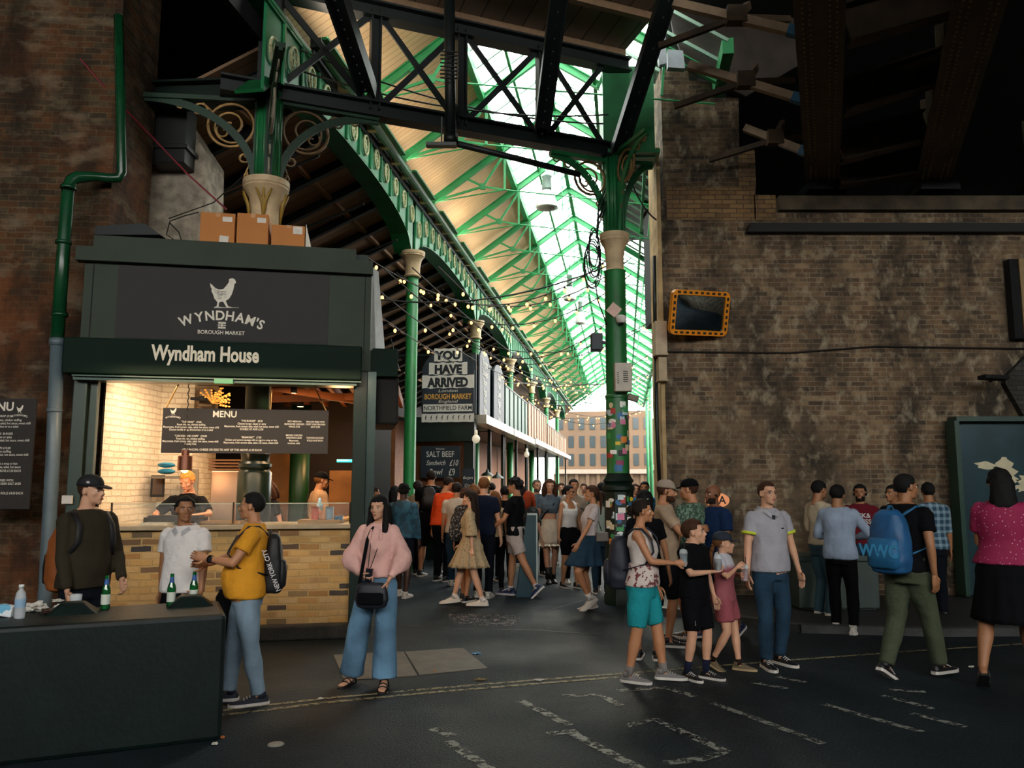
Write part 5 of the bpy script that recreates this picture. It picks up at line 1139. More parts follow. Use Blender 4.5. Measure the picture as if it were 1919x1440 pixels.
# ---------------- boxes on the stall roof
cb_m = mat('brown cardboard', 'b9773c', 0.8, var=0.08, scale=2); lab_m = mat('white shipping label', 'd8d2c6', 0.7); tape_m = mat('parcel tape', 'c08848', 0.4)
for k, (x0, x1, y0, lab) in enumerate(((373, 440, 397, 'left cardboard box on the stall roof, with two white labels'), (442, 503, 399, 'middle cardboard box on the stall roof'), (508, 572, 421, 'right cardboard box on the stall roof, the lowest one'))):
    a0, _ = SFa(x0, 450, 0.05); a1, _ = SFa(x1, 450, 0.05); zz = SFa(x0, y0, 0.05)[1]
    zb = ztt-0.03
    t = thing('cardboard_box', lab, 'box', S((a0+a1)/2, 0.25, zb))
    t.rotation_euler = (0, 0, math.atan2(XS.y, XS.x)); w = a1-a0-0.01; h = zz-zb; d = 0.42
    mb = MB(); mb.box((0, 0, h/2), (w, d, h)); mb.build('carton', cb_m, t, bevel=0.005)
    mb = MB(); mb.box((w*0.28, -d/2-0.001, h*0.82), (w*0.28, 0.003, h*0.14 if k < 2 else h*0.3))
    if k == 0: mb.box((w*0.2, -d/2-0.001, h*0.22), (w*0.26, 0.003, h*0.22), M=Matrix.Rotation(0.1, 3, 'Y'))
    mb.build('shipping_label', lab_m, t)
    mb = MB(); mb.box((0, -d/2-0.001, h*0.94), (0.05, 0.002, h*0.12)); mb.box((0, 0, h+0.001), (0.05, d, 0.002)); mb.build('tape', tape_m, t)
mb = MB(); a0, z0 = SFa(573, 456, 0.1); a1, z1 = SFa(586, 456, 0.1); zz = SFa(573, 421, 0.1)[1]; zb = ztt-0.03
mb.prism([S(a0, 0.06, zb), S(a1, 0.06, zb), S(a0, 0.06, zz)], -NS*0.3); tag(recenter(mb.build('foam_wedge', mat('white foam', 'cfcabc', 0.8))), 'white foam wedge at the end of the boxes', 'packaging')
# ---------------- pipes on the left
mb = MB(); g = mat('green drainpipe', '0f4527', 0.25, var=0.2, scale=3)
YP = 8.7
mb.tube([P(107, 640, YP), P(118, 480, YP), P(128, 352, YP+0.05), P(134, 338, YP+0.08), P(145, 332, YP+0.1), P(180, 331, YP+0.25), P(205, 334, YP+0.3), P(222, 334, YP+0.35), P(228, 325, YP+0.35), P(226, 200, YP+0.35), P(222, 30, YP+0.35)], [0.07]*5+[0.055]*6, 16)
for px, py in ((112, 590), (119, 455), (128, 352)): p = P(px, py, YP); mb.tube([p-ZV*0.02, p+ZV*0.02], 0.085, 16)
tag(recenter(mb.build('drainpipe', g, smooth=True)), 'glossy dark green drainpipe stepping across the brick wall', 'pipe')
mb = MB(); gp = P(85, 1105, YP); mb.tube([Vector((P(75, 1200, YP).x, YP, 0.0)), P(86, 1100, YP), P(99, 860, YP), P(108, 640, YP)], 0.072, 16); p = P(108, 640, YP); mb.tube([p-ZV*0.05, p+ZV*0.03], 0.085, 16)
p = P(102, 770, YP); mb.tube([p-ZV*0.02, p+ZV*0.02], 0.08, 16)
tag(recenter(mb.build('drainpipe', mat('grey painted pipe', '5c6a70', 0.4), smooth=True)), 'grey lower drainpipe beside the stall', 'pipe')
mb = MB(); mb.tube([P(150, 110, 9.0), P(215, 185, 9.2), P(290, 262, 9.6), P(350, 325, 9.8), P(425, 393, 9.9)], 0.012, 6); tag(recenter(mb.build('red_cable', mat('red cable', '7a1020', 0.5))), 'thin red cable slanting down to the boxes', 'cable')
mb = MB()
for q in ((P(318, 415, 10.2), P(345, 405, 10.1), P(372, 398, 10.0)), (P(318, 418, 10.2), P(335, 435, 10.2), P(340, 450, 10.2)), (P(316, 410, 10.2), P(400, 380, 10.2), P(455, 330, 9.9)), (P(318, 416, 10.2), P(312, 440, 10.2), P(330, 452, 10.2))): mb.tube(q, 0.008, 5)
tag(recenter(mb.build('cable', wirem)), 'loose black cables on the plastered pier', 'cable')
mb = MB(); mb.prism([P(178, 424, 9.0), P(270, 418, 9.0), P(300, 440, 9.0), P(178, 440, 9.0)], (0, 0.4, 0)); tag(recenter(mb.build('stall_ledge', M_steel)), 'dark steel ledge above the left end of the stall', 'ledge')
mb = MB(); p = P(126, 937, 8.72); mb.box((0, 0, 0), (0.11, 0.03, 0.09)); o = mb.build('wall_plate', mat('white plate', 'cfc9bf', 0.5), bevel=0.005); o.location = p; tag(o, 'small white plate fixed to the stall post', 'plate')
# outdoor menu on the left brick wall
q0 = P(-60, 955, 8.62); q1 = P(72, 748, 8.62)
t = thing('menu_board', 'black menu board on the brick wall at the far left edge', 'menu board', (q0.x, 8.6, q0.z))
mb = MB(); Wd = q1.x-q0.x; Hd = q1.z-q0.z; mb.box((Wd/2, 0, Hd/2), (Wd, 0.03, Hd)); mb.build('board', blk, t, bevel=0.004)
mb = MB()
def LT(s, x, fz, size, bold=0.01, sx=0.85, al='C'): put_text(mb, s, (x, -0.018, Hd*(1-fz)), (1, 0, 0), ZV, size, bold, sx, 0.0, align=al)
LT('MENU', Wd*0.42-0.02, 0.11, 0.13, 0.03, 0.95)
rows = [(0.17, 'WRAP £9.00'), (0.205, 'Roast chicken, chicken stuffing,'), (0.235, 'fresh tomato salsa, salad, hot sauce, sweet chilli'), (0.265, 'Brioche bun or as a salad'), (0.33, '£8.50  BURGER'), (0.36, 'classic or spicy'), (0.39, 'fresh tomato salsa, salad, hot sauce, sweet chilli'), (0.46, 'CHIPS £10.00'), (0.49, 'chicken stuffing,'), (0.52, 'fresh tomato salsa, salad, hot sauce, sweet chilli'), (0.60, 'with an egg in a wrap or bun'), (0.63, 'fresh tomato salsa, salad, hot sauce'), (0.665, 'ANY OF THE ABOVE £1.50 EACH'), (0.75, 'SKIN-ON FRIES WITH'), (0.78, 'CRISPY CHICKEN SKIN SALT £4.50'), (0.865, 'CHICKEN SAUSAGE ROLLS £4.50 EACH')]
for z_, s_ in rows: LT(s_, Wd*0.52, z_, 0.034)
mini_logo(mb, (Wd-0.17, -0.018, Hd*0.88), (1, 0, 0), 0.09, 0.0)
mb.build('lettering', mat('bone white print', 'c9c2b2', 0.7), t)
# ================================================================ green concrete barrier
zb_ = 0.83
bL = G(-120, 1452); bR = G(415, 1388); bR2 = G(1, 1)
R0 = Vector((bR.x, bR.y, 0)); L0 = Vector((bL.x, bL.y, 0)); bx_ = (R0-L0).normalized(); by_ = Vector((-bx_.y, bx_.x, 0))
Lb = (R0-L0).length
t = thing('concrete_barrier', 'dark green painted concrete block barrier at the lower left', 'barrier', L0)
dpt = 0.75
mb = MB()
def Bp(a, b, z): return L0 + bx_*a + by_*b + ZV*z
mb.box8([Bp(-1.5, 0, 0.0), Bp(Lb, 0, 0.0), Bp(Lb, dpt, 0.0), Bp(-1.5, dpt, 0.0), Bp(-1.5, 0, zb_), Bp(Lb, 0, zb_), Bp(Lb, dpt, zb_), Bp(-1.5, dpt, zb_)])
mb.build('block', mat('barrier green', '041513', 0.5, var=0.25, scale=5, bump=0.15, spec=0.3), t, bevel=0.03)
for a, b in ((Lb-0.22, 0.55), (Lb-0.98, 0.5), (Lb-1.75, 0.3), (Lb-2.6, 0.5)):
    mb = MB(); c = Bp(a, b, zb_); w = 0.17
    vs = [c + bx_*(i*w)+by_*(j*w*0.8)+ZV*-0.01 for i, j in ((-1, -1), (1, -1), (1, 1), (-1, 1))] + [c + bx_*(i*w*0.4)+by_*(j*w*0.35)+ZV*0.075 for i, j in ((-1, -1), (1, -1), (1, 1), (-1, 1))]
    mb.box8(vs); mb.build('lug', mat('barrier green', '0d2e29', 0.42), t, bevel=0.015)
setbase(t, L0)
zt_ = zb_+0.001
def on_bar(px, py): return G(px, py, zt_)
gb = mat('green bottle glass', '0c5a2a', 0.08, var=0.1, spec=0.8)
for k, (px, py, lab) in enumerate(((197, 1142, 'left green beer bottle on the barrier, standing apart'), (320, 1137, 'middle green beer bottle with blue neck foil in front of the white polo man'), (362, 1132, 'right green beer bottle on a raised lug of the barrier'))):
    p = on_bar(px, py); dz = 0.0
    t = thing('beer_bottle', lab, 'bottle', p+ZV*(0.0))
    mb = MB(); mb.lathe([(0.028, 0), (0.031, 0.005), (0.031, 0.12), (0.028, 0.145), (0.016, 0.175), (0.0135, 0.2), (0.013, 0.235), (0.0, 0.235)], (0, 0, 0), 18); mb.build('glass_bottle', gb, t, smooth=True)
    mb = MB(); mb.lathe([(0.0316, 0.035), (0.0316, 0.105)], (0, 0, 0), 18, caps=False); mb.build('paper_label', mat('bottle label', 'c9d0c4', 0.6), t, smooth=True)
    mb = MB(); mb.lathe([(0.0175, 0.172), (0.0145, 0.2), (0.0142, 0.212)], (0, 0, 0), 14, caps=False); mb.build('neck_foil', mat('blue foil', '2a5a9c', 0.4), t, smooth=True)
# water bottle
t = thing('water_bottle', 'clear plastic water bottle on the barrier at the left', 'bottle', on_bar(36, 1160))
cg = glass('clear plastic', (0.9, 0.95, 0.97), 0.35, 0.1)
mb = MB(); mb.lathe([(0.03, 0), (0.034, 0.01), (0.034, 0.06), (0.031, 0.08), (0.034, 0.1), (0.034, 0.14), (0.028, 0.17), (0.014, 0.19), (0.013, 0.205)], (0, 0, 0), 18); mb.build('bottle_body', cg, t, smooth=True)
mb = MB(); mb.lathe([(0.0345, 0.075), (0.0345, 0.13)], (0, 0, 0), 18, caps=False); mb.build('label_band', glass('blue band', (0.4, 0.6, 0.8), 0.6), t, smooth=True)
mb = MB(); mb.lathe([(0.016, 0.2), (0.016, 0.222), (0.0, 0.222)], (0, 0, 0), 14); mb.build('cap', mat('white cap', 'd8dcdc', 0.4), t, smooth=True)
mb = cup(0.042, 0.10); o = mb.build('plastic_cup', cg, smooth=True); o.location = on_bar(141, 1141); tag(o, 'clear plastic cup on the barrier behind the litter', 'cup')
mb = MB(); mb.box((0, 0, 0.04), (0.11, 0.07, 0.075), M=Matrix.Rotation(0.15, 3, 'Y')); o = mb.build('tissue_pack', pattern('blue white pack', '6ab0d0', 'e0e8ea', 14, 0.5, 'noise'), bevel=0.012); o.location = on_bar(12, 1156); tag(o, 'light blue and white plastic pack at the left edge of the barrier', 'packet')
def crumple(name, lab, px, py, r, m, seed, cat='litter', z=None):
    rn = random.Random(seed); bm = bmesh.new(); bmesh.ops.create_icosphere(bm, subdivisions=3, radius=1)
    for v in bm.verts:
        n_ = noise.noise(v.co*2.2+Vector((seed, 0, 0))); v.co *= 0.7+0.7*n_; v.co.x *= r[0]; v.co.y *= r[1]; v.co.z = max(v.co.z, -0.5)*r[2]+0.5*r[2]
    me = bpy.data.meshes.new(name); bm.to_mesh(me); bm.free(); me.materials.append(m); o = bpy.data.objects.new(name, me); COL.objects.link(o)
    o.location = on_bar(px, py) if z is None else G(px, py, z); tag(o, lab, cat); return o
pw = mat('crumpled white paper', 'c4c0b6', 0.8)
crumple('crumpled_napkin', 'large crumpled white napkin on the barrier', 66, 1146, (0.11, 0.07, 0.05), pw, 1)
crumple('crumpled_napkin', 'small flat white napkin beside the plastic cup', 112, 1140, (0.06, 0.04, 0.02), pw, 2)
crumple('crumpled_wrapper', 'dark brown food wrapper lying on the barrier', 92, 1150, (0.09, 0.05, 0.025), mat('brown wrapper', '3a2418', 0.5), 3)
crumple('crumpled_napkin', 'thin white receipt behind the wrappers', 108, 1128, (0.05, 0.04, 0.015), pw, 4)
# ================================================================ road marks, slabs, litter
def ground_poly(name, px, m, z=0.004, lab=None, cat='road marking', group=None):
    mb = MB(); pts = [G(x, y, 0) for x, y in px]; c = sum(pts, Vector())/len(pts)
    mb.add([p-c+ZV*z for p in pts], [tuple(range(len(pts)))]); o = mb.build(name, m); o.location = c
    if o.data.polygons[0].normal.z < 0: o.data.flip_normals()
    return struct(tag(o, lab, cat, group), None, cat) if False else tag(o, lab, cat, group)
yel = worn('worn yellow line', (0.22, 0.19, 0.10), 0.7, 18); whi = worn('worn white line', (0.20, 0.21, 0.18), 0.56, 12)
def lane(pts, w, m, name, lab, grp=None):
    mb = MB(); q = [G(x, y, 0) for x, y in pts]; rs_ = []
    for i, p in enumerate(q):
        d = (q[min(i+1, len(q)-1)]-q[max(i-1, 0)]).normalized(); n_ = Vector((-d.y, d.x, 0)); rs_.append((p-n_*w/2, p+n_*w/2))
    c = sum(q, Vector())/len(q)
    for i in range(len(q)-1): mb.quad(rs_[i][0]-c+ZV*0.004, rs_[i+1][0]-c+ZV*0.004, rs_[i+1][1]-c+ZV*0.004, rs_[i][1]-c+ZV*0.004)
    o = mb.build(name, m); o.location = c
    return tag(o, lab, 'road marking', grp)
lane([(415, 1342), (620, 1317), (820, 1298), (1000, 1283), (1160, 1270)], 0.055, yel, 'road_marking', 'front line of the double yellow kerb lines')
lane([(415, 1333), (620, 1309), (820, 1291), (1000, 1276), (1160, 1264), (1420, 1243), (1700, 1222), (1960, 1205)], 0.05, yel, 'road_marking', 'back line of the double yellow kerb lines')
C7 = lambda x, y: (500+0.7394*x, 1150+0.7394*y)
for k, seg in enumerate(([(640, 222), (700, 250), (765, 285)], [(760, 298), (850, 345), (950, 398)], [(420, 293), (470, 312)], [(460, 325), (510, 360), (570, 400)], [(708, 308), (785, 299)], [(750, 211), (845, 207), (895, 235)], [(890, 197), (1010, 189), (1085, 212)], [(908, 287), (985, 270), (1060, 305), (1165, 352), (1105, 370), (1010, 381)], [(1130, 229), (1240, 268), (1410, 332)], [(1232, 176), (1320, 192)], [(1290, 160), (1365, 176)], [(1410, 231), (1540, 268), (1662, 302)], [(1560, 209), (1690, 243)], [(1635, 255), (1772, 289)], [(1580, 195), (1670, 200)])):
    lane([C7(*p) for p in seg], 0.085 if k < 8 else 0.07, whi, 'road_marking', 'faded broken white parking line worn into the road', 'faded white road lines')
slab_m = mat('worn paving slab', '4a463e', 0.7, var=0.3, scale=5, bump=0.2)
for px, lab in (([(625, 1229), (756, 1223), (782, 1268), (645, 1277)], 'left grey metal inspection slab set in the road'), ([(759, 1223), (868, 1216), (914, 1254), (786, 1267)], 'right grey metal inspection slab set in the road')):
    mb = MB(); pts = [G(x, y, 0) for x, y in px]; c = sum(pts, Vector())/4; mb.prism([p-c-ZV*0.02 for p in pts], (0, 0, 0.028)); o = mb.build('inspection_cover', slab_m); o.location = c; tag(o, lab, 'manhole cover')
mb = MB(); mb.lathe([(0.055, 0), (0.05, 0.006), (0.0, 0.006)], (0, 0, 0), 20); o = mb.build('road_stud', mat('pale metal disc', '8a8f8c', 0.4, metal=0.4)); o.location = G(517, 1396, 0.0); tag(o, 'small round metal disc set in the asphalt', 'disc')
ground_poly('patch_marking', [(840, 1150), (985, 1155), (960, 1176), (845, 1168)], worn('dull patch', (0.12, 0.11, 0.10), 0.4, 9), 0.003, 'faded grey patch in the passage floor', 'floor patch')
lt_m = mat('litter white', 'b8b4a8', 0.8)
for k, (px, py, rx, m, lab) in enumerate(((893, 1226, 0.06, mat('blue plastic scrap', '3a78a4', 0.5), 'scrap of blue plastic on the road beyond the slabs'), (900, 1275, 0.07, mat('straw litter', '6a5a3c', 0.9), 'flattened straw litter near the yellow lines'), (1010, 1276, 0.05, lt_m, 'white scrap just above the yellow lines'), (600, 1311, 0.03, lt_m, 'small white scrap beside the yellow lines near the left'), (706, 1252, 0.025, lt_m, 'white scrap on the left slab'), (708, 1268, 0.03, lt_m, 'white scrap at the lower edge of the left slab'), (815, 1259, 0.02, mat('orange scrap', 'b0682c', 0.7), 'orange scrap on the slab'), (1190, 1266, 0.05, lt_m, 'crumpled white tissue at the mother\'s feet'), (1820, 1251, 0.03, lt_m, 'white scrap beside the magenta blouse woman'), (417, 1384, 0.02, mat('orange scrap', 'b0682c', 0.7), 'orange scrap at the foot of the barrier'), (402, 1396, 0.025, lt_m, 'white scrap at the foot of the barrier'), (236, 1406, 0.02, lt_m, 'scrap on the road beside the barrier'))):
    o = crumple('litter_scrap', lab, px, py, (rx, rx*0.6, 0.012), m, 20+k, z=0.002)
lane([(690, 1172), (860, 1180), (1010, 1182), (1140, 1192)], 0.03, mat('dark tar seam', '060809', .6), 'road_seam', 'thin dark tar seam crossing the passage floor')
lane([(1010, 1150), (1120, 1118), (1180, 1112)], 0.02, mat('dark tar seam', '060809', .6), 'road_seam', 'short curved tar seam near the stickered column')
# kerb and raised pavement at the foot of the right wall
mb = MB(); kx = G(1255, 1135).x
pts = [G(1225, 1150), G(1330, 1160), G(1500, 1185), G(1750, 1192), G(2050, 1190)]
poly = [Vector((p.x, p.y, 0)) for p in pts] + [Vector((16, 12.4, 0)), Vector((pts[0].x, 12.4, 0))]
mb.prism(poly, (0, 0, 0.07)); struct(mb.build('floor_pavement', mat('dark pavement', '1c1e1e', 0.6, var=0.4, scale=3, bump=0.3)), 'low dark pavement along the viaduct wall', 'floor')
mb = MB()
for p, q in zip(pts, pts[1:]): mb.beam(Vector((p.x, p.y, 0.045)), Vector((q.x, q.y, 0.045)), 0.14, 0.09)
struct(mb.build('trim_7', mat('worn kerb', '3a3c3a', 0.5, var=0.4, scale=6)), 'worn kerb edge of the pavement', 'kerb')
# ================================================================ things on the right wall
# convex traffic mirror
c = P(1311, 587, YW-0.35); t = thing('traffic_mirror', 'rectangular convex traffic mirror with an orange and black striped frame', 'mirror', c); t.rotation_euler = (0.26, -0.02, 0.30)
w, h = 0.98, 0.68
def rrect(w, h, r, n=6):
    o_ = []
    for cx, cz, a0 in ((w/2-r, h/2-r, 0), (-w/2+r, h/2-r, PI/2), (-w/2+r, -h/2+r, PI), (w/2-r, -h/2+r, 1.5*PI)):
        for k in range(n+1): a = a0+PI/2*k/n; o_.append((cx+r*math.cos(a), cz+r*math.sin(a)))
    return o_
mb = MB(); out = rrect(w, h, 0.09); inn = rrect(w-0.15, h-0.15, 0.03); n = len(out)
mb.rings([[Vector((x, 0.03, z)) for x, z in out], [Vector((x, -0.03, z)) for x, z in out], [Vector((x, -0.03, z)) for x, z in inn], [Vector((x, 0.0, z)) for x, z in inn]], False)
mb.prism([Vector((x, 0.03, z)) for x, z in out], (0, 0.02, 0)); mb.build('frame', mat('orange plastic', 'e08a10', 0.4, var=0.06), t)
mb = MB()
for k in range(9):
    x = -w/2+0.1+k*(w-0.2)/8
    for z in (h/2-0.038, -h/2+0.038): mb.box((x, -0.033, z), (0.05, 0.006, 0.035))
for k in range(6):
    z = -h/2+0.11+k*(h-0.22)/5
    for x in (w/2-0.038, -w/2+0.038): mb.box((x, -0.033, z), (0.035, 0.006, 0.05))
mb.build('black_dash', mat('dash black', '15130f', 0.5), t)
mb = MB(); gx, gz = 16, 12
mb.rings([[Vector((-w/2+0.07+(w-0.14)*i/gx, -0.03*(1-(2*i/gx-1)**2)*(1-(2*j/gz-1)**2)-0.005, -h/2+0.07+(h-0.14)*j/gz)) for i in range(gx+1)] for j in range(gz+1)], False, closed=False)
mb.build('mirror_face', mat('mirror silver', '93a4ae', 0.03, metal=1.0, var=0.02), t, smooth=True)
mb = MB(); mb.beam((0, 0.05, 0), (0.05, 0.4, 0.0), 0.06, 0.06); mb.build('mount_arm', M_steel, t)
# board with leaf artwork
b0 = P(1807, 1125, YW-0.25); b1 = P(2010, 790, YW-0.25)
t = thing('mural_panel', 'dark teal metal panel with cream leaf shapes at the right edge', 'panel', (b0.x, YW-0.25, 0.1))
Wd = b1.x-b0.x; Hd = b1.z-0.1
mb = MB(); mb.box((Wd/2, 0.1, Hd/2), (Wd, 0.12, Hd)); mb.build('sheet', mat('teal metal sheet', '1e3a42', 0.3, metal=0.3, var=0.3, scale=1.5), t)
mb = MB(); mb.box((0.0, 0.0, Hd/2), (0.07, 0.25, Hd)); mb.box((Wd/2, 0.0, Hd+0.03), (Wd, 0.25, 0.07)); mb.build('frame', mat('green metal frame', '12382e', 0.4), t)
mb = MB()
def leaf(px, py, L_, W_, ang, n=5):
    c = P(px, py, YW-0.25); c = Vector((c.x-b0.x, 0.036, c.z-0.1)); pts = []
    for sgn in (1, -1):
        rng = range(0, n*4+1) if sgn == 1 else range(n*4, -1, -1)
        for k in rng:
            f = k/(n*4); ww = W_*math.sin(PI*min(1, f*0.96+0.02))**0.6*(1+0.28*math.sin(f*n*2*PI))/2
            x, z = sgn*ww, f*L_; pts.append(c+Vector((x*math.cos(ang)+z*math.sin(ang), 0, z*math.cos(ang)-x*math.sin(ang))))
    mb.add(pts, [tuple(range(len(pts)))])
leaf(1890, 935, 0.62, 0.34, 0.0); leaf(1918, 930, 0.4, 0.28, 0.5); leaf(1850, 880, 0.12, 0.3, 0.1, 2); leaf(1905, 1000, 0.45, 0.25, 0.3); leaf(1930, 980, 0.5, 0.3, 0.2)
mb.build('leaf_artwork', mat('cream leaf paint', 'c9c0a0', 0.7), t)
mb = MB(); leaf(1892, 945, 0.3, 0.03, 0.0, 2); leaf(1915, 945, 0.2, 0.18, 0.3, 3)
o = mb.build('leaf_vein', mat('dark leaf paint', '14242a', 0.7), t); o.location = (0, -0.004, 0)
# framed sign at right edge
b0 = P(1897, 636, YW-0.1); b1 = P(1990, 488, YW-0.1)
t = thing('framed_sign', 'tan framed sign at the right edge of the picture, high on the wall', 'sign', (b0.x, YW-0.1, b0.z))
mb = MB(); Wd = b1.x-b0.x; Hd = b1.z-b0.z; mb.box((Wd/2, 0, Hd/2), (Wd, 0.15, Hd)); mb.build('backing', M_void, t)
mb = MB(); mb.box((Wd/2+0.08, -0.09, Hd/2+0.03), (Wd-0.1, 0.04, Hd-0.06)); mb.build('frame', mat('tan frame', '8a7048', 0.6), t, bevel=0.01)
mb = MB(); mb.box((Wd/2+0.14, -0.115, Hd/2+0.05), (Wd-0.2, 0.01, Hd-0.25)); mb.build('face', mat('dark sign face', '2a2c30', 0.5), t)
mb = MB(); mb.tube([PW(1240, 660)+Vector((0, -0.03, 0)), PW(1480, 662)+Vector((0, -0.03, 0)), PW(1640, 650)+Vector((0, -0.03, 0)), PW(1960, 655)+Vector((0, -0.03, 0))], 0.014, 6); tag(recenter(mb.build('wall_cable', mat('brown cable', '1a140e', 0.7))), 'thin dark cable running along the viaduct wall', 'cable')
mb = MB(); c = P(1862, 708, YW-0.5); mb.box((0, 0, 0), (0.36, 0.22, 0.06), M=Matrix.Rotation(0.05, 3, 'Y')); mb.beam((0.1, 0, 0), (0.25, 0.5, 0.03), 0.05, 0.05); mb.box((0.0, -0.11, 0.0), (0.2, 0.012, 0.04)); o = mb.build('floodlight', M_void, bevel=0.01); o.location = c; tag(o, 'black slim floodlight on the viaduct wall above the mural', 'floodlight')
mb = MB(); mb.prism([PW(1925, 660), PW(1880, 705), PW(1875, 720), PW(1915, 790), PW(1960, 800), PW(1960, 650)], (0, -0.12, 0)); struct(mb.build('trim_8', brick('rough dark brick', [(0.05, 0.045, 0.04), (0.09, 0.08, 0.07)], (0.03, 0.03, 0.03), stain=0.5)), 'rough dark patch of brickwork at the right edge', 'wall trim')
# grey green street cabinet and bench by the wall
mb = MB(); a = G(1497, 1140); p0 = P(1494, 1095, 10.9); p1 = P(1640, 1010, 10.9)
mb.box(((p0.x+p1.x)/2, 11.1, 0.4), (p1.x-p0.x, 0.5, 0.62)); mb.box(((p0.x+p1.x)/2, 11.1, 0.74), (p1.x-p0.x+0.06, 0.56, 0.08)); mb.box(((p0.x+p1.x)/2, 11.1, 0.08), (p1.x-p0.x-0.1, 0.4, 0.16))
tag(recenter(mb.build('street_cabinet', mat('grey green cabinet', '33423e', 0.5, var=0.2, scale=3), bevel=0.015)), 'grey green street cabinet behind the group of men by the wall', 'cabinet')
# oval lit sign behind the bald man
c = P(1345, 938, 11.6); t = thing('oval_sign', 'orange glowing oval sign with black letters behind the bald man', 'sign', c)
mb = MB(); mb.prism([Vector((0.17*math.cos(a*PI/14), 0, 0.105*math.sin(a*PI/14))) for a in range(28)], (0, 0.05, 0)); mb.build('face', mat('orange sign face', 'd98a5a', 0.5, emit=0.5, var=0.05), t)
mb = MB(); put_text(mb, 'SA', (0.03, -0.005, -0.05), (1, 0, 0), ZV, 0.16, 0.02, 0.95, 0.0); mb.build('lettering', dk, t)
mb = MB(); mb.tube([(0, 0.05, -0.1), (0, 0.06, -(c.z-0.1))], 0.02, 8); mb.build('pole', M_steel, t)
# tall teal sign board in the passage
A_ = G(967, 1120); B_ = G(1003, 1105)
t = thing('teal_board', 'tall narrow dark teal board standing in the passage', 'board', A_)
mb = MB(); hh = 1.15
c = (A_+B_)/2; d_ = Vector((B_.x-A_.x, 0, 0)); tl = Vector((P(988, 964, A_.y).x, A_.y, P(988, 964, A_.y).z)); tr_ = Vector((P(1006, 964, A_.y).x, A_.y, tl.z))
mb.box8([A_, Vector((B_.x, A_.y, 0)), Vector((B_.x, A_.y+0.5, 0)), A_+Vector((0, 0.5, 0)), tl, tr_, tr_+Vector((0, 0.4, 0)), tl+Vector((0, 0.4, 0))]); mb.build('panel', mat('dark teal panel', '103a44', 0.4), t)
mb = MB(); mb.beam(Vector((B_.x, A_.y-0.01, 0.02)), tr_+Vector((0, -0.01, 0)), 0.025, 0.02); mb.beam(tl, tr_, 0.03, 0.03); mb.build('white_edge', mat('white edge trim', 'a8b8b4', 0.5), t); setbase(t, A_)
# ================================================================ people
def bake(mb, voxel, smooth_it=3, fac=0.5):
    me = mb.mesh('tmp', [])
    o = bpy.data.objects.new('tmp', me); COL.objects.link(o)
    r = o.modifiers.new('r', 'REMESH'); r.mode = 'VOXEL'; r.voxel_size = voxel; r.use_smooth_shade = True
    if smooth_it:
        s = o.modifiers.new('s', 'SMOOTH'); s.factor = fac; s.iterations = smooth_it
    dg = bpy.context.evaluated_depsgraph_get(); ev = o.evaluated_get(dg); m2 = ev.to_mesh()
    vs = [v.co.copy() for v in m2.vertices]; fs = [tuple(p.vertices) for p in m2.polygons]; ns = [v.normal.copy() for v in m2.vertices]
    ev.to_mesh_clear(); bpy.data.objects.remove(o); bpy.data.meshes.remove(me)
    return vs, fs, ns
def L3(s, f, u): return Vector((s, -f, u))     # side (+ = the person's left), forward, up
def ering(c, a, b, fx, fy, n=18, p=2.2):
    out = []
    for i in range(n):
        t = 2*PI*i/n; ct, st_ = math.cos(t), math.sin(t)
        out.append(c + fx*(a*math.copysign(abs(ct)**(2/p), ct)) + fy*(b*math.copysign(abs(st_)**(2/p), st_)))
    return out
_heads = {}
def head_base(female, fine=True):
    key = (female, fine)
    if key in _heads: return _heads[key]
    mb = MB(); j = 0.9 if female else 1.0
    mb.ell(L3(0, -.018, .025), (.074, .094, .088), nu=22, nv=14); mb.ell(L3(0, .018, -.02), (.060*j, .068, .086), nu=20, nv=12)
    mb.ell(L3(0, .030, -.070), (.050*j, .050, .038)); mb.ell(L3(0, .068, -.092), (.022*j, .022, .018))
    for s in (-1, 1):
        mb.ell(L3(s*.036, .048, -.024), (.024, .028, .024)); mb.ell(L3(s*.0775, -.008, -.008), (.008, .018, .030))
        mb.ell(L3(s*.010, .094, -.033), (.009, .010, .008)); mb.ell(L3(s*.030, .066, .026), (.022, .014, .009))
    mb.tube([L3(0, .082, .012), L3(0, .095, -.010), L3(0, .107, -.030)], [.007, .0085, .012], 8)
    mb.ell(L3(0, .083, -.060), (.024, .014, .012))
    r = .047 if female else .057
    mb.tube([L3(0, -.015, -.05), L3(0, -.028, -.12), L3(0, -.04, -.215)], [r, r*.98, r*1.15], 16)
    _heads[key] = bake(mb, 0.0048 if fine else 0.009, 2)
    return _heads[key]
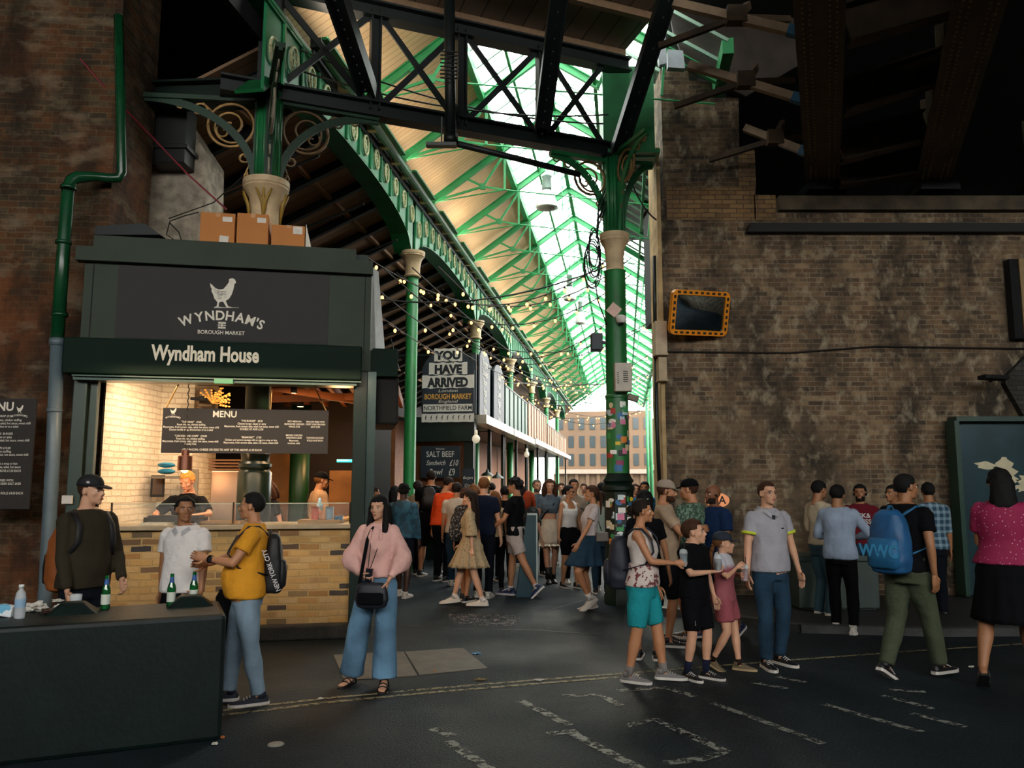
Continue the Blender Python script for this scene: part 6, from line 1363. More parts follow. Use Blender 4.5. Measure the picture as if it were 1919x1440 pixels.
def hand_geo(mb, wrist, d, nrm, thumb, curl=0.35, k=1.0, spread=1.0):
    # d: direction of the fingers, nrm: palm normal (fingers curl toward it), thumb: side of the thumb
    d = Vector(d).normalized(); nrm = Vector(nrm); nrm = (nrm-d*nrm.dot(d)).normalized(); t = d.cross(nrm).normalized()
    if t.dot(Vector(thumb)) < 0: t = -t
    rs = []
    for x, w, h in ((-.015, .026, .020), (.01, .030, .017), (.04, .038, .016), (.07, .041, .014), (.088, .038, .011)):
        rs.append(ering(wrist+d*(x*k), w*k, h*k, t, nrm, 10))
    mb.rings(rs)
    for i, (off, ln) in enumerate(((.029, .072), (.010, .080), (-.010, .074), (-.028, .058))):
        p = wrist + d*(.082*k) + t*(off*k*spread); ang = curl*0.55; pts = [p-d*0.01*k, p]; dirv = d
        for q, sg in enumerate((.46, .30, .24)):
            dirv = (d*math.cos(ang)+nrm*math.sin(ang)).normalized(); p = p + dirv*(ln*sg*k); pts.append(p); ang += curl*(0.9 if q == 0 else 0.6)
        mb.tube(pts, [.0095*k, .0095*k, .0088*k, .008*k, .0062*k], 7)
    p = wrist + d*(.02*k) + t*(.024*k); p2 = p + (d*.6+t*.75+nrm*.25).normalized()*(.040*k); p3 = p2 + (d*.9+t*.25+nrm*(.2+curl*.5)).normalized()*(.032*k); p4 = p3+(d*.95+nrm*(.2+curl*.6)).normalized()*(.024*k)
    mb.tube([p, p2, p3, p4], [.015*k, .0115*k, .0098*k, .007*k], 8)
def ik(a, b, l1, l2, pole):
    v = b-a; dd = v.length; mx = (l1+l2)*0.998
    if dd > mx: b = a+v.normalized()*mx; v = b-a; dd = mx
    if dd < abs(l1-l2)+0.01: dd = abs(l1-l2)+0.01
    x = (l1*l1-l2*l2+dd*dd)/(2*dd); h = math.sqrt(max(0, l1*l1-x*x)); dn = v.normalized(); pole = Vector(pole); pole = (pole-dn*pole.dot(dn))
    pole = pole.normalized() if pole.length > 1e-5 else dn.orthogonal().normalized()
    return a+dn*x+pole*h, b
MALE = [(.84, .146, .105, 0), (.90, .158, .116, -.006), (.97, .154, .112, -.006), (1.06, .140, .102, .004), (1.16, .144, .104, .010), (1.27, .160, .114, .006), (1.34, .170, .108, -.004), (1.405, .162, .088, -.012), (1.45, .122, .074, -.018), (1.48, .078, .064, -.02), (1.51, .060, .058, -.018)]
FEM = [(.84, .160, .110, -.005), (.90, .172, .120, -.012), (.97, .158, .110, -.008), (1.06, .128, .092, .002), (1.14, .124, .090, .008), (1.24, .142, .112, .022), (1.31, .148, .108, .016), (1.39, .144, .080, -.006), (1.435, .104, .066, -.014), (1.47, .064, .054, -.018), (1.50, .050, .048, -.016)]
SK = {'pale': 'c9987a', 'tan': 'b07a56', 'olive': '9a6a48', 'brown': '7a4c30', 'dark': '3d2418', 'rosy': 'c48a6c'}
ALLP = []
class Person:
    def __init__(s, label, at, H, yaw=0, female=False, skin='pale', build=1.0, lean=0.0, tilt=0.0, head=(0, 0), legs=None, arms=None, res=1, belly=0.0, drop=0.0, sway=0.0, child=False, crouch=0, shw=1.0):
        s.k = k = H/1.75; s.female = female; s.res = res; s.build = build; s.lean = lean*k; s.belly = belly; s.sway = sway*k
        px, Y = at; g = P(px, 900, Y); s.loc = Vector((g.x, Y, 0.0)); s.yaw = math.radians(yaw)
        s.root = thing('person', label, 'person', s.loc, rz=s.yaw)
        s.root_label = label
        s.skin = mat('skin '+skin, SK[skin], 0.55, var=0.06, scale=12)
        vox = (0.010, 0.013, 0.017)[res]*max(0.8, k); s.vox = vox
        hk = k if not child else k*1.22; s.hk = hk
        s.prof = FEM if female else MALE
        s.drop = drop
        def spine(z):       # z at k = 1 -> (side shift, forward shift)
            t = (z-.92)/.5; return (s.sway*t, s.lean*max(0, t)**1.15)
        s.spine = spine
        s.Z = lambda z: (z - (drop))*k
        # legs
        hipw = .082*k*(1.05 if female else 1)
        l1, l2 = .425*k, .415*k; s.legj = []
        legs = legs or {}
        for sd, nm in ((1, 'l'), (-1, 'r')):
            f = legs.get(nm, (0.0, 0.0, 0, 0, 0))     # side offset, forward, up, toe yaw, pitch(deg, + = heel up)
            ank = L3(sd*(.095*k+f[0]*k), f[1]*k, .085*k+f[2]*k)
            hip = L3(sd*hipw, 0, s.Z(.915)); ty = math.radians(f[3])*sd
            toe = L3(math.sin(ty), math.cos(ty), 0)
            knee, ank = ik(hip, ank, l1, l2, toe+L3(sd*.12, 0, 0)); s.legj.append((hip, knee, ank, toe, math.radians(f[4])))
        # arms
        sw = (.142 if female else .168)*k*build**0.5*shw; a1, a2 = .285*k, .255*k; s.armj = []
        arms = arms or {}
        sh0, sh1 = spine(1.40)
        for sd, nm in ((1, 'l'), (-1, 'r')):
            a = arms.get(nm, {})
            hp = a.get('to', (.25, .06, .82)); shd = L3(sd*sw+sh0, sh1-.008*k, s.Z(1.40))
            b_ = L3(sd*hp[0]*k, hp[1]*k, hp[2]*k)
            el, wr = ik(shd, b_, a1, a2, L3(sd*a.get('pole', (.5, -.7, -.3))[0], a.get('pole', (.5, -.7, -.3))[1], a.get('pole', (.5, -.7, -.3))[2]))
            s.armj.append((shd, el, wr, a.get('curl', .4), a.get('hand', None), a.get('palm', None), sd))
        # head
        hx, hy = spine(1.52); s.hc = L3(hx, hy+.02*k, s.Z(1.738)-.115*hk)
        Mh = Matrix.Rotation(math.radians(head[0]), 4, 'Z') @ Matrix.Rotation(math.radians(head[1]), 4, 'X')
        s.MH = Matrix.Translation(s.hc) @ Mh @ Matrix.Scale(hk, 4)
        s.hvs, s.hfs, s.hns = head_base(female, res == 0)
        s._body()
        if res < 2 or True: s._face()
        ALLP.append(s)
    def torso(s, mb, z0, z1, inf, belly=True, neck=True, sx=1.0, n=22, flare=0.0, hip=0.0):
        k = s.k; pr = s.prof; zs = [z for z, *_ in pr if z0+0.005 < z < z1-0.005]; zs = [z0]+zs+[z1]; rs = []
        def at(z):
            for i in range(len(pr)-1):
                if pr[i][0] <= z <= pr[i+1][0]:
                    f = (z-pr[i][0])/(pr[i+1][0]-pr[i][0]); return [pr[i][q]*(1-f)+pr[i+1][q]*f for q in (1, 2, 3)]
            return list((pr[0] if z < pr[0][0] else pr[-1])[1:])
        for z in zs:
            a, b, c = at(z); bl = s.belly*math.exp(-((z-1.08)/(.12 if z > 1.08 else .22))**2) if belly else 0
            hx, hy = s.spine(z); sc = s.build if z < 1.44 else 1
            fl = flare*max(0, (1.1-z)) + (hip*k*min(1, max(0, (1.12-z)/.08)) if hip else 0)
            rs.append(ering(L3(hx, hy+(c+bl*.5)*k, s.Z(z)), (a*sc+bl*.3)*k*sx+inf+fl, (b*sc+bl*.6)*k+inf+fl*.7, Vector((1, 0, 0)), Vector((0, 1, 0)), n))
        mb.rings(rs)
    def limb(s, mb, pts, rad, n=14): mb.tube(pts, rad, n)
    def legpts(s, i, f0=0.0, f1=1.0, inf=0.0, w=1.0, taper=None):
        hip, knee, ank, toe, pit = s.legj[i]; k = s.k*s.build**.6; out = []; r = []
        prof = [(0, .070), (.10, .081), (.25, .078), (.45, .061), (.5, .056), (.58, .055), (.68, .057), (.85, .040), (1.0, .034)]
        fs_ = sorted(set([f0, f1]+[f for f, _ in prof if f0 < f < f1]))
        for f in fs_:
            p = hip.lerp(knee, f*2) if f < .5 else knee.lerp(ank, (f-.5)*2)
            for q in range(len(prof)-1):
                if prof[q][0] <= f <= prof[q+1][0]:
                    u = (f-prof[q][0])/(prof[q+1][0]-prof[q][0]); rr = prof[q][1]*(1-u)+prof[q+1][1]*u
            rr = rr*k*(1.06 if s.female and f < .4 else 1)
            if taper: rr = max(rr, taper(f)*s.k)
            out.append(p); r.append(rr*w+inf)
        return out, r
    def armpts(s, i, f0=0.0, f1=1.0, inf=0.0, fn=None):
        sh, el, wr, *_ = s.armj[i]; k = s.k*s.build**.6*(.88 if s.female else 1); out = []; r = []
        prof = [(0, .052), (.15, .047), (.45, .038), (.5, .036), (.62, .037), (.85, .028), (1.0, .024)]
        for f in sorted(set([f0, f1]+[f for f, _ in prof if f0 < f < f1])):
            p = sh.lerp(el, f*2) if f < .5 else el.lerp(wr, (f-.5)*2)
            for q in range(len(prof)-1):
                if prof[q][0] <= f <= prof[q+1][0]:
                    u = (f-prof[q][0])/(prof[q+1][0]-prof[q][0]); rr = prof[q][1]*(1-u)+prof[q+1][1]*u
            out.append(p); r.append((rr*k if fn is None else max(rr*k, fn(f)*s.k))+inf)
        return out, r
    def foot_frame(s, i):
        hip, knee, ank, toe, pit = s.legj[i]
        fwd = (toe*math.cos(pit) + Vector((0, 0, -1))*math.sin(pit)).normalized(); side = fwd.cross(Vector((0, 0, 1))).normalized(); up = side.cross(fwd).normalized()
        M = Matrix((( side.x, fwd.x, up.x, 0), (side.y, fwd.y, up.y, 0), (side.z, fwd.z, up.z, 0), (0, 0, 0, 1)))
        return Matrix.Translation(ank - up*.085*s.k) @ M      # local: x side, y forward, z up; ground contact at z=0
    def _body(s):
        k = s.k; mb = MB()
        s.torso(mb, .84, 1.495, 0.0)
        hx, hy = s.spine(1.47); mb.tube([L3(hx, hy-.02*k, s.Z(1.40)), s.MH @ L3(0, -.035, -.17)], [.058*k]*2, 14)
        for i in (0, 1):
            p, r = s.legpts(i); mb.tube(p, r, 14)
            p, r = s.armpts(i); mb.tube(p, r, 12); mb.ell(p[0], (.052*k*s.build**.5*(.9 if s.female else 1),)*3)
            F = s.foot_frame(i); rs = []
            for y, w, z0_, z1_ in ((-.055, .022, .008, .05), (-.03, .030, .006, .085), (0.0, .031, .006, .095), (.05, .035, .006, .07), (.10, .041, .006, .045), (.15, .042, .006, .032), (.185, .034, .006, .026)):
                rs.append([F @ Vector((w*k*math.cos(q*PI/6), y*k, (z0_+z1_)/2*k+(z1_-z0_)/2*k*math.sin(q*PI/6))) for q in range(12)])
            mb.rings(rs)
            for q, (ox, rr) in enumerate(((-.026, .010), (-.012, .0085), (0.003, .008), (.017, .0075), (.029, .007))):
                sd = 1 if i == 0 else -1; mb.tube([F @ Vector((ox*sd*k, .175*k, .018*k)), F @ Vector((ox*sd*k, (.205-.006*q)*k, .014*k))], rr*k, 6)
        vs, fs, ns = bake(mb, s.vox, 2)
        out = MB(); out.add(vs, fs)
        out.add([s.MH @ v for v in s.hvs], s.hfs)
        for i in (0, 1):
            sh, el, wr, curl, hd, palm, sd = s.armj[i]; d = (wr-el).normalized()
            if hd is not None: d = L3(sd*hd[0], hd[1], hd[2]).normalized()
            pn = L3(-sd, 0.2, 0) if palm is None else L3(sd*palm[0], palm[1], palm[2])
            th = L3(0, 1, .1) if palm is None else L3(-sd*.3, .2, 1)
            hand_geo(out, wr+d*0.005, d, pn, th, curl, k*(.9 if s.female else 1))
        s.body = out.build('body', s.skin, s.root, smooth=True)
    def _face(s):
        M = s.MH; fem = s.female
        if s.res < 2:
            mb = MB()
            for q in (-1, 1): mb.ell(L3(q*.031, .0665, .000), (.0135, .0125, .0085), nu=10, nv=6)
            mb.xf(M).build('eye_whites', mat('eye white', 'cfc6bc', 0.3, var=0.02), s.root, smooth=True)
        mb = MB()
        for q in (-1, 1): mb.ell(L3(q*.031, .0765, -.001), (.0058, .004, .0058), nu=8, nv=6)
        for q in (-1, 1):
            if fem or s.res < 2: mb.tube([L3(q*.018, .0765, .004), L3(q*.031, .0815, .009), L3(q*.044, .0725, .003)], .0017, 5)
        mb.xf(M).build('irises', mat('iris brown', '1a0f0a', 0.2), s.root, smooth=True)
        mb = MB()
        for q in (-1, 1): mb.tube([L3(q*.013, .0835, .020), L3(q*.030, .0845, .026), L3(q*.048, .0715, .018)], [.0022, .0036, .0018] if not fem else [.0016, .0024, .0014], 6)
        s.browm = mb.xf(M).build('eyebrows', mat('brow dark', '1c120c', 0.8), s.root, smooth=True)
        mb = MB(); mb.ell(L3(0, .0925, -.0565), (.021, .006, .0042), nu=12, nv=6); mb.ell(L3(0, .0925, -.0645), (.018, .006, .0048), nu=12, nv=6)
        mb.xf(M).build('lips', mat('lips rose', 'a0524a' if fem else '9a5c4c', 0.45), s.root, smooth=True)
    # ---- clothes
    def cloth(s, mb, name, m, fold=0.006, freq=9, it=4, seed=0, stretch=0.45, vox=None):
        vs, fs, ns = bake(mb, vox or s.vox, it)
        if fold:
            sd = Vector((seed*3.1+s.loc.x, s.loc.y, seed)); out = []
            for v, n in zip(vs, ns):
                q = Vector((v.x*freq, v.y*freq, v.z*freq*stretch)); out.append(v+n*(fold*(noise.noise(q+sd)+.5*noise.noise(q*2.3+sd))))
            vs = out
        o = MB(); o.add(vs, fs); ob = o.build(name, m, s.root, smooth=True); return ob
    def shirt(s, m, hem=.93, sleeve=.27, inf=.014, sinf=.014, neck=1.478, name='shirt', fold=.008, sfn=None, flare=0.0, sx=1.0, cuffw=None):
        mb = MB(); k = s.k; s.torso(mb, hem, neck, inf*k, sx=sx, flare=flare, hip=.016 if hem < 1.0 else 0)
        if sleeve > 0:
            for i in (0, 1):
                p, r = s.armpts(i, 0, sleeve, sinf*k, sfn)
                r = [x+(.006*k if j == len(r)-1 and sleeve < .4 else 0) for j, x in enumerate(r)]
                mb.tube(p, r, 14); mb.ell(p[0], ((.052 if not s.female else .047)*k+inf*.5*k,)*3)
        s.top = s.cloth(mb, name, m, fold); return s.top
    def tank(s, m, hem=.95, inf=.012, name='top', neck=1.38, flare=0.0):
        mb = MB(); s.torso(mb, hem, 1.34, inf*s.k, sx=.98, flare=flare); k = s.k
        for q in (-1, 1):
            hx, hy = s.spine(1.4)
            for w in (0,):
                mb.tube([L3(q*.10*k+hx, hy+.085*k, s.Z(1.30)), L3(q*.098*k+hx, hy+.06*k, s.Z(1.40)), L3(q*.095*k+hx, hy-.02*k, s.Z(1.452)), L3(q*.095*k+hx, hy-.09*k, s.Z(1.38)), L3(q*.09*k+hx, hy-.10*k, s.Z(1.28))], .034*k, 8, flat=.7)
        s.top = s.cloth(mb, name, m, .006); return s.top
    def legsw(s, m, f1=1.0, inf=.014, waist=1.03, name='trousers', wide=1.0, taper=None, fold=.008):
        if taper is None and f1 == 1.0 and not s.female: taper = lambda f: .048 if f > .5 else .03
        mb = MB(); k = s.k; s.torso(mb, .80, waist, (inf+.0)*k, belly=False)
        for i in (0, 1):
            p, r = s.legpts(i, 0.0, f1, inf*k, wide, taper); mb.tube(p, r, 16)
        hx, hy = 0, 0; mb.ell(L3(0, 0, s.Z(.87)), (.13*k*s.build, .10*k*s.build, .07*k))
        s.bot = s.cloth(mb, name, m, fold, seed=3); return s.bot
    def skirt(s, m, top=1.04, hem=.55, a0=.0, flare=.07, pleat=.012, nple=16, name='skirt', knee=True, lag=0.0, vox=None):
        k = s.k; n = 96; rs = []; kn = (s.legj[0][1]+s.legj[1][1])/2; steps = 12
        span = abs(s.legj[0][1].y-s.legj[1][1].y)/2
        for j in range(steps+1):
            f = j/steps; z = top+(hem-top)*f; pr = s.prof
            a = b = c = 0
            zz = max(.84, z)
            for i in range(len(pr)-1):
                if pr[i][0] <= zz <= pr[i+1][0]:
                    u = (zz-pr[i][0])/(pr[i+1][0]-pr[i][0]); a, b, c = [pr[i][q]*(1-u)+pr[i+1][q]*u for q in (1, 2, 3)]
            a = a*s.build*k+.016*k+flare*k*f**1.3; b = b*s.build*k+.016*k+flare*k*f**1.3+span*f*.8; hx, hy = s.spine(max(z, .95))
            cen = L3(hx*(1-f), c*k+hy*(1-f)+lag*f*k-kn.y*f*.6, s.Z(z)); ring = []
            for i in range(n):
                t = 2*PI*i/n; w = 1+(pleat*k*f/.17)*math.sin(t*nple+1.3*math.sin(t*3)); ring.append(cen+Vector((a*w*math.cos(t), b*w*math.sin(t), 0)))
            rs.append(ring)
        inner = [[p.lerp(sum(r, Vector())/n, .05) for p in r] for r in rs[::-1]]
        mb = MB(); mb.rings(rs+inner[:-1]+[inner[-1]], False)
        mb.rings([rs[0], [p.lerp(sum(rs[0], Vector())/n, .3) for p in rs[0]]], True)
        o = mb.build(name, m, s.root, smooth=True); s.bot = o; return o
    def shoes(s, upper, sole, kind='sneaker', sock=None, size=1.0):
        k = s.k
        for i in (0, 1):
            F = s.foot_frame(i) @ Matrix.Scale(size, 4)
            if kind == 'sandal':
                mb = MB(); out = [(-.062, .026), (-.03, .036), (.05, .038), (.11, .046), (.17, .044), (.205, .030), (.215, .01)]
                mb.rings([[F @ Vector((w*k*x, y*k, z*k)) for x, z in ((-1, -.012), (1, -.012), (1, .006), (-1, .006))] for y, w in out]); so = mb.build('shoe', sole, s.root)
                mb = MB()
                for y0, h in ((.13, .04), (.085, .058), (-.0, .10)):
                    mb.tube([F @ Vector((x*.044*k, (y0-abs(x)*.012)*k, (.006+h*(1-x*x)**.5)*k)) for x in (-1, -.8, -.4, 0, .4, .8, 1)], .006*k, 6)
                mb.build('strap', upper, so, smooth=True); continue
            prof = [(-.078, .020, .055), (-.066, .033, .075), (-.035, .039, .088 if kind != 'boot' else .2), (.0, .040, .088 if kind != 'boot' else .2), (.04, .041, .080), (.09, .047, .060), (.14, .048, .050), (.185, .042, .042), (.212, .026, .034), (.222, .008, .026)]
            mb = MB(); rs = []
            for y, w, h in prof:
                ring = []
                for q in range(14):
                    a = 2*PI*q/14; ca, sa = math.cos(a), math.sin(a); x = w*k*math.copysign(abs(ca)**.8, ca)*(1-.25*max(0, sa)); z = (.018*k+(h-.018)*k*max(0, sa)) if sa > 0 else .014*k
                    ring.append(F @ Vector((x, y*k, z)))
                rs.append(ring)
            mb.rings(rs)
            if kind == 'boot':
                mb.tube([F @ Vector((0, -.01*k, .06*k)), F @ Vector((0, -.015*k, .26*k))], .055*k, 12)
            elif kind == 'high': mb.tube([F @ Vector((0, -.015*k, .06*k)), F @ Vector((0, -.015*k, .12*k))], .047*k, 12)
            else: mb.tube([F @ Vector((0, -.018*k, .05*k)), F @ Vector((0, -.02*k, .098*k))], [.042*k, .044*k], 12)
            sh = mb.build('shoe', upper, s.root, smooth=True)
            mb = MB(); mb.rings([[F @ Vector((x*(w+.004)*k, y*k, z*k)) for x, z in ((-1, 0), (-.6, -.003), (.6, -.003), (1, 0), (1.0, .024), (-1.0, .024))] for y, w, h in [(-.084, .018, 0)]+prof[1:-1]+[(.228, .010, 0)]]); mb.build('sole', sole, sh, smooth=False)
            if kind == 'sneaker' and s.res < 2:
                mb = MB()
                for q in range(4):
                    y0 = .045+.022*q; hh = .082-.008*q; mb.tube([F @ Vector((x*.028*k, y0*k, (hh+.004-.012*x*x)*k)) for x in (-1, 0, 1)], .003*k, 5)
                mb.build('laces', sole, sh, smooth=True)
            if sock:
                hip, knee, ank, toe, pit = s.legj[i]; up = (knee-ank).normalized(); mb = MB(); mb.tube([ank-up*.02*k, ank+up*.035*k, ank+up*sock[1]*k], [.045*k, .040*k, .043*k], 14); mb.build('sock', sock[0], s.root, smooth=True)
    # ---- hair and hats
    def hair(s, m, style='short', thick=.010, front=.062, extra=None, ear=.012, nape=-.05, curl=0.0, length=.35, width=.075, fwdlocks=False, brow=None):
        vs, fs, ns = s.hvs, s.hfs, s.hns
        def ins(v):
            x, f, z = v.x, -v.y, v.z
            if abs(x) > .074 and z < .02 and f > -.02 and style in ('short',) : return False
            if f > .035: return z > front-(.02 if abs(x) > .055 else 0)
            if f > -.012: return z > ear+(f+.012)*.35
            if f > -.035: return z > ear-.02
            return z > nape
        keep = [all(ins(vs[i]) for i in f) for f in fs]; used = {}; nv = []; nf = []
        for f, kp in zip(fs, keep):
            if not kp: continue
            t = []
            for i in f:
                if i not in used:
                    used[i] = len(nv); v = vs[i]; e = min(1, max(0, (v.z-min(front, .06)+.02)/.05)) if -v.y > .035 else min(1, max(.25, (v.z-nape)/.05))
                    th = thick*(.45+.55*e); th *= 1+ .35*noise.noise(v*30)
                    if curl: th += curl*(.6+noise.noise(v*38+Vector((s.loc.x, 0, 0)))*1.1)
                    nv.append(v+ns[i]*th)
                t.append(used[i])
            nf.append(tuple(t))
        mb = MB(); mb.add(nv, nf)
        bm = bmesh.new(); me = bpy.data.meshes.new('hair'); me.from_pydata([tuple(v) for v in mb.v], [], mb.f); bm.from_mesh(me)
        bnd = [e for e in bm.edges if e.is_boundary]
        r = bmesh.ops.extrude_edge_only(bm, edges=bnd); 
        for v in [g for g in r['geom'] if isinstance(g, bmesh.types.BMVert)]:
            c = Vector((0, .015, .02)); v.co = v.co + (c-v.co).normalized()*(thick+.012)
        bm.verts.index_update(); o = MB(); o.add([v.co.copy() for v in bm.verts], [tuple(v.index for v in f.verts) for f in bm.faces]); bm.free(); bpy.data.meshes.remove(me)
        def lock(pts, rad, n=14, flat=.6, rip=.12):
            rs = []
            for j, (p, r_) in enumerate(zip(pts, rad)):
                rs.append([L3(*p) + Vector((r_*math.cos(2*PI*q/n)*(1+rip*math.sin(q*3+j*.3)), r_*flat*math.sin(2*PI*q/n)*(1+rip*math.sin(q*5+j)), 0)) for q in range(n)])
            o.rings(rs)
        if style == 'long':
            Lh = length
            lock([(0, -.06, .07), (0, -.085, .0), (0, -.09, -.08), (0, -.095, -.16), (0.0, -.11, -.08-Lh*.6), (0, -.115, -.08-Lh)], [.06, .085, .088, width+.012, width, width*.45], 22)
            if fwdlocks:
                for q in (-1, 1): lock([(q*.062, .0, .06), (q*.078, .008, .0), (q*.080, .012, -.08), (q*.082, .03, -.16), (q*.085, .05, -.08-Lh*.62), (q*.08, .055, -.08-Lh*.85)], [.02, .026, .030, .032, .028, .010], 12, .8)
        elif style == 'bob': lock([(0, -.04, .06), (0, -.05, -.02), (0, -.06, -.08), (0, -.06, -.12)], [.075, .090, .088, .06], 20, .8)
        elif style == 'pony': lock([(0, -.09, .04), (0, -.135, .03), (0, -.15, -.03), (0, -.145, -.10), (0, -.14, -.08-length)], [.02, .030, .034, .030, .008], 12, .9)
        elif style == 'bun': o.ell(L3(0, -.125, .02), (.038, .036, .036)); o.ell(L3(.01, -.13, -.02), (.03, .025, .03))
        elif style == 'braid':
            for j in range(9): o.ell(L3(-.02+.02*(j % 2), -.10-.012*min(j, 3), .01-.037*j), (.026-.0015*j, .024-.001*j, .026))
        elif style == 'wavy':
            for q in (-1, 1):
                lock([(q*.05, -.0, .085), (q*.082, -.01, .02), (q*.096, -.01, -.06), (q*.100, .0, -.14), (q*.09, .02, -.22)], [.03, .038, .044, .042, .016], 14, .9, .22)
            lock([(0, -.07, .05), (0, -.09, -.03), (0, -.09, -.12), (0, -.09, -.2)], [.07, .09, .088, .05], 18, .6, .2)
        o.xf(s.MH); ob = o.build('hair', m, s.root, smooth=True); s.hairo = ob
        if brow: s.browm.data.materials[0] = m
        return ob
    def cap(s, m, brim=True, turn=0, mlogo=None):
        mb = MB(); rs = []
        R = Matrix.Rotation(math.radians(turn), 4, 'Z')
        for j in range(8):
            a = PI/2*j/7; rs.append([Vector((.087*math.cos(a)**.75*math.cos(t)*1.0, .018+.106*math.cos(a)**.75*math.sin(t), .035+.092*math.sin(a))) for t in [2*PI*q/24 for q in range(24)]])
        mb.rings(rs, True); mb.ell((0, .018, .127), (.008, .008, .006), nu=8, nv=5)
        if brim:
            top = []; 
            for q in range(13):
                t = PI*q/12; top.append((.078*math.cos(t), -(.070+.085*math.sin(t)**.8), .040-.018*math.sin(t)))
            base = [(.078*math.cos(PI*q/12), -(.055+.018*math.sin(PI*q/12)), .045) for q in range(13)]
            for dz, fl in ((0, 0), (-.006, 1)):
                pass
            mb.rings([[Vector(p) for p in base], [Vector(p) for p in top], [Vector(p)-Vector((0, 0, .007)) for p in top], [Vector(p)-Vector((0, 0, .007)) for p in base]], False, closed=False)
        mb.xf(s.MH @ R); c = mb.build('cap', m, s.root, smooth=True)
        if mlogo:
            q = MB(); q.ell(L3(-.085, .02, .065), (.004, .016, .010)); q.xf(s.MH @ R).build('cap_badge', mlogo, c)
        return c
    def glasses(s, m, dark=False):
        mb = MB()
        for q in (-1, 1):
            mb.tube([L3(q*.032+.023*math.cos(a*PI/8), .090-.004*abs(math.cos(a*PI/8)), .0+.016*math.sin(a*PI/8)) for a in range(17)], .0016, 5)
            mb.tube([L3(q*.055, .085, .005), L3(q*.078, .04, .004), L3(q*.081, -.012, .0)], .0016, 5)
        mb.tube([L3(-.010, .092, .003), L3(.010, .092, .003)], .0016, 5); g = mb.xf(s.MH).build('glasses', m, s.root, smooth=True)
        if dark:
            mb = MB()
            for q in (-1, 1): mb.ell(L3(q*.032, .090, 0), (.022, .003, .016), nu=14, nv=8)
            mb.xf(s.MH).build('dark_lenses', mat('black lens', '08080a', 0.08), g, smooth=True)
    def beard(s, m, amt=.006):
        vs, fs, ns = s.hvs, s.hfs, s.hns; used = {}; nv = []; nf = []
        def ins(v):
            f, z, x = -v.y, v.z, abs(v.x)
            if z > -.035 and x < .052: return False
            if x < .02 and -.071 < z < -.05: return False
            return -.115 < z < (.0 if x > .06 else -.042) and f > -.005 and not (f > .098)
        for f in fs:
            if all(ins(vs[i]) for i in f):
                t = []
                for i in f:
                    if i not in used: used[i] = len(nv); nv.append(vs[i]+ns[i]*amt)
                    t.append(used[i])
                nf.append(tuple(t))
        mb = MB(); mb.add(nv, nf); mb.xf(s.MH); return mb.build('beard', m, s.root, smooth=True)
    def wpt(s, v): return Matrix.Translation(s.loc) @ Matrix.Rotation(s.yaw, 4, 'Z') @ v
    def carry(s, name, label, cat):      # a top-level thing sharing the person's frame
        t = thing(name, label, cat, s.loc, rz=s.yaw); return t
    def backpack(s, label, m, m2=None, w=.15, h=.23, d=.085, zc=1.18, straps=True, side=0.0, text=None, tm=None, tilt=0.0):
        k = s.k; t = s.carry('backpack', label, 'backpack'); hx, hy = s.spine(zc)
        bk = -(.115*s.build+d*.9)*k+hy
        mb = MB(); M = Matrix.Rotation(tilt, 3, 'X')
        rs = []
        for z, a, b in ((-1, .62, .7), (-.93, .9, .95), (-.6, 1, 1.05), (0, 1, 1), (.5, .92, .85), (.85, .7, .65), (1, .4, .4)):
            rs.append(ering(L3(hx+side*k, bk, s.Z(zc)+z*h*k), w*a*k, d*b*k, Vector((1, 0, 0)), Vector((0, 1, 0)), 20, 2.8))
        mb.rings(rs); vs, fs, ns = bake(mb, .011, 2); o = MB(); o.add([v+n*(.006*noise.noise(v*14)) for v, n in zip(vs, ns)], fs); pk = o.build('pack', m, t, smooth=True)
        mb = MB(); rs = []
        for z, a, b in ((-.85, .6, .2), (-.75, .82, .5), (-.3, .85, .6), (.05, .8, .45), (.12, .7, .2)):
            rs.append(ering(L3(hx+side*k, bk-d*.85*k, s.Z(zc)+z*h*k), w*a*k, d*b*k, Vector((1, 0, 0)), Vector((0, 1, 0)), 16, 2.8))
        mb.rings(rs); mb.build('front_pocket', m2 or m, t, smooth=True)
        for q in (-1, 1):
            sw = .115*k*s.build**.5; mb = MB(); fy = (.125*s.build+s.belly*.5)*k
            sx0, sy0 = s.spine(1.42)
            mb.tube([L3(q*.07*k+hx, bk+d*.7*k, s.Z(1.38)), L3(q*sw+sx0, sy0-.05*k, s.Z(1.455)), L3(q*(sw+.008*k)+sx0, sy0+.03*k, s.Z(1.455)), L3(q*(sw+.01*k)+sx0, sy0+.115*k*s.build, s.Z(1.36)), L3(q*(sw+.02*k)+hx, hy+fy*1.02, s.Z(1.24)), L3(q*(sw+.055*k)+hx, hy+fy*.5, s.Z(1.12)), L3(q*.12*k+hx, bk+d*.6*k, s.Z(1.05))], .023*k, 8, flat=.35)
            mb.build('shoulder_strap', m2 or m, t, smooth=True)
        mb = MB(); mb.tube([L3(-.03*k+hx, bk+d*.4*k, s.Z(zc)+h*.95*k), L3(hx, bk+d*.4*k, s.Z(zc)+(h+.03)*k), L3(.03*k+hx, bk+d*.4*k, s.Z(zc)+h*.95*k)], .008*k, 6); mb.build('top_handle', m2 or m, t, smooth=True)
        if text:
            mb = MB(); X = Vector((-1, 0, 0)) if text[2] == 'back' else Vector((0, 1, 0)); s.packc = (bk, hx)
            O = L3(hx+side*k, bk-d*1.36*k-.010, s.Z(zc)-h*.45*k) if text[2] == 'back' else None
            if text[2] == 'back': put_text(mb, text[0], O, Vector((-1, 0, 0)), ZV, text[1], 0.03, 0.9, 0.0)
            if text[2] == 'back': mb.v = [(v[0], v[1], v[2]) for v in mb.v]
            mb.build('lettering', tm, pk)
        return t
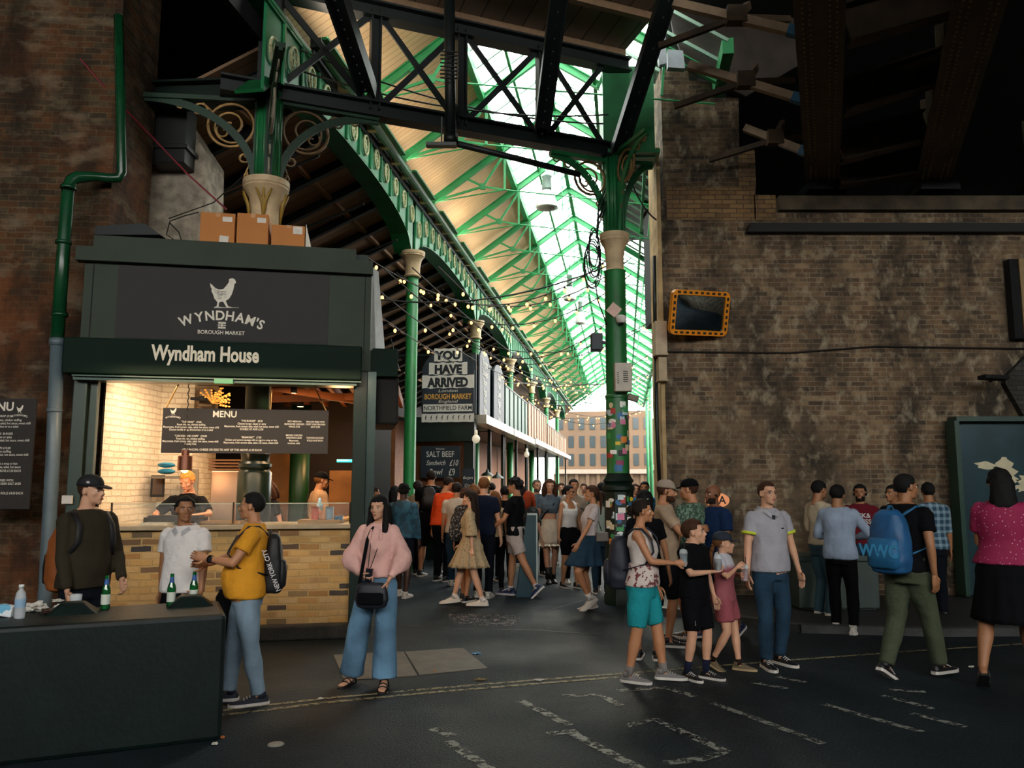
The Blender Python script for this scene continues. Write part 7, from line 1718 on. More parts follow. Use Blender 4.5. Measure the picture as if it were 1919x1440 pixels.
def hairm(n, c): return mat('hair '+n, c, 0.8, var=0.4, scale=60, spec=.25)
HB, HD, HBr, HBl, HR, HG = hairm('black', '0b0a0b'), hairm('dark brown', '1e130d'), hairm('brown', '3c2415'), hairm('blonde', 'b07f3a'), hairm('red', '8a3212'), hairm('grey', '5a544c')
HL = hairm('light brown', '6a4424')
def cl(n, c, rough=.9, var=.10): return mat('cloth '+n, c, rough, var=var, scale=7, bump=0.55, bscale=11, bdist=0.035, spec=.15)
black = cl('black', '05060a'); navy = cl('navy', '121a2c'); white = cl('white', 'c9c4c2'); bwhite = cl('bright white', 'd8d4d0'); grey = cl('light grey', 'a9a8ac'); olivec = cl('olive knit', '302b20')
denim = mat('denim', '21384a', .9, var=.45, scale=4, bump=.5, bscale=12, bdist=.03, spec=.15); ldenim = mat('light denim', '7d92a2', .85, var=.25, scale=4, bump=.5, bscale=12, bdist=.03, spec=.15); ddenim = mat('dark denim', '0a1019', .9, var=.3, scale=4, bump=.4, bscale=12, bdist=.03, spec=.15)
beige = cl('beige', 'a8927a'); cream = cl('cream', 'b8a078'); solew = mat('white rubber', 'c8c4bc', .5); soleb = mat('black rubber sole', '0c0c0d', .6)
shb = mat('black shoe', '0d0e12', .5); shw_ = mat('white shoe', 'bfbab0', .5); shg = mat('grey knit shoe', '6f6c6b', .7); shn = mat('navy shoe', '14244a', .5)
def at(px, py):      # ground pixel -> (px, depth)
    return (px, G(px, py).y)
def hgt(px, py, Y): return P(px, py, Y).z
def walk(a=.30, b=-.30, lead='r', up=.06, pit=38, ya=5, yb=5):
    o = 'l' if lead == 'r' else 'r'
    return {lead: (-.03, a, 0, ya, 0), o: (-.03, b, up, yb, pit)}
# ---- 1 man in black cap behind the barrier
a = (168, 6.55)
p = Person('person in black cap and olive brown jumper behind the green barrier, looking right', a, 1.80, 56, skin='pale', build=1.04, head=(26, 2), arms={'l': {'to': (.20, .20, .93), 'curl': .7}, 'r': {'to': (.19, .14, .88), 'pole': (.3, -.8, 0)}}, lean=.02, belly=.03)
p.shirt(olivec, hem=.88, sleeve=.98, sinf=.016, inf=.018); p.legsw(ddenim); p.shoes(shb, solew); p.hair(HBr, thick=.004); p.cap(mat('black cap cloth', '0c0e12', .8), mlogo=white)
mb = MB(); 
p.backpack('black and orange backpack on the man in the black cap', mat('orange ripstop', '8a4a1a', .7), mat('black nylon', '101114', .6), zc=1.10, h=.27, w=.16, d=.13)
# ---- 2 white polo man
a = (352, 6.95)
p = Person('person in white polo shirt beside the barrier, turning to the man in yellow', a, hgt(352, 929, 6.95)+.0, -8, skin='olive', build=1.06, head=(38, 0), legs={'l': (.02, .05, 0, 12, 0), 'r': (.03, 0, 0, 12, 0)}, arms={'r': {'to': (.24, -.05, .86), 'pole': (1, -.6, 0)}, 'l': {'to': (.27, .16, .84), 'curl': .25, 'hand': (-.6, .6, -.1), 'palm': (0, 0, 1)}}, belly=.02)
p.shirt(bwhite, hem=.88, sleeve=.30, sinf=.022); p.legsw(black); p.shoes(shb, soleb); p.hair(HB, thick=.012, front=.072, curl=.005)
def collar(p, m, m2=None, open_=True):
    k = p.k; hx, hy = p.spine(1.45); mb = MB()
    for q in (-1, 1):
        pts = [L3(q*.012*k+hx, hy+.098*k, p.Z(1.42)), L3(q*.056*k+hx, hy+.072*k, p.Z(1.462)), L3(q*.080*k+hx, hy+.0*k, p.Z(1.492)), L3(q*.058*k+hx, hy-.065*k, p.Z(1.505)), L3(0+hx, hy-.084*k, p.Z(1.508))]
        low = [v+L3(q*.022*k, (.022 if i < 2 else (-.004 if i < 3 else -.02))*k, -.032*k) for i, v in enumerate(pts)]
        mb.rings([pts, [v+Vector((0, 0, .003)) for v in low], low], False, closed=False)
    mb.build('collar', m, p.root, smooth=True)
    mb = MB(); mb.box(L3(hx, hy+(.098*p.build)*k, p.Z(1.37)), (.03*k, .012*k, .09*k)); 
    if m2: mb.build('placket', m2, p.root)
collar(p, grey)
mb = MB(); rj = random.Random(4); c = P(424, 1105, 6.75); rs = []
for j, (z, w, d_) in enumerate(((0, .05, .04), (-.06, .09, .06), (-.16, .11, .07), (-.28, .12, .08), (-.40, .10, .07), (-.47, .05, .05))):
    rs.append([Vector((w*(1+.18*math.sin(q*2.1+j))*math.cos(2*PI*q/18)+.02*j, d_*(1+.2*math.sin(q*3+j*.7))*math.sin(2*PI*q/18), z)) for q in range(18)])
mb.rings(rs); o = mb.build('jacket', cl('black', '05060a'), smooth=True); o.location = c; tag(o, 'black jacket held low between the white polo man and the man in yellow', 'jacket')
# ---- 3 yellow tee man
a = at(472, 1318); H3 = hgt(474, 921, a[1])
p = Person('person in mustard yellow tee and pale jeans with a black backpack, facing left', a, H3, -72, skin='tan', build=1.08, head=(-14, 0), legs={'l': (.0, -.12, 0, 8, 0), 'r': (.02, .12, 0, 12, 0)}, arms={'l': {'to': (.10, .33, 1.20), 'pole': (.6, -.2, -.8), 'curl': .5, 'hand': (-.3, .9, .25)}, 'r': {'to': (.12, .34, 1.13), 'pole': (1, -.5, -.3), 'curl': .6, 'hand': (-.4, .9, .2)}}, belly=.075, lean=-.02)
p.shirt(cl('mustard', 'd8962a'), hem=.86, sleeve=.30, sinf=.022, inf=.016); p.legsw(ldenim, wide=1.05); p.shoes(mat('navy knit shoe', '101526', .7), solew, size=1.05); p.hair(HB, thick=.011, front=.070)
p.backpack('slim black backpack with white lettering on the man in yellow', mat('black nylon', '101114', .6), zc=1.14, h=.25, w=.13, d=.08)
k = p.k; mb = MB(); fwv = Matrix.Rotation(p.yaw, 4, 'Z')
put_text(mb, 'NEW YORK CITY', L3(.175*k, -.20*k, 1.10*k), Vector((0, -.35, .94)), Vector((0, -.94, -.35)), .05, 0.02, .9, 0.0); tx = mb.build('lettering', white, [c for c in COL.objects if c.name.startswith('backpack')][-1])
sh, el, wr, *_ = p.armj[0]; mb = MB(); d = (wr-el).normalized(); mb.tube([wr-d*.05, wr-d*.02], .031, 12); t = p.carry('wristwatch', 'black wristwatch on the man in yellow', 'watch'); mb.build('band', black, t, smooth=True)
mb = MB(); mb.box(wr-d*.035+Vector((.03, 0, .0)), (.012, .03, .03)); mb.build('dial', mat('watch dial', '202428', .2), t, bevel=.003)
# ---- 4 pink blouse woman
a = at(712, 1283); H4 = hgt(714, 926, a[1])
p = Person('person in pale pink puff sleeved blouse and wide blue jeans, facing the camera', a, H4, -6, female=True, skin='pale', head=(-12, 4), legs={'r': (.14, .0, 0.0, 12, 0), 'l': (.02, .14, 0, 8, 0)}, arms={'r': {'to': (.10, .18, 1.0), 'pole': (1, -.3, -.35), 'curl': .7, 'hand': (-.7, .5, -.3)}, 'l': {'to': (.16, .22, .97), 'pole': (1, -.3, -.3), 'curl': .6, 'hand': (-.2, .3, -.9)}}, shw=1.0)
pink = cl('pale pink', 'd8aaa0'); puff = lambda f: (.054 if f < .1 else .054+.034*math.sin(min(1, (f-.1)/.72)*PI*.62)) if f < .84 else .034
p.shirt(pink, hem=.98, sleeve=.93, sinf=.006, inf=.026, sfn=puff, fold=.013); p.legsw(ldenim if False else mat('washed blue jeans', '5a7c96', .85, var=.5, scale=3, bump=.5, bscale=12, bdist=.03, spec=.15), 1.0, waist=1.03, taper=lambda f: .086 if f < .3 else .076+.026*f)
p.shoes(shb, soleb, 'sandal'); p.hair(HB, 'long', thick=.013, front=.050, length=.22, width=.08, fwdlocks=True)
mb = MB(); 
for q in (-1, 1): mb.tube([L3(q*.045*k, .085, p.Z(1.42)), L3(q*.05*k, .118, p.Z(1.36)), L3(q*.06*k, .13, p.Z(1.28))], [.010, .016, .008], 8, flat=.4)
mb.build('ruffle', pink, p.root, smooth=True)
t = p.carry('handbag', 'navy black crossbody bag held in front of the woman in pink', 'bag'); mb = MB(); rs = []; kk = p.k
for z, aa, b in ((-1, .6, .6), (-.85, .9, .9), (-.3, 1.05, 1.05), (.3, .98, 1), (.8, .86, .8), (1, .7, .5)): rs.append(ering(L3(.02*kk, .27*kk, .84*kk+z*.115*kk), .15*aa*kk, .055*b*kk, Vector((1, 0, 0)), Vector((0, 1, 0)), 20, 3))
mb.rings(rs); vs, fs, ns = bake(mb, .010, 2); o = MB(); o.add(vs, fs); o.build('bag_body', mat('navy black nylon', '11141f', .55), t, smooth=True)
mb = MB(); mb.rings([ering(L3(.02*kk, .315*kk, zz*kk), ww*kk, .012, Vector((1, 0, 0)), Vector((0, 1, 0)), 12, 3) for zz, ww in ((.76, .10), (.78, .12), (.86, .12), (.87, .10))]); mb.build('front_pocket', black, t, smooth=True)
mb = MB(); mb.tube([L3(-.10*kk, .26*kk, .93*kk), L3(-.085*kk, .19*kk, 1.15*kk), L3(-.07*kk, .135*kk, 1.33*kk), L3(-.04*kk, .06*kk, 1.45*kk), L3(.05*kk, -.06*kk, 1.45*kk)], .016, 8, flat=.3); mb.tube([L3(-.10*kk, .26*kk, .93*kk), L3(-.07*kk, .28*kk, .97*kk), L3(.1*kk, .27*kk, .94*kk)], .012, 8, flat=.4); mb.build('strap', black, t, smooth=True)
t = p.carry('phone', 'phone hanging from a neck cord at the waist of the woman in pink', 'phone'); mb = MB(); mb.box(L3(-.02*kk, .235*kk, 1.01*kk), (.068, .012, .135), M=Matrix.Rotation(.1, 3, 'Y')); mb.build('case', mat('phone case', '8a5a54', .4), t, bevel=.005)
mb = MB(); mb.box(L3(-.02*kk, .243*kk, 1.01*kk), (.058, .004, .12), M=Matrix.Rotation(.1, 3, 'Y')); mb.build('screen', mat('phone screen', '10151f', .1), t)
mb = MB()
for q in (-1, 1): mb.tube([L3(-.02*kk+q*.01, .24*kk, 1.07*kk), L3(q*.035*kk, .155*kk, 1.26*kk), L3(q*.055*kk, .10*kk, 1.40*kk), L3(q*.05*kk, .0*kk, 1.475*kk)], .0035, 5)
mb.build('neck_cord', black, t, smooth=True)
# ---- drinks
def drink(p, i, label, colr, off=(0, 0, 0), h=.11, straw=True, pos=None):
    sh, el, wr, curl, hd, palm, sd = p.armj[i]; k = p.k
    d = (wr-el).normalized() if hd is None else L3(sd*hd[0], hd[1], hd[2]).normalized()
    c = wr + d*.07*k + Vector(off); w = p.wpt(c-Vector((0, 0, h*.5)))
    t = thing('iced_drink', label, 'drink', w)
    m = MB(); r = .036; m.lathe([(r*.74, 0), (r, h), (r*1.04, h), (r*1.04, h+.006)], (0, 0, 0), 18, caps=False); m.lathe([(r*1.04, h+.004), (r*.9, h+.03), (r*.4, h+.042)], (0, 0, 0), 18, caps=False); m.build('clear_cup', glass('cup plastic', (.85, .9, .92), .38, .1), t, smooth=True)
    m = MB(); m.lathe([(r*.70, .004), (r*.9, h*.72)], (0, 0, 0), 16); m.build('drink_liquid', colr, t, smooth=True)
    if straw: m = MB(); m.tube([(0, 0, .01), (.01, -.004, h+.11)], .0035, 6); m.build('straw', mat('black straw', '14110f', .5), t)
# ---- 5 mother in teal shorts
a = at(1200, 1276); H5 = hgt(1200, 934, a[1])
p = Person('person in white floral sleeveless top and teal shorts, holding a drink', a, H5, 68, female=True, skin='tan', build=1.08, head=(18, 0), legs={'l': (.0, .17, 0, 8, 0), 'r': (.03, -.12, 0, 5, 0)}, arms={'r': {'to': (.03, .34, 1.13), 'pole': (.6, -.4, -.8), 'curl': .95, 'hand': (-.3, .95, .1)}, 'l': {'to': (.22, .1, .86)}}, belly=.02)
fl_ = pattern('floral top', 'c9bcb4', '6a2f34', 26, .56, 'noise')
p.tank(cl('white vest', 'c9c0ba'), hem=1.06, inf=.016)
mb = MB(); p.torso(mb, .90, 1.12, .034*p.k); p.cloth(mb, 'floral_hem', fl_, .008)
p.legsw(cl('teal shorts', '1e8a92'), .47, inf=.022, wide=1.04, name='shorts'); p.shoes(shg, solew, 'sneaker', sock=(cl('grey sock', '77716e'), .07)); p.hair(HD, 'bun', thick=.012, front=.058)
mb = MB(); 
for q in (-1, 1): mb.ell(L3(q*.03, .052, .112), (.024, .016, .008))
mb.xf(p.MH).build('sunglasses', mat('black lens', '08080a', .08), p.root, smooth=True)
p.backpack('navy backpack worn by the woman in teal shorts', mat('dark navy nylon', '131826', .6), zc=1.12, h=.26, w=.15, d=.11)
drink(p, 1, 'iced drink with domed lid held by the woman in teal shorts', mat('blue drink', '5a7a8c', .2), off=(0.02, 0, .02))
# ---- 6 boy in black
a = at(1296, 1272); H6 = hgt(1296, 972, a[1])
p = Person('young person in black tee and black shorts holding a drink, looking right', a, H6, 42, skin='pale', child=True, build=.98, head=(28, -4), legs={'l': (-.01, .06, 0, 10, 0), 'r': (.01, -.05, 0, 10, 0)}, arms={'r': {'to': (.04, .26, 1.18), 'pole': (1, -.3, -.5), 'curl': .9, 'hand': (-.6, .8, .1), 'palm': (-.2, .4, .9)}, 'l': {'to': (.26, .10, .80)}})
p.shirt(black, hem=.86, sleeve=.42, sinf=.03, inf=.022); p.legsw(black, .46, inf=.03, name='shorts'); p.shoes(shb, solew, 'sneaker', sock=(cl('navy sock', '161c30'), .12)); p.hair(HBr, thick=.013, front=.062, curl=.004)
mb = MB(); put_text(mb, 'LB', L3(-.13*p.k, .105*p.k, .60*p.k), Vector((1, 0.15, 0)), ZV, .055, .02, .9, 0.0); mb.build('lettering', white, p.bot)
drink(p, 1, 'iced drink in clear cup held by the boy in black', mat('cola', '2c1c16', .2), off=(0, 0, .055))
# ---- 7 girl in pink with cap
a = at(1350, 1256); H7 = hgt(1350, 996, a[1])
p = Person('small person in navy cap and dusty pink outfit drinking a red drink', a, H7, 58, female=True, skin='pale', child=True, build=.98, head=(14, 0), legs={'l': (-.02, .14, 0, 5, 0), 'r': (0, -.14, .05, 5, 25)}, arms={'r': {'to': (.07, .20, 1.30), 'pole': (.9, -.2, -.6), 'curl': .9, 'hand': (-.4, .6, .5)}, 'l': {'to': (.08, .20, 1.20), 'pole': (.9, -.2, -.6), 'curl': 1.0, 'hand': (-.7, .6, .1)}})
dp = cl('dusty pink', '8e4a52'); p.shirt(pattern('pink white tee', '8e4a52', 'b4b4bc', .05, 1.28*p.k, 'height'), hem=.86, sleeve=.40, sinf=.03, inf=.024)
p.legsw(dp, .36, inf=.028, name='shorts', wide=1.15); p.shoes(mat('khaki canvas', '5e523c', .8), mat('tan sole', 'a08a66', .6), 'sneaker', sock=(cl('brown sock', '2c2018'), .05)); p.hair(HL, 'braid', thick=.008, front=.05); p.cap(mat('navy cap cloth', '14202e', .8))
drink(p, 0, 'red iced drink in clear cup held by the girl in the navy cap', mat('red drink', 'a01c24', .2), off=(0.0, -.02, .0))
# ---- 8 grey polo man
a = at(1436, 1248); H8 = hgt(1436, 900, a[1])
p = Person('person in light grey polo shirt, glasses and blue jeans', a, H8, 14, skin='pale', build=1.04, head=(4, 0), legs={'r': (.02, .06, 0, 10, 0), 'l': (.01, -.06, 0, 14, 0)}, arms={'r': {'to': (.27, .04, .80)}, 'l': {'to': (.30, .06, .80)}}, belly=.03)
p.shirt(cl('grey pique', '9c9ba2'), hem=.88, sleeve=.30, sinf=.018, inf=.012); p.legsw(denim, 1.0); p.shoes(shb, solew); p.hair(HBr, thick=.009, front=.062); p.glasses(mat('brown frame', '4a2a1c', .3)); collar(p, grey, mat('dark placket', '1a1d24', .8))
for i in (0, 1):
    q, r = p.armpts(i, .26, .305, .027*p.k); mb = MB(); mb.tube(q, [r[-1]+.004*p.k]*len(q), 16); mb.build('sleeve_band', cl('neon yellow band', 'c0cc3a'), p.root, smooth=True)
mb = MB(); mb.ell(L3(.075*p.k, .128*p.k, 1.29*p.k), (.018, .004, .007)); mb.build('chest_emblem', black, p.root)
# ---- 9 man with blue backpack, striding right
a = at(1688, 1272); H9 = hgt(1700, 892, a[1])
p = Person('person in black tee and olive green trousers with a blue backpack, striding right', a, H9+.03, 122, skin='olive', build=1.05, head=(-22, 0), legs={'l': (.0, -.22, .04, 0, 30), 'r': (.0, .26, 0, 5, 0)}, arms={'r': {'to': (.24, .02, .88), 'pole': (.6, -.8, 0)}, 'l': {'to': (.20, .25, 1.1)}}, lean=.05)
p.shirt(black, hem=.90, sleeve=.30, sinf=.02, inf=.014); p.legsw(cl('olive trousers', '434b3a'), 1.0, inf=.02, wide=1.02); p.shoes(shb, solew); p.hair(HB, thick=.008)
p.backpack('big blue backpack with pale lettering on the man in olive trousers', mat('blue nylon', '17507e', .5, var=.25), mat('blue strap', '1d628f', .6), zc=1.16, h=.27, w=.17, d=.12, text=('WWC', .15, 'back'), tm=mat('light blue print', '3a94c4', .6))
# ---- 10 magenta blouse woman
a = (1872, G(1800, 1296).y+.3); H10 = hgt(1860, 877, a[1])
p = Person('person in magenta blouse with white dots and black skirt walking away at the right edge', a, H10, 150, female=True, skin='olive', build=1.16, head=(12, 0), legs={'l': (.12, -.30, .06, 5, 40), 'r': (.05, .20, 0, 5, 0)}, arms={'r': {'to': (.20, .2, 1.04), 'pole': (1, -.5, 0)}, 'l': {'to': (.05, .25, 1.1)}})
p.shirt(pattern('magenta dots', '8a0f42', 'd0a0b0', 34, .17, 'dots'), hem=.95, sleeve=.34, sinf=.028, inf=.036, fold=.008); p.skirt(black, top=1.02, hem=.50, flare=.075, pleat=.005); p.shoes(shb, soleb, 'sandal'); p.hair(HB, 'long', thick=.018, length=.16, width=.085)
# ---- group by the wall
a = at(1533, 1162); p = Person('person in cream jumper with maroon sleeve stripes, leftmost of the men by the wall', a, hgt(1540, 900, a[1]), 110, skin='olive', build=.95, head=(0, 10), res=1, arms={'r': {'to': (.16, .2, 1.05)}, 'l': {'to': (.16, .25, 1.1)}})
p.shirt(cream_ := cl('cream knit', 'b8ac94'), sleeve=.98); p.legsw(ldenim if False else mat('mid denim', '2c4c5a', .85, var=.3, scale=3)); p.shoes(shw_, solew); p.hair(HB, thick=.013)
q, r = p.armpts(1, .16, .26, .020*p.k); mb = MB(); mb.tube(q, r, 14); mb.build('sleeve_stripe', cl('maroon', '4a1620'), p.root, smooth=True)
a = at(1568, 1186); p = Person('person in pale blue long sleeved shirt and black trousers, seen from behind by the wall', a, hgt(1572, 908, a[1]), 148, skin='olive', build=1.05, head=(-10, 8), res=1, arms={'r': {'to': (.16, .26, 1.10), 'pole': (1, -.5, -.3)}, 'l': {'to': (.16, .26, 1.1)}}, legs={'l': (0, .05, 0, 5, 0), 'r': (.02, -.05, 0, 5, 0)})
p.shirt(cl('pale blue shirt', '8e9db0'), hem=.86, sleeve=.95, inf=.022, fold=.012); p.legsw(black); p.shoes(shw_, solew, size=1.1); p.hair(HB, thick=.015)
a = at(1610, 1150); p = Person('bearded person in dark red tee with white letters by the wall', a, hgt(1610, 907, a[1]), -18, skin='olive', head=(-12, 0), res=0, arms={'l': {'to': (.2, .15, .95)}, 'r': {'to': (.2, .2, 1.0)}})
p.shirt(cl('dark red', '5e1722'), sleeve=.32); p.legsw(denim); p.shoes(shb, solew); p.hair(HB, thick=.014); p.beard(HB)
mb = MB(); kq = p.k
for tt, zz in (('CK&', 1.29), ('NESS', 1.21)): put_text(mb, tt, L3(0.02, .136*kq, zz*kq), Vector((1, 0, 0)), ZV, .085, .02, 1, 0.0)
mb.build('lettering', white, p.top)
a = at(1672, 1150); p = Person('dark haired person in black mostly hidden behind the blue backpack', a, hgt(1680, 908, a[1]), -70, skin='olive', res=1, arms={'r': {'to': (.2, .25, 1.1)}}); p.shirt(black, sleeve=.3); p.legsw(denim); p.shoes(shb, solew); p.hair(HB, thick=.013)
a = at(1738, 1160); p = Person('person in blue plaid shirt and dark jeans behind the man with the blue backpack', a, hgt(1740, 900, a[1])-.02, 170, skin='olive', build=1.08, res=1, arms={'l': {'to': (.24, .0, .86)}})
p.shirt(pattern('blue plaid', '163c52', '7d97a4', 75, .2, 'check'), sleeve=.55, hem=.88, inf=.02); p.legsw(ddenim); p.shoes(shb, solew); p.hair(HB, thick=.01)
# ---- between column and wall
a = (1336, at(1336, 1196)[1]); p = Person('bald person in navy tee with a dark strap, facing left by the oval sign', a, hgt(1330, 906, a[1]), -62, skin='brown', build=1.08, res=0, legs=walk(.2, -.26, 'r', .05, 30), arms={'r': {'to': (.2, .2, 1.0)}})
p.shirt(cl('navy tee', '14294a'), sleeve=.34, sinf=.024); p.legsw(cl('dark shorts', '15171d'), .45, inf=.024, name='shorts'); p.shoes(shn, solew); p.beard(HD, .002)
a = (1292, 9.3); p = Person('person in dark cap and green patterned shirt, seen from behind', a, hgt(1290, 897, 9.3), -140, skin='tan', head=(25, 5), build=1.05, res=1); p.shirt(pattern('green leaf shirt', '2e4438', '66806c', 40, .52, 'noise'), sleeve=.36, hem=.88, inf=.024); p.legsw(cl('dark shorts', '15171d'), .5, name='shorts'); p.shoes(shb, solew); p.hair(HBr, thick=.005); p.cap(black)
a = (1246, 8.9); p = Person('bearded person in beige cap and sand coloured tee holding food', a, hgt(1243, 899, 8.9), 78, skin='tan', head=(0, 6), res=0, arms={'r': {'to': (.08, .36, 1.22), 'pole': (.8, -.3, -.7), 'curl': .8}, 'l': {'to': (.1, .36, 1.22), 'pole': (.8, -.3, -.7), 'curl': .8}})
p.shirt(beige, sleeve=.34, hem=.86, inf=.022, fold=.012); p.legsw(cl('dark shorts', '15171d'), .5, name='shorts'); p.shoes(shb, solew); p.hair(HBr, thick=.005); p.beard(HBr); p.cap(mat('beige cap cloth', '97897a', .8))
a = (1207, 8.2); p = Person('dark haired person in black top behind the woman in teal shorts', a, hgt(1207, 918, 8.2), 165, female=True, skin='tan', res=1); p.shirt(black, sleeve=.3); p.legsw(ddenim, .45, name='shorts'); p.shoes(shb, solew); p.hair(HB, 'long', thick=.016, length=.15)
# ---- passage, nearer
a = at(808, 1080); p = Person('big person in black tee and black shorts with a small black backpack, seen from behind', a, hgt(803, 880, a[1]), 176, skin='tan', build=1.2, res=1, legs={'l': (.06, -.05, 0, 15, 0), 'r': (.06, 0.02, 0, 15, 0)})
p.shirt(black, hem=.80, sleeve=.36, inf=.03, sinf=.03); p.legsw(black, .5, inf=.04, name='shorts'); p.shoes(shb, solew, size=1.1); p.hair(HD, thick=.006); p.backpack('small black backpack on the big man in black', mat('faded black nylon', '16171b', .6), zc=1.28, h=.18, w=.12, d=.06)
a = (829, 14.6); p = Person('person in bright orange top standing behind the big man in black', a, 1.86, 150, skin='tan', build=1.1, res=1, head=(-20, 20), lean=.14); p.shirt(cl('bright orange', 'd2481c'), sleeve=.9, inf=.03); p.legsw(ddenim); p.shoes(shb, solew); p.hair(HD, thick=.008)
a = at(882, 1136); p = Person('person in beige patterned mini dress with very long dark hair walking left', a, hgt(885, 919, a[1]), -100, female=True, skin='pale', res=0, legs={'r': (-.02, .28, .0, 5, 8), 'l': (-.02, -.22, .0, 5, 0)}, arms={'l': {'to': (.20, -.08, .84)}, 'r': {'to': (.20, .2, .88)}}, head=(-6, 0))
dr = pattern('beige printed dress', 'a08c6c', '806c4c', 34, .6, 'noise'); wide = lambda f: .05+.07*f
p.shirt(dr, hem=.98, sleeve=.62, inf=.018, sfn=wide, name='dress_top'); p.skirt(dr, top=1.06, hem=.58, flare=.075, pleat=.02, nple=13, name='dress_skirt'); p.shoes(shw_, solew, 'sneaker', sock=(white, .05), size=1.1); p.hair(HD, 'long', thick=.018, length=.48, width=.085)
a = at(966, 1118); p = Person('curly haired person in black polo and pale shorts striding left', a, hgt(962, 896, a[1]), -112, skin='tan', res=0, legs={'l': (-.02, -.36, .06, 5, 45), 'r': (0, .12, 0, 5, 0)}, arms={'l': {'to': (.18, .3, 1.0)}, 'r': {'to': (.22, -.0, .86)}}, head=(10, 5))
p.shirt(black, sleeve=.34, hem=.90, sinf=.02); p.legsw(cl('pale pink grey shorts', 'a39893'), .36, inf=.026, name='shorts'); p.shoes(shn, solew, 'sneaker', sock=(white, .05), size=1.1); p.hair(HB, thick=.02, curl=.022, nape=-.045)
mb = MB(); hx, hy = p.spine(1.46); mb.tube([L3(hx+.066*p.k*math.cos(t*PI/8), hy-.015+.066*p.k*math.sin(t*PI/8), p.Z(1.455)) for t in range(17)], .007, 6); mb.build('collar_trim', white, p.root, smooth=True)
a = at(928, 1112); p = Person('person with long honey brown hair in white strappy top and black leggings', a, hgt(930, 920, a[1]), -165, female=True, skin='tan', res=1, legs={'l': (0, .1, 0, 5, 0), 'r': (0, -.1, 0, 5, 0)}); p.tank(cream, hem=.95); p.legsw(black, 1.0, inf=.008, name='leggings'); p.shoes(shb, solew); p.hair(HL, 'long', thick=.014, length=.3)
a = at(1030, 1092); p = Person('person in grey crop top, white frilled skirt and black boots walking toward the camera', a, hgt(1030, 897, a[1]), 4, female=True, skin='pale', build=.95, res=0, head=(0, 8), legs={'l': (-.05, .0, 0, 5, 0), 'r': (-.05, .16, 0, 5, 0)}, arms={'r': {'to': (.25, .05, .84)}, 'l': {'to': (.24, -.08, .86)}})
p.shirt(cl('slate grey tee', '4f5c68'), hem=1.16, sleeve=.30, inf=.012, name='crop_top'); p.skirt(cl('white skirt', 'bcb09e'), top=1.06, hem=.66, flare=.03, pleat=.004); p.skirt(cl('white skirt', 'bcb09e'), top=.70, hem=.62, flare=.10, pleat=.03, nple=18, name='frill')
p.shoes(shb, soleb, 'boot'); p.hair(HBr, 'wavy', thick=.014)
t = p.carry('shoulder_bag', 'black strap and small bag across the grey crop top', 'bag'); mb = MB(); mb.tube([L3(.10, -.02, 1.44*p.k), L3(.06, .125, 1.32*p.k), L3(-.10, .135, 1.16*p.k), L3(-.16, .06, 1.06*p.k)], .014, 8, flat=.3); mb.build('strap', black, t, smooth=True); mb = MB(); mb.box(L3(-.19, .03, .99*p.k), (.05, .14, .11)); mb.build('pouch', black, t, bevel=.02)
a = at(1066, 1102); p = Person('person in white vest top, black cycling shorts and sunglasses', a, hgt(1064, 909, a[1]), 30, female=True, skin='tan', res=0, head=(30, 0), legs={'l': (-.02, .1, 0, 5, 0), 'r': (-.02, -.1, 0, 5, 0)}, arms={'r': {'to': (.26, .05, .84)}}); p.tank(bwhite, hem=1.02); p.legsw(black, .42, inf=.008, name='cycling_shorts'); p.shoes(shb, solew); p.hair(HB, 'bun', thick=.013); p.glasses(black, True)
a = at(1102, 1143); p = Person('person in white tee and blue denim skirt, stepping left', a, hgt(1098, 909, a[1]), -78, female=True, skin='tan', build=1.02, res=0, head=(-5, 0), legs={'r': (-.02, -.04, .0, 5, 12), 'l': (-.02, .02, .08, 5, 35)}, arms={'l': {'to': (.2, .22, .92)}, 'r': {'to': (.2, .05, .84)}}, lean=-.05)
p.shirt(cl('warm white tee', 'b9aeac'), hem=1.0, sleeve=.28, inf=.012); p.skirt(denim, top=1.04, hem=.62, flare=.09, pleat=.014, nple=9); p.shoes(shw_, solew, 'sneaker', sock=(bwhite, .08), size=1.1); p.hair(HBr, 'pony', thick=.014, length=.22, front=.06)
t = p.carry('shoulder_bag', 'thin strap and grey purse on the woman in the denim skirt', 'bag'); mb = MB(); mb.tube([L3(-.08, .10, 1.42*p.k), L3(.02, -.12, 1.30*p.k), L3(.14, -.14, 1.1*p.k)], .006, 6); mb.build('strap', black, t, smooth=True); mb = MB(); mb.box(L3(.17, -.14, 1.02*p.k), (.05, .18, .13)); mb.build('pouch', mat('grey purse', '6e6660', .6), t, bevel=.02)
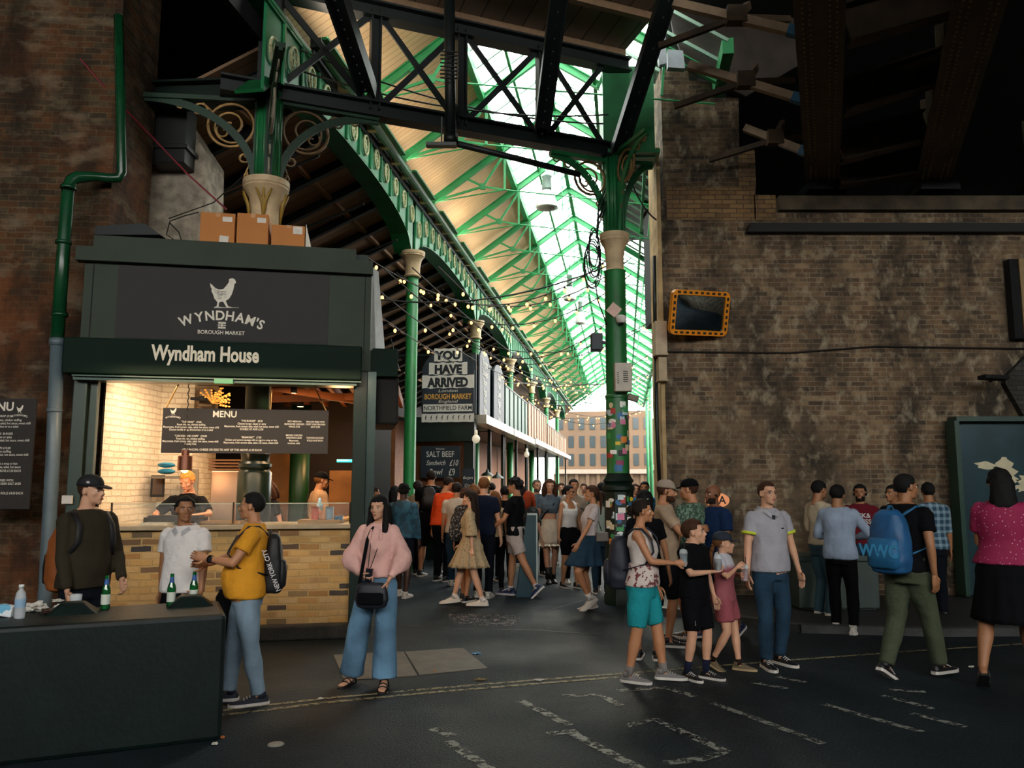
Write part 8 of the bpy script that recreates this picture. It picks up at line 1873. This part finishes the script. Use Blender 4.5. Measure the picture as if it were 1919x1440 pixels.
# ---- crowd further back
cr = [  # px, depth, height, yaw, female, skin, top material, sleeve, bottom, hair, style, label
 (757, 12.6, 1.74, 168, 0, 'dark', pattern('teal denim jacket', '12384a', '1c5064', 12, .5, 'noise'), .98, ddenim, HB, 'short', 'person in teal denim jacket and dark cap beside the stall post'),
 (783, 15.5, 1.80, 160, 0, 'tan', cl('sand tee', '8e7d66'), .3, ddenim, HD, 'short', 'person in sand tee left of the big man in black'),
 (856, 13.8, 1.76, 178, 0, 'tan', cl('off white tee', 'b3a999'), .32, denim, HD, 'short', 'person in off white tee with a strap, seen from behind'),
 (873, 12.2, 1.68, 150, 1, 'tan', pattern('black leaf print', '101216', '8c8c8c', 40, .58, 'noise'), .4, black, HBr, 'bun', 'person with a black and white leaf print bag at the shoulder'),
 (907, 12.6, 1.84, 172, 0, 'pale', navy, .32, ddenim, HL, 'short', 'tall person in navy tee with short fair hair, seen from behind'),
 (946, 14.5, 1.70, -170, 0, 'tan', black, .3, ddenim, HB, 'short', 'person in black behind the curly haired walker'),
 (990, 13.4, 1.62, 150, 1, 'pale', pattern('dark floral dress', '141a1c', '4c5658', 40, .58, 'noise'), .4, black, HR, 'wavy', 'red haired person in dark floral dress'),
 (1006, 15.5, 1.82, 20, 0, 'pale', cl('blue grey shirt', '56666f'), .5, ddenim, HG, 'short', 'grey haired person with glasses and beard behind the crop top'),
 (1075, 14.2, 1.82, 12, 0, 'tan', cl('pale linen', '9c8c7c'), .5, ddenim, HB, 'short', 'dark haired person in pale linen behind the sunglasses woman'),
 (1052, 17.5, 1.76, 5, 0, 'pale', cl('mist grey', '8d9298'), .3, ddenim, HBr, 'short', 'far person in mist grey tee between the two women'),
 (1128, 13.2, 1.76, 172, 0, 'tan', cl('forest green tee', '12402c'), .32, ddenim, HB, 'short', 'person in forest green tee left of the stickered column'),
 (1124, 12.9, 1.62, 175, 1, 'pale', cl('pale mint top', '9fb0a8'), .25, denim, HD, 'bun', 'person in pale mint top just left of the stickered column'),
 (1208, 15.0, 1.78, -20, 0, 'tan', cl('blue tee', '1e5a78'), .3, ddenim, HB, 'short', 'person in blue tee seen right of the stickered column'),
 (1190, 17.5, 1.74, 10, 1, 'pale', cl('soft red', '8a4a44'), .3, denim, HBr, 'wavy', 'far person in soft red top right of the column'),
 (975, 16.8, 1.72, 160, 1, 'pale', bwhite, .3, denim, HD, 'wavy', 'person in bright white tee beyond the redhead'),
 (1094, 19.0, 1.75, -10, 0, 'pale', cl('stone tee', '8a8478'), .3, ddenim, HBr, 'short', 'far person in stone tee above the denim skirt woman'),
 (1140, 19.5, 1.75, 15, 0, 'tan', cl('charcoal tee', '2a2c30'), .3, ddenim, HB, 'short', 'far person in charcoal tee behind the green shirt'),
 (838, 17.5, 1.78, 165, 0, 'pale', cl('dusty blue', '4a6070'), .3, ddenim, HBr, 'short', 'far person in dusty blue tee beneath the chalkboard'),
 (888, 16.0, 1.74, -170, 1, 'pale', cl('rose tee', '9a6a66'), .3, denim, HL, 'wavy', 'person in rose tee beside the narrow blackboard'),
 (740, 15.5, 1.70, 160, 1, 'tan', cl('plum top', '3c2434'), .3, ddenim, HB, 'long', 'dark haired person in plum top deep beside the stall'),
 (922, 19.0, 1.76, 178, 0, 'pale', cl('pale grey tee', '8f9296'), .3, ddenim, HD, 'short', 'far person in pale grey tee in front of the stalls'),
 (1022, 21.0, 1.75, 8, 0, 'pale', cl('sky tee', '6e8a9a'), .3, ddenim, HB, 'short', 'far person in sky blue tee in the middle of the hall'),
 (1170, 22.0, 1.75, 5, 0, 'pale', cl('warm grey tee', '7a7068'), .3, ddenim, HBr, 'short', 'far person in warm grey tee behind the column'),
 (700, 13.0, 1.70, 120, 0, 'tan', cl('dark brown tee', '221a14'), .3, ddenim, HD, 'short', 'shadowed person in dark brown beside the stall corner'),
]
for i, (px, Y, Hh, yw, fem, sk, tm, sl, bt, hm, st_, lab) in enumerate(cr):
    rn = random.Random(i)
    p = Person(lab, (px, Y), Hh, yw, female=bool(fem), skin=sk, res=2, build=rn.uniform(.95, 1.08), legs={'l': (0, rn.uniform(0, .18), 0, 6, 0), 'r': (0, rn.uniform(-.18, 0), 0, 6, 0)})
    p.shirt(tm, sleeve=sl, hem=.9); p.legsw(bt, 1.0 if i % 3 else .5, name='trousers' if i % 3 else 'shorts'); p.shoes(shb if i % 2 else shw_, solew); p.hair(hm, st_, thick=.012)
    if i == 0: p.cap(black)
    if i == 7: p.glasses(black); p.beard(HG)
    if i == 3: p.backpack('black and white leaf print backpack in the crowd', pattern('black leaf print', '101216', '8c8c8c', 40, .58, 'noise'), zc=1.14, h=.22)
# ---- stall workers
p = Person('blonde person in black tee working behind the stall counter, head bowed', (356, 9.85), 1.74, 6, female=True, skin='rosy', build=1.05, res=0, lean=.08, head=(-14, 24), arms={'r': {'to': (.20, .42, 1.20), 'pole': (1, -.4, -.4), 'curl': .6, 'hand': (-.6, .6, -.4)}, 'l': {'to': (.16, .42, 1.22), 'pole': (1, -.3, -.4), 'curl': .7, 'hand': (-.8, .4, -.3)}})
p.shirt(cl('black', '0c0d11'), sleeve=.40, inf=.022, sinf=.028); p.legsw(black); p.shoes(shb, soleb); p.hair(HBl, 'bun', thick=.012, brow=True); p.root.location.z = .14
p = Person('person in black cap and sand tee with their back turned, inside the stall', (592, 11.6), 1.76, 125, skin='tan', res=1, lean=.06, head=(-15, 8), arms={'r': {'to': (.2, .3, 1.0)}, 'l': {'to': (.15, .35, 1.05)}}); p.shirt(cl('sand worker tee', '98785c'), sleeve=.42, inf=.024); p.legsw(black); p.shoes(shb, soleb); p.hair(HL, thick=.01); p.cap(black); p.root.location.z = .14
mb = MB(); k = p.k
for q in (-1, 1): mb.tube([L3(-q*.05*k, -.10*k, 1.43*k), L3(0, -.14*k, 1.28*k), L3(q*.10*k, -.14*k, 1.12*k)], .012, 6, flat=.4)
mb.tube([L3(-.16*k, 0, 1.10*k), L3(0, -.135*k, 1.10*k), L3(.16*k, 0, 1.10*k)], .014, 6); mb.build('apron_straps', cl('dark apron', '1c1614'), p.root, smooth=True)
p = Person('dark haired person in black bending forward inside the stall, behind the green column', (528, 11.4), 1.64, -50, female=True, skin='rosy', res=1, lean=.16, head=(10, 25)); p.shirt(cl('kitchen black', '100f12'), sleeve=.3); p.legsw(black); p.shoes(shb, soleb); p.hair(HBr, 'wavy', thick=.014); p.root.location.z = .14
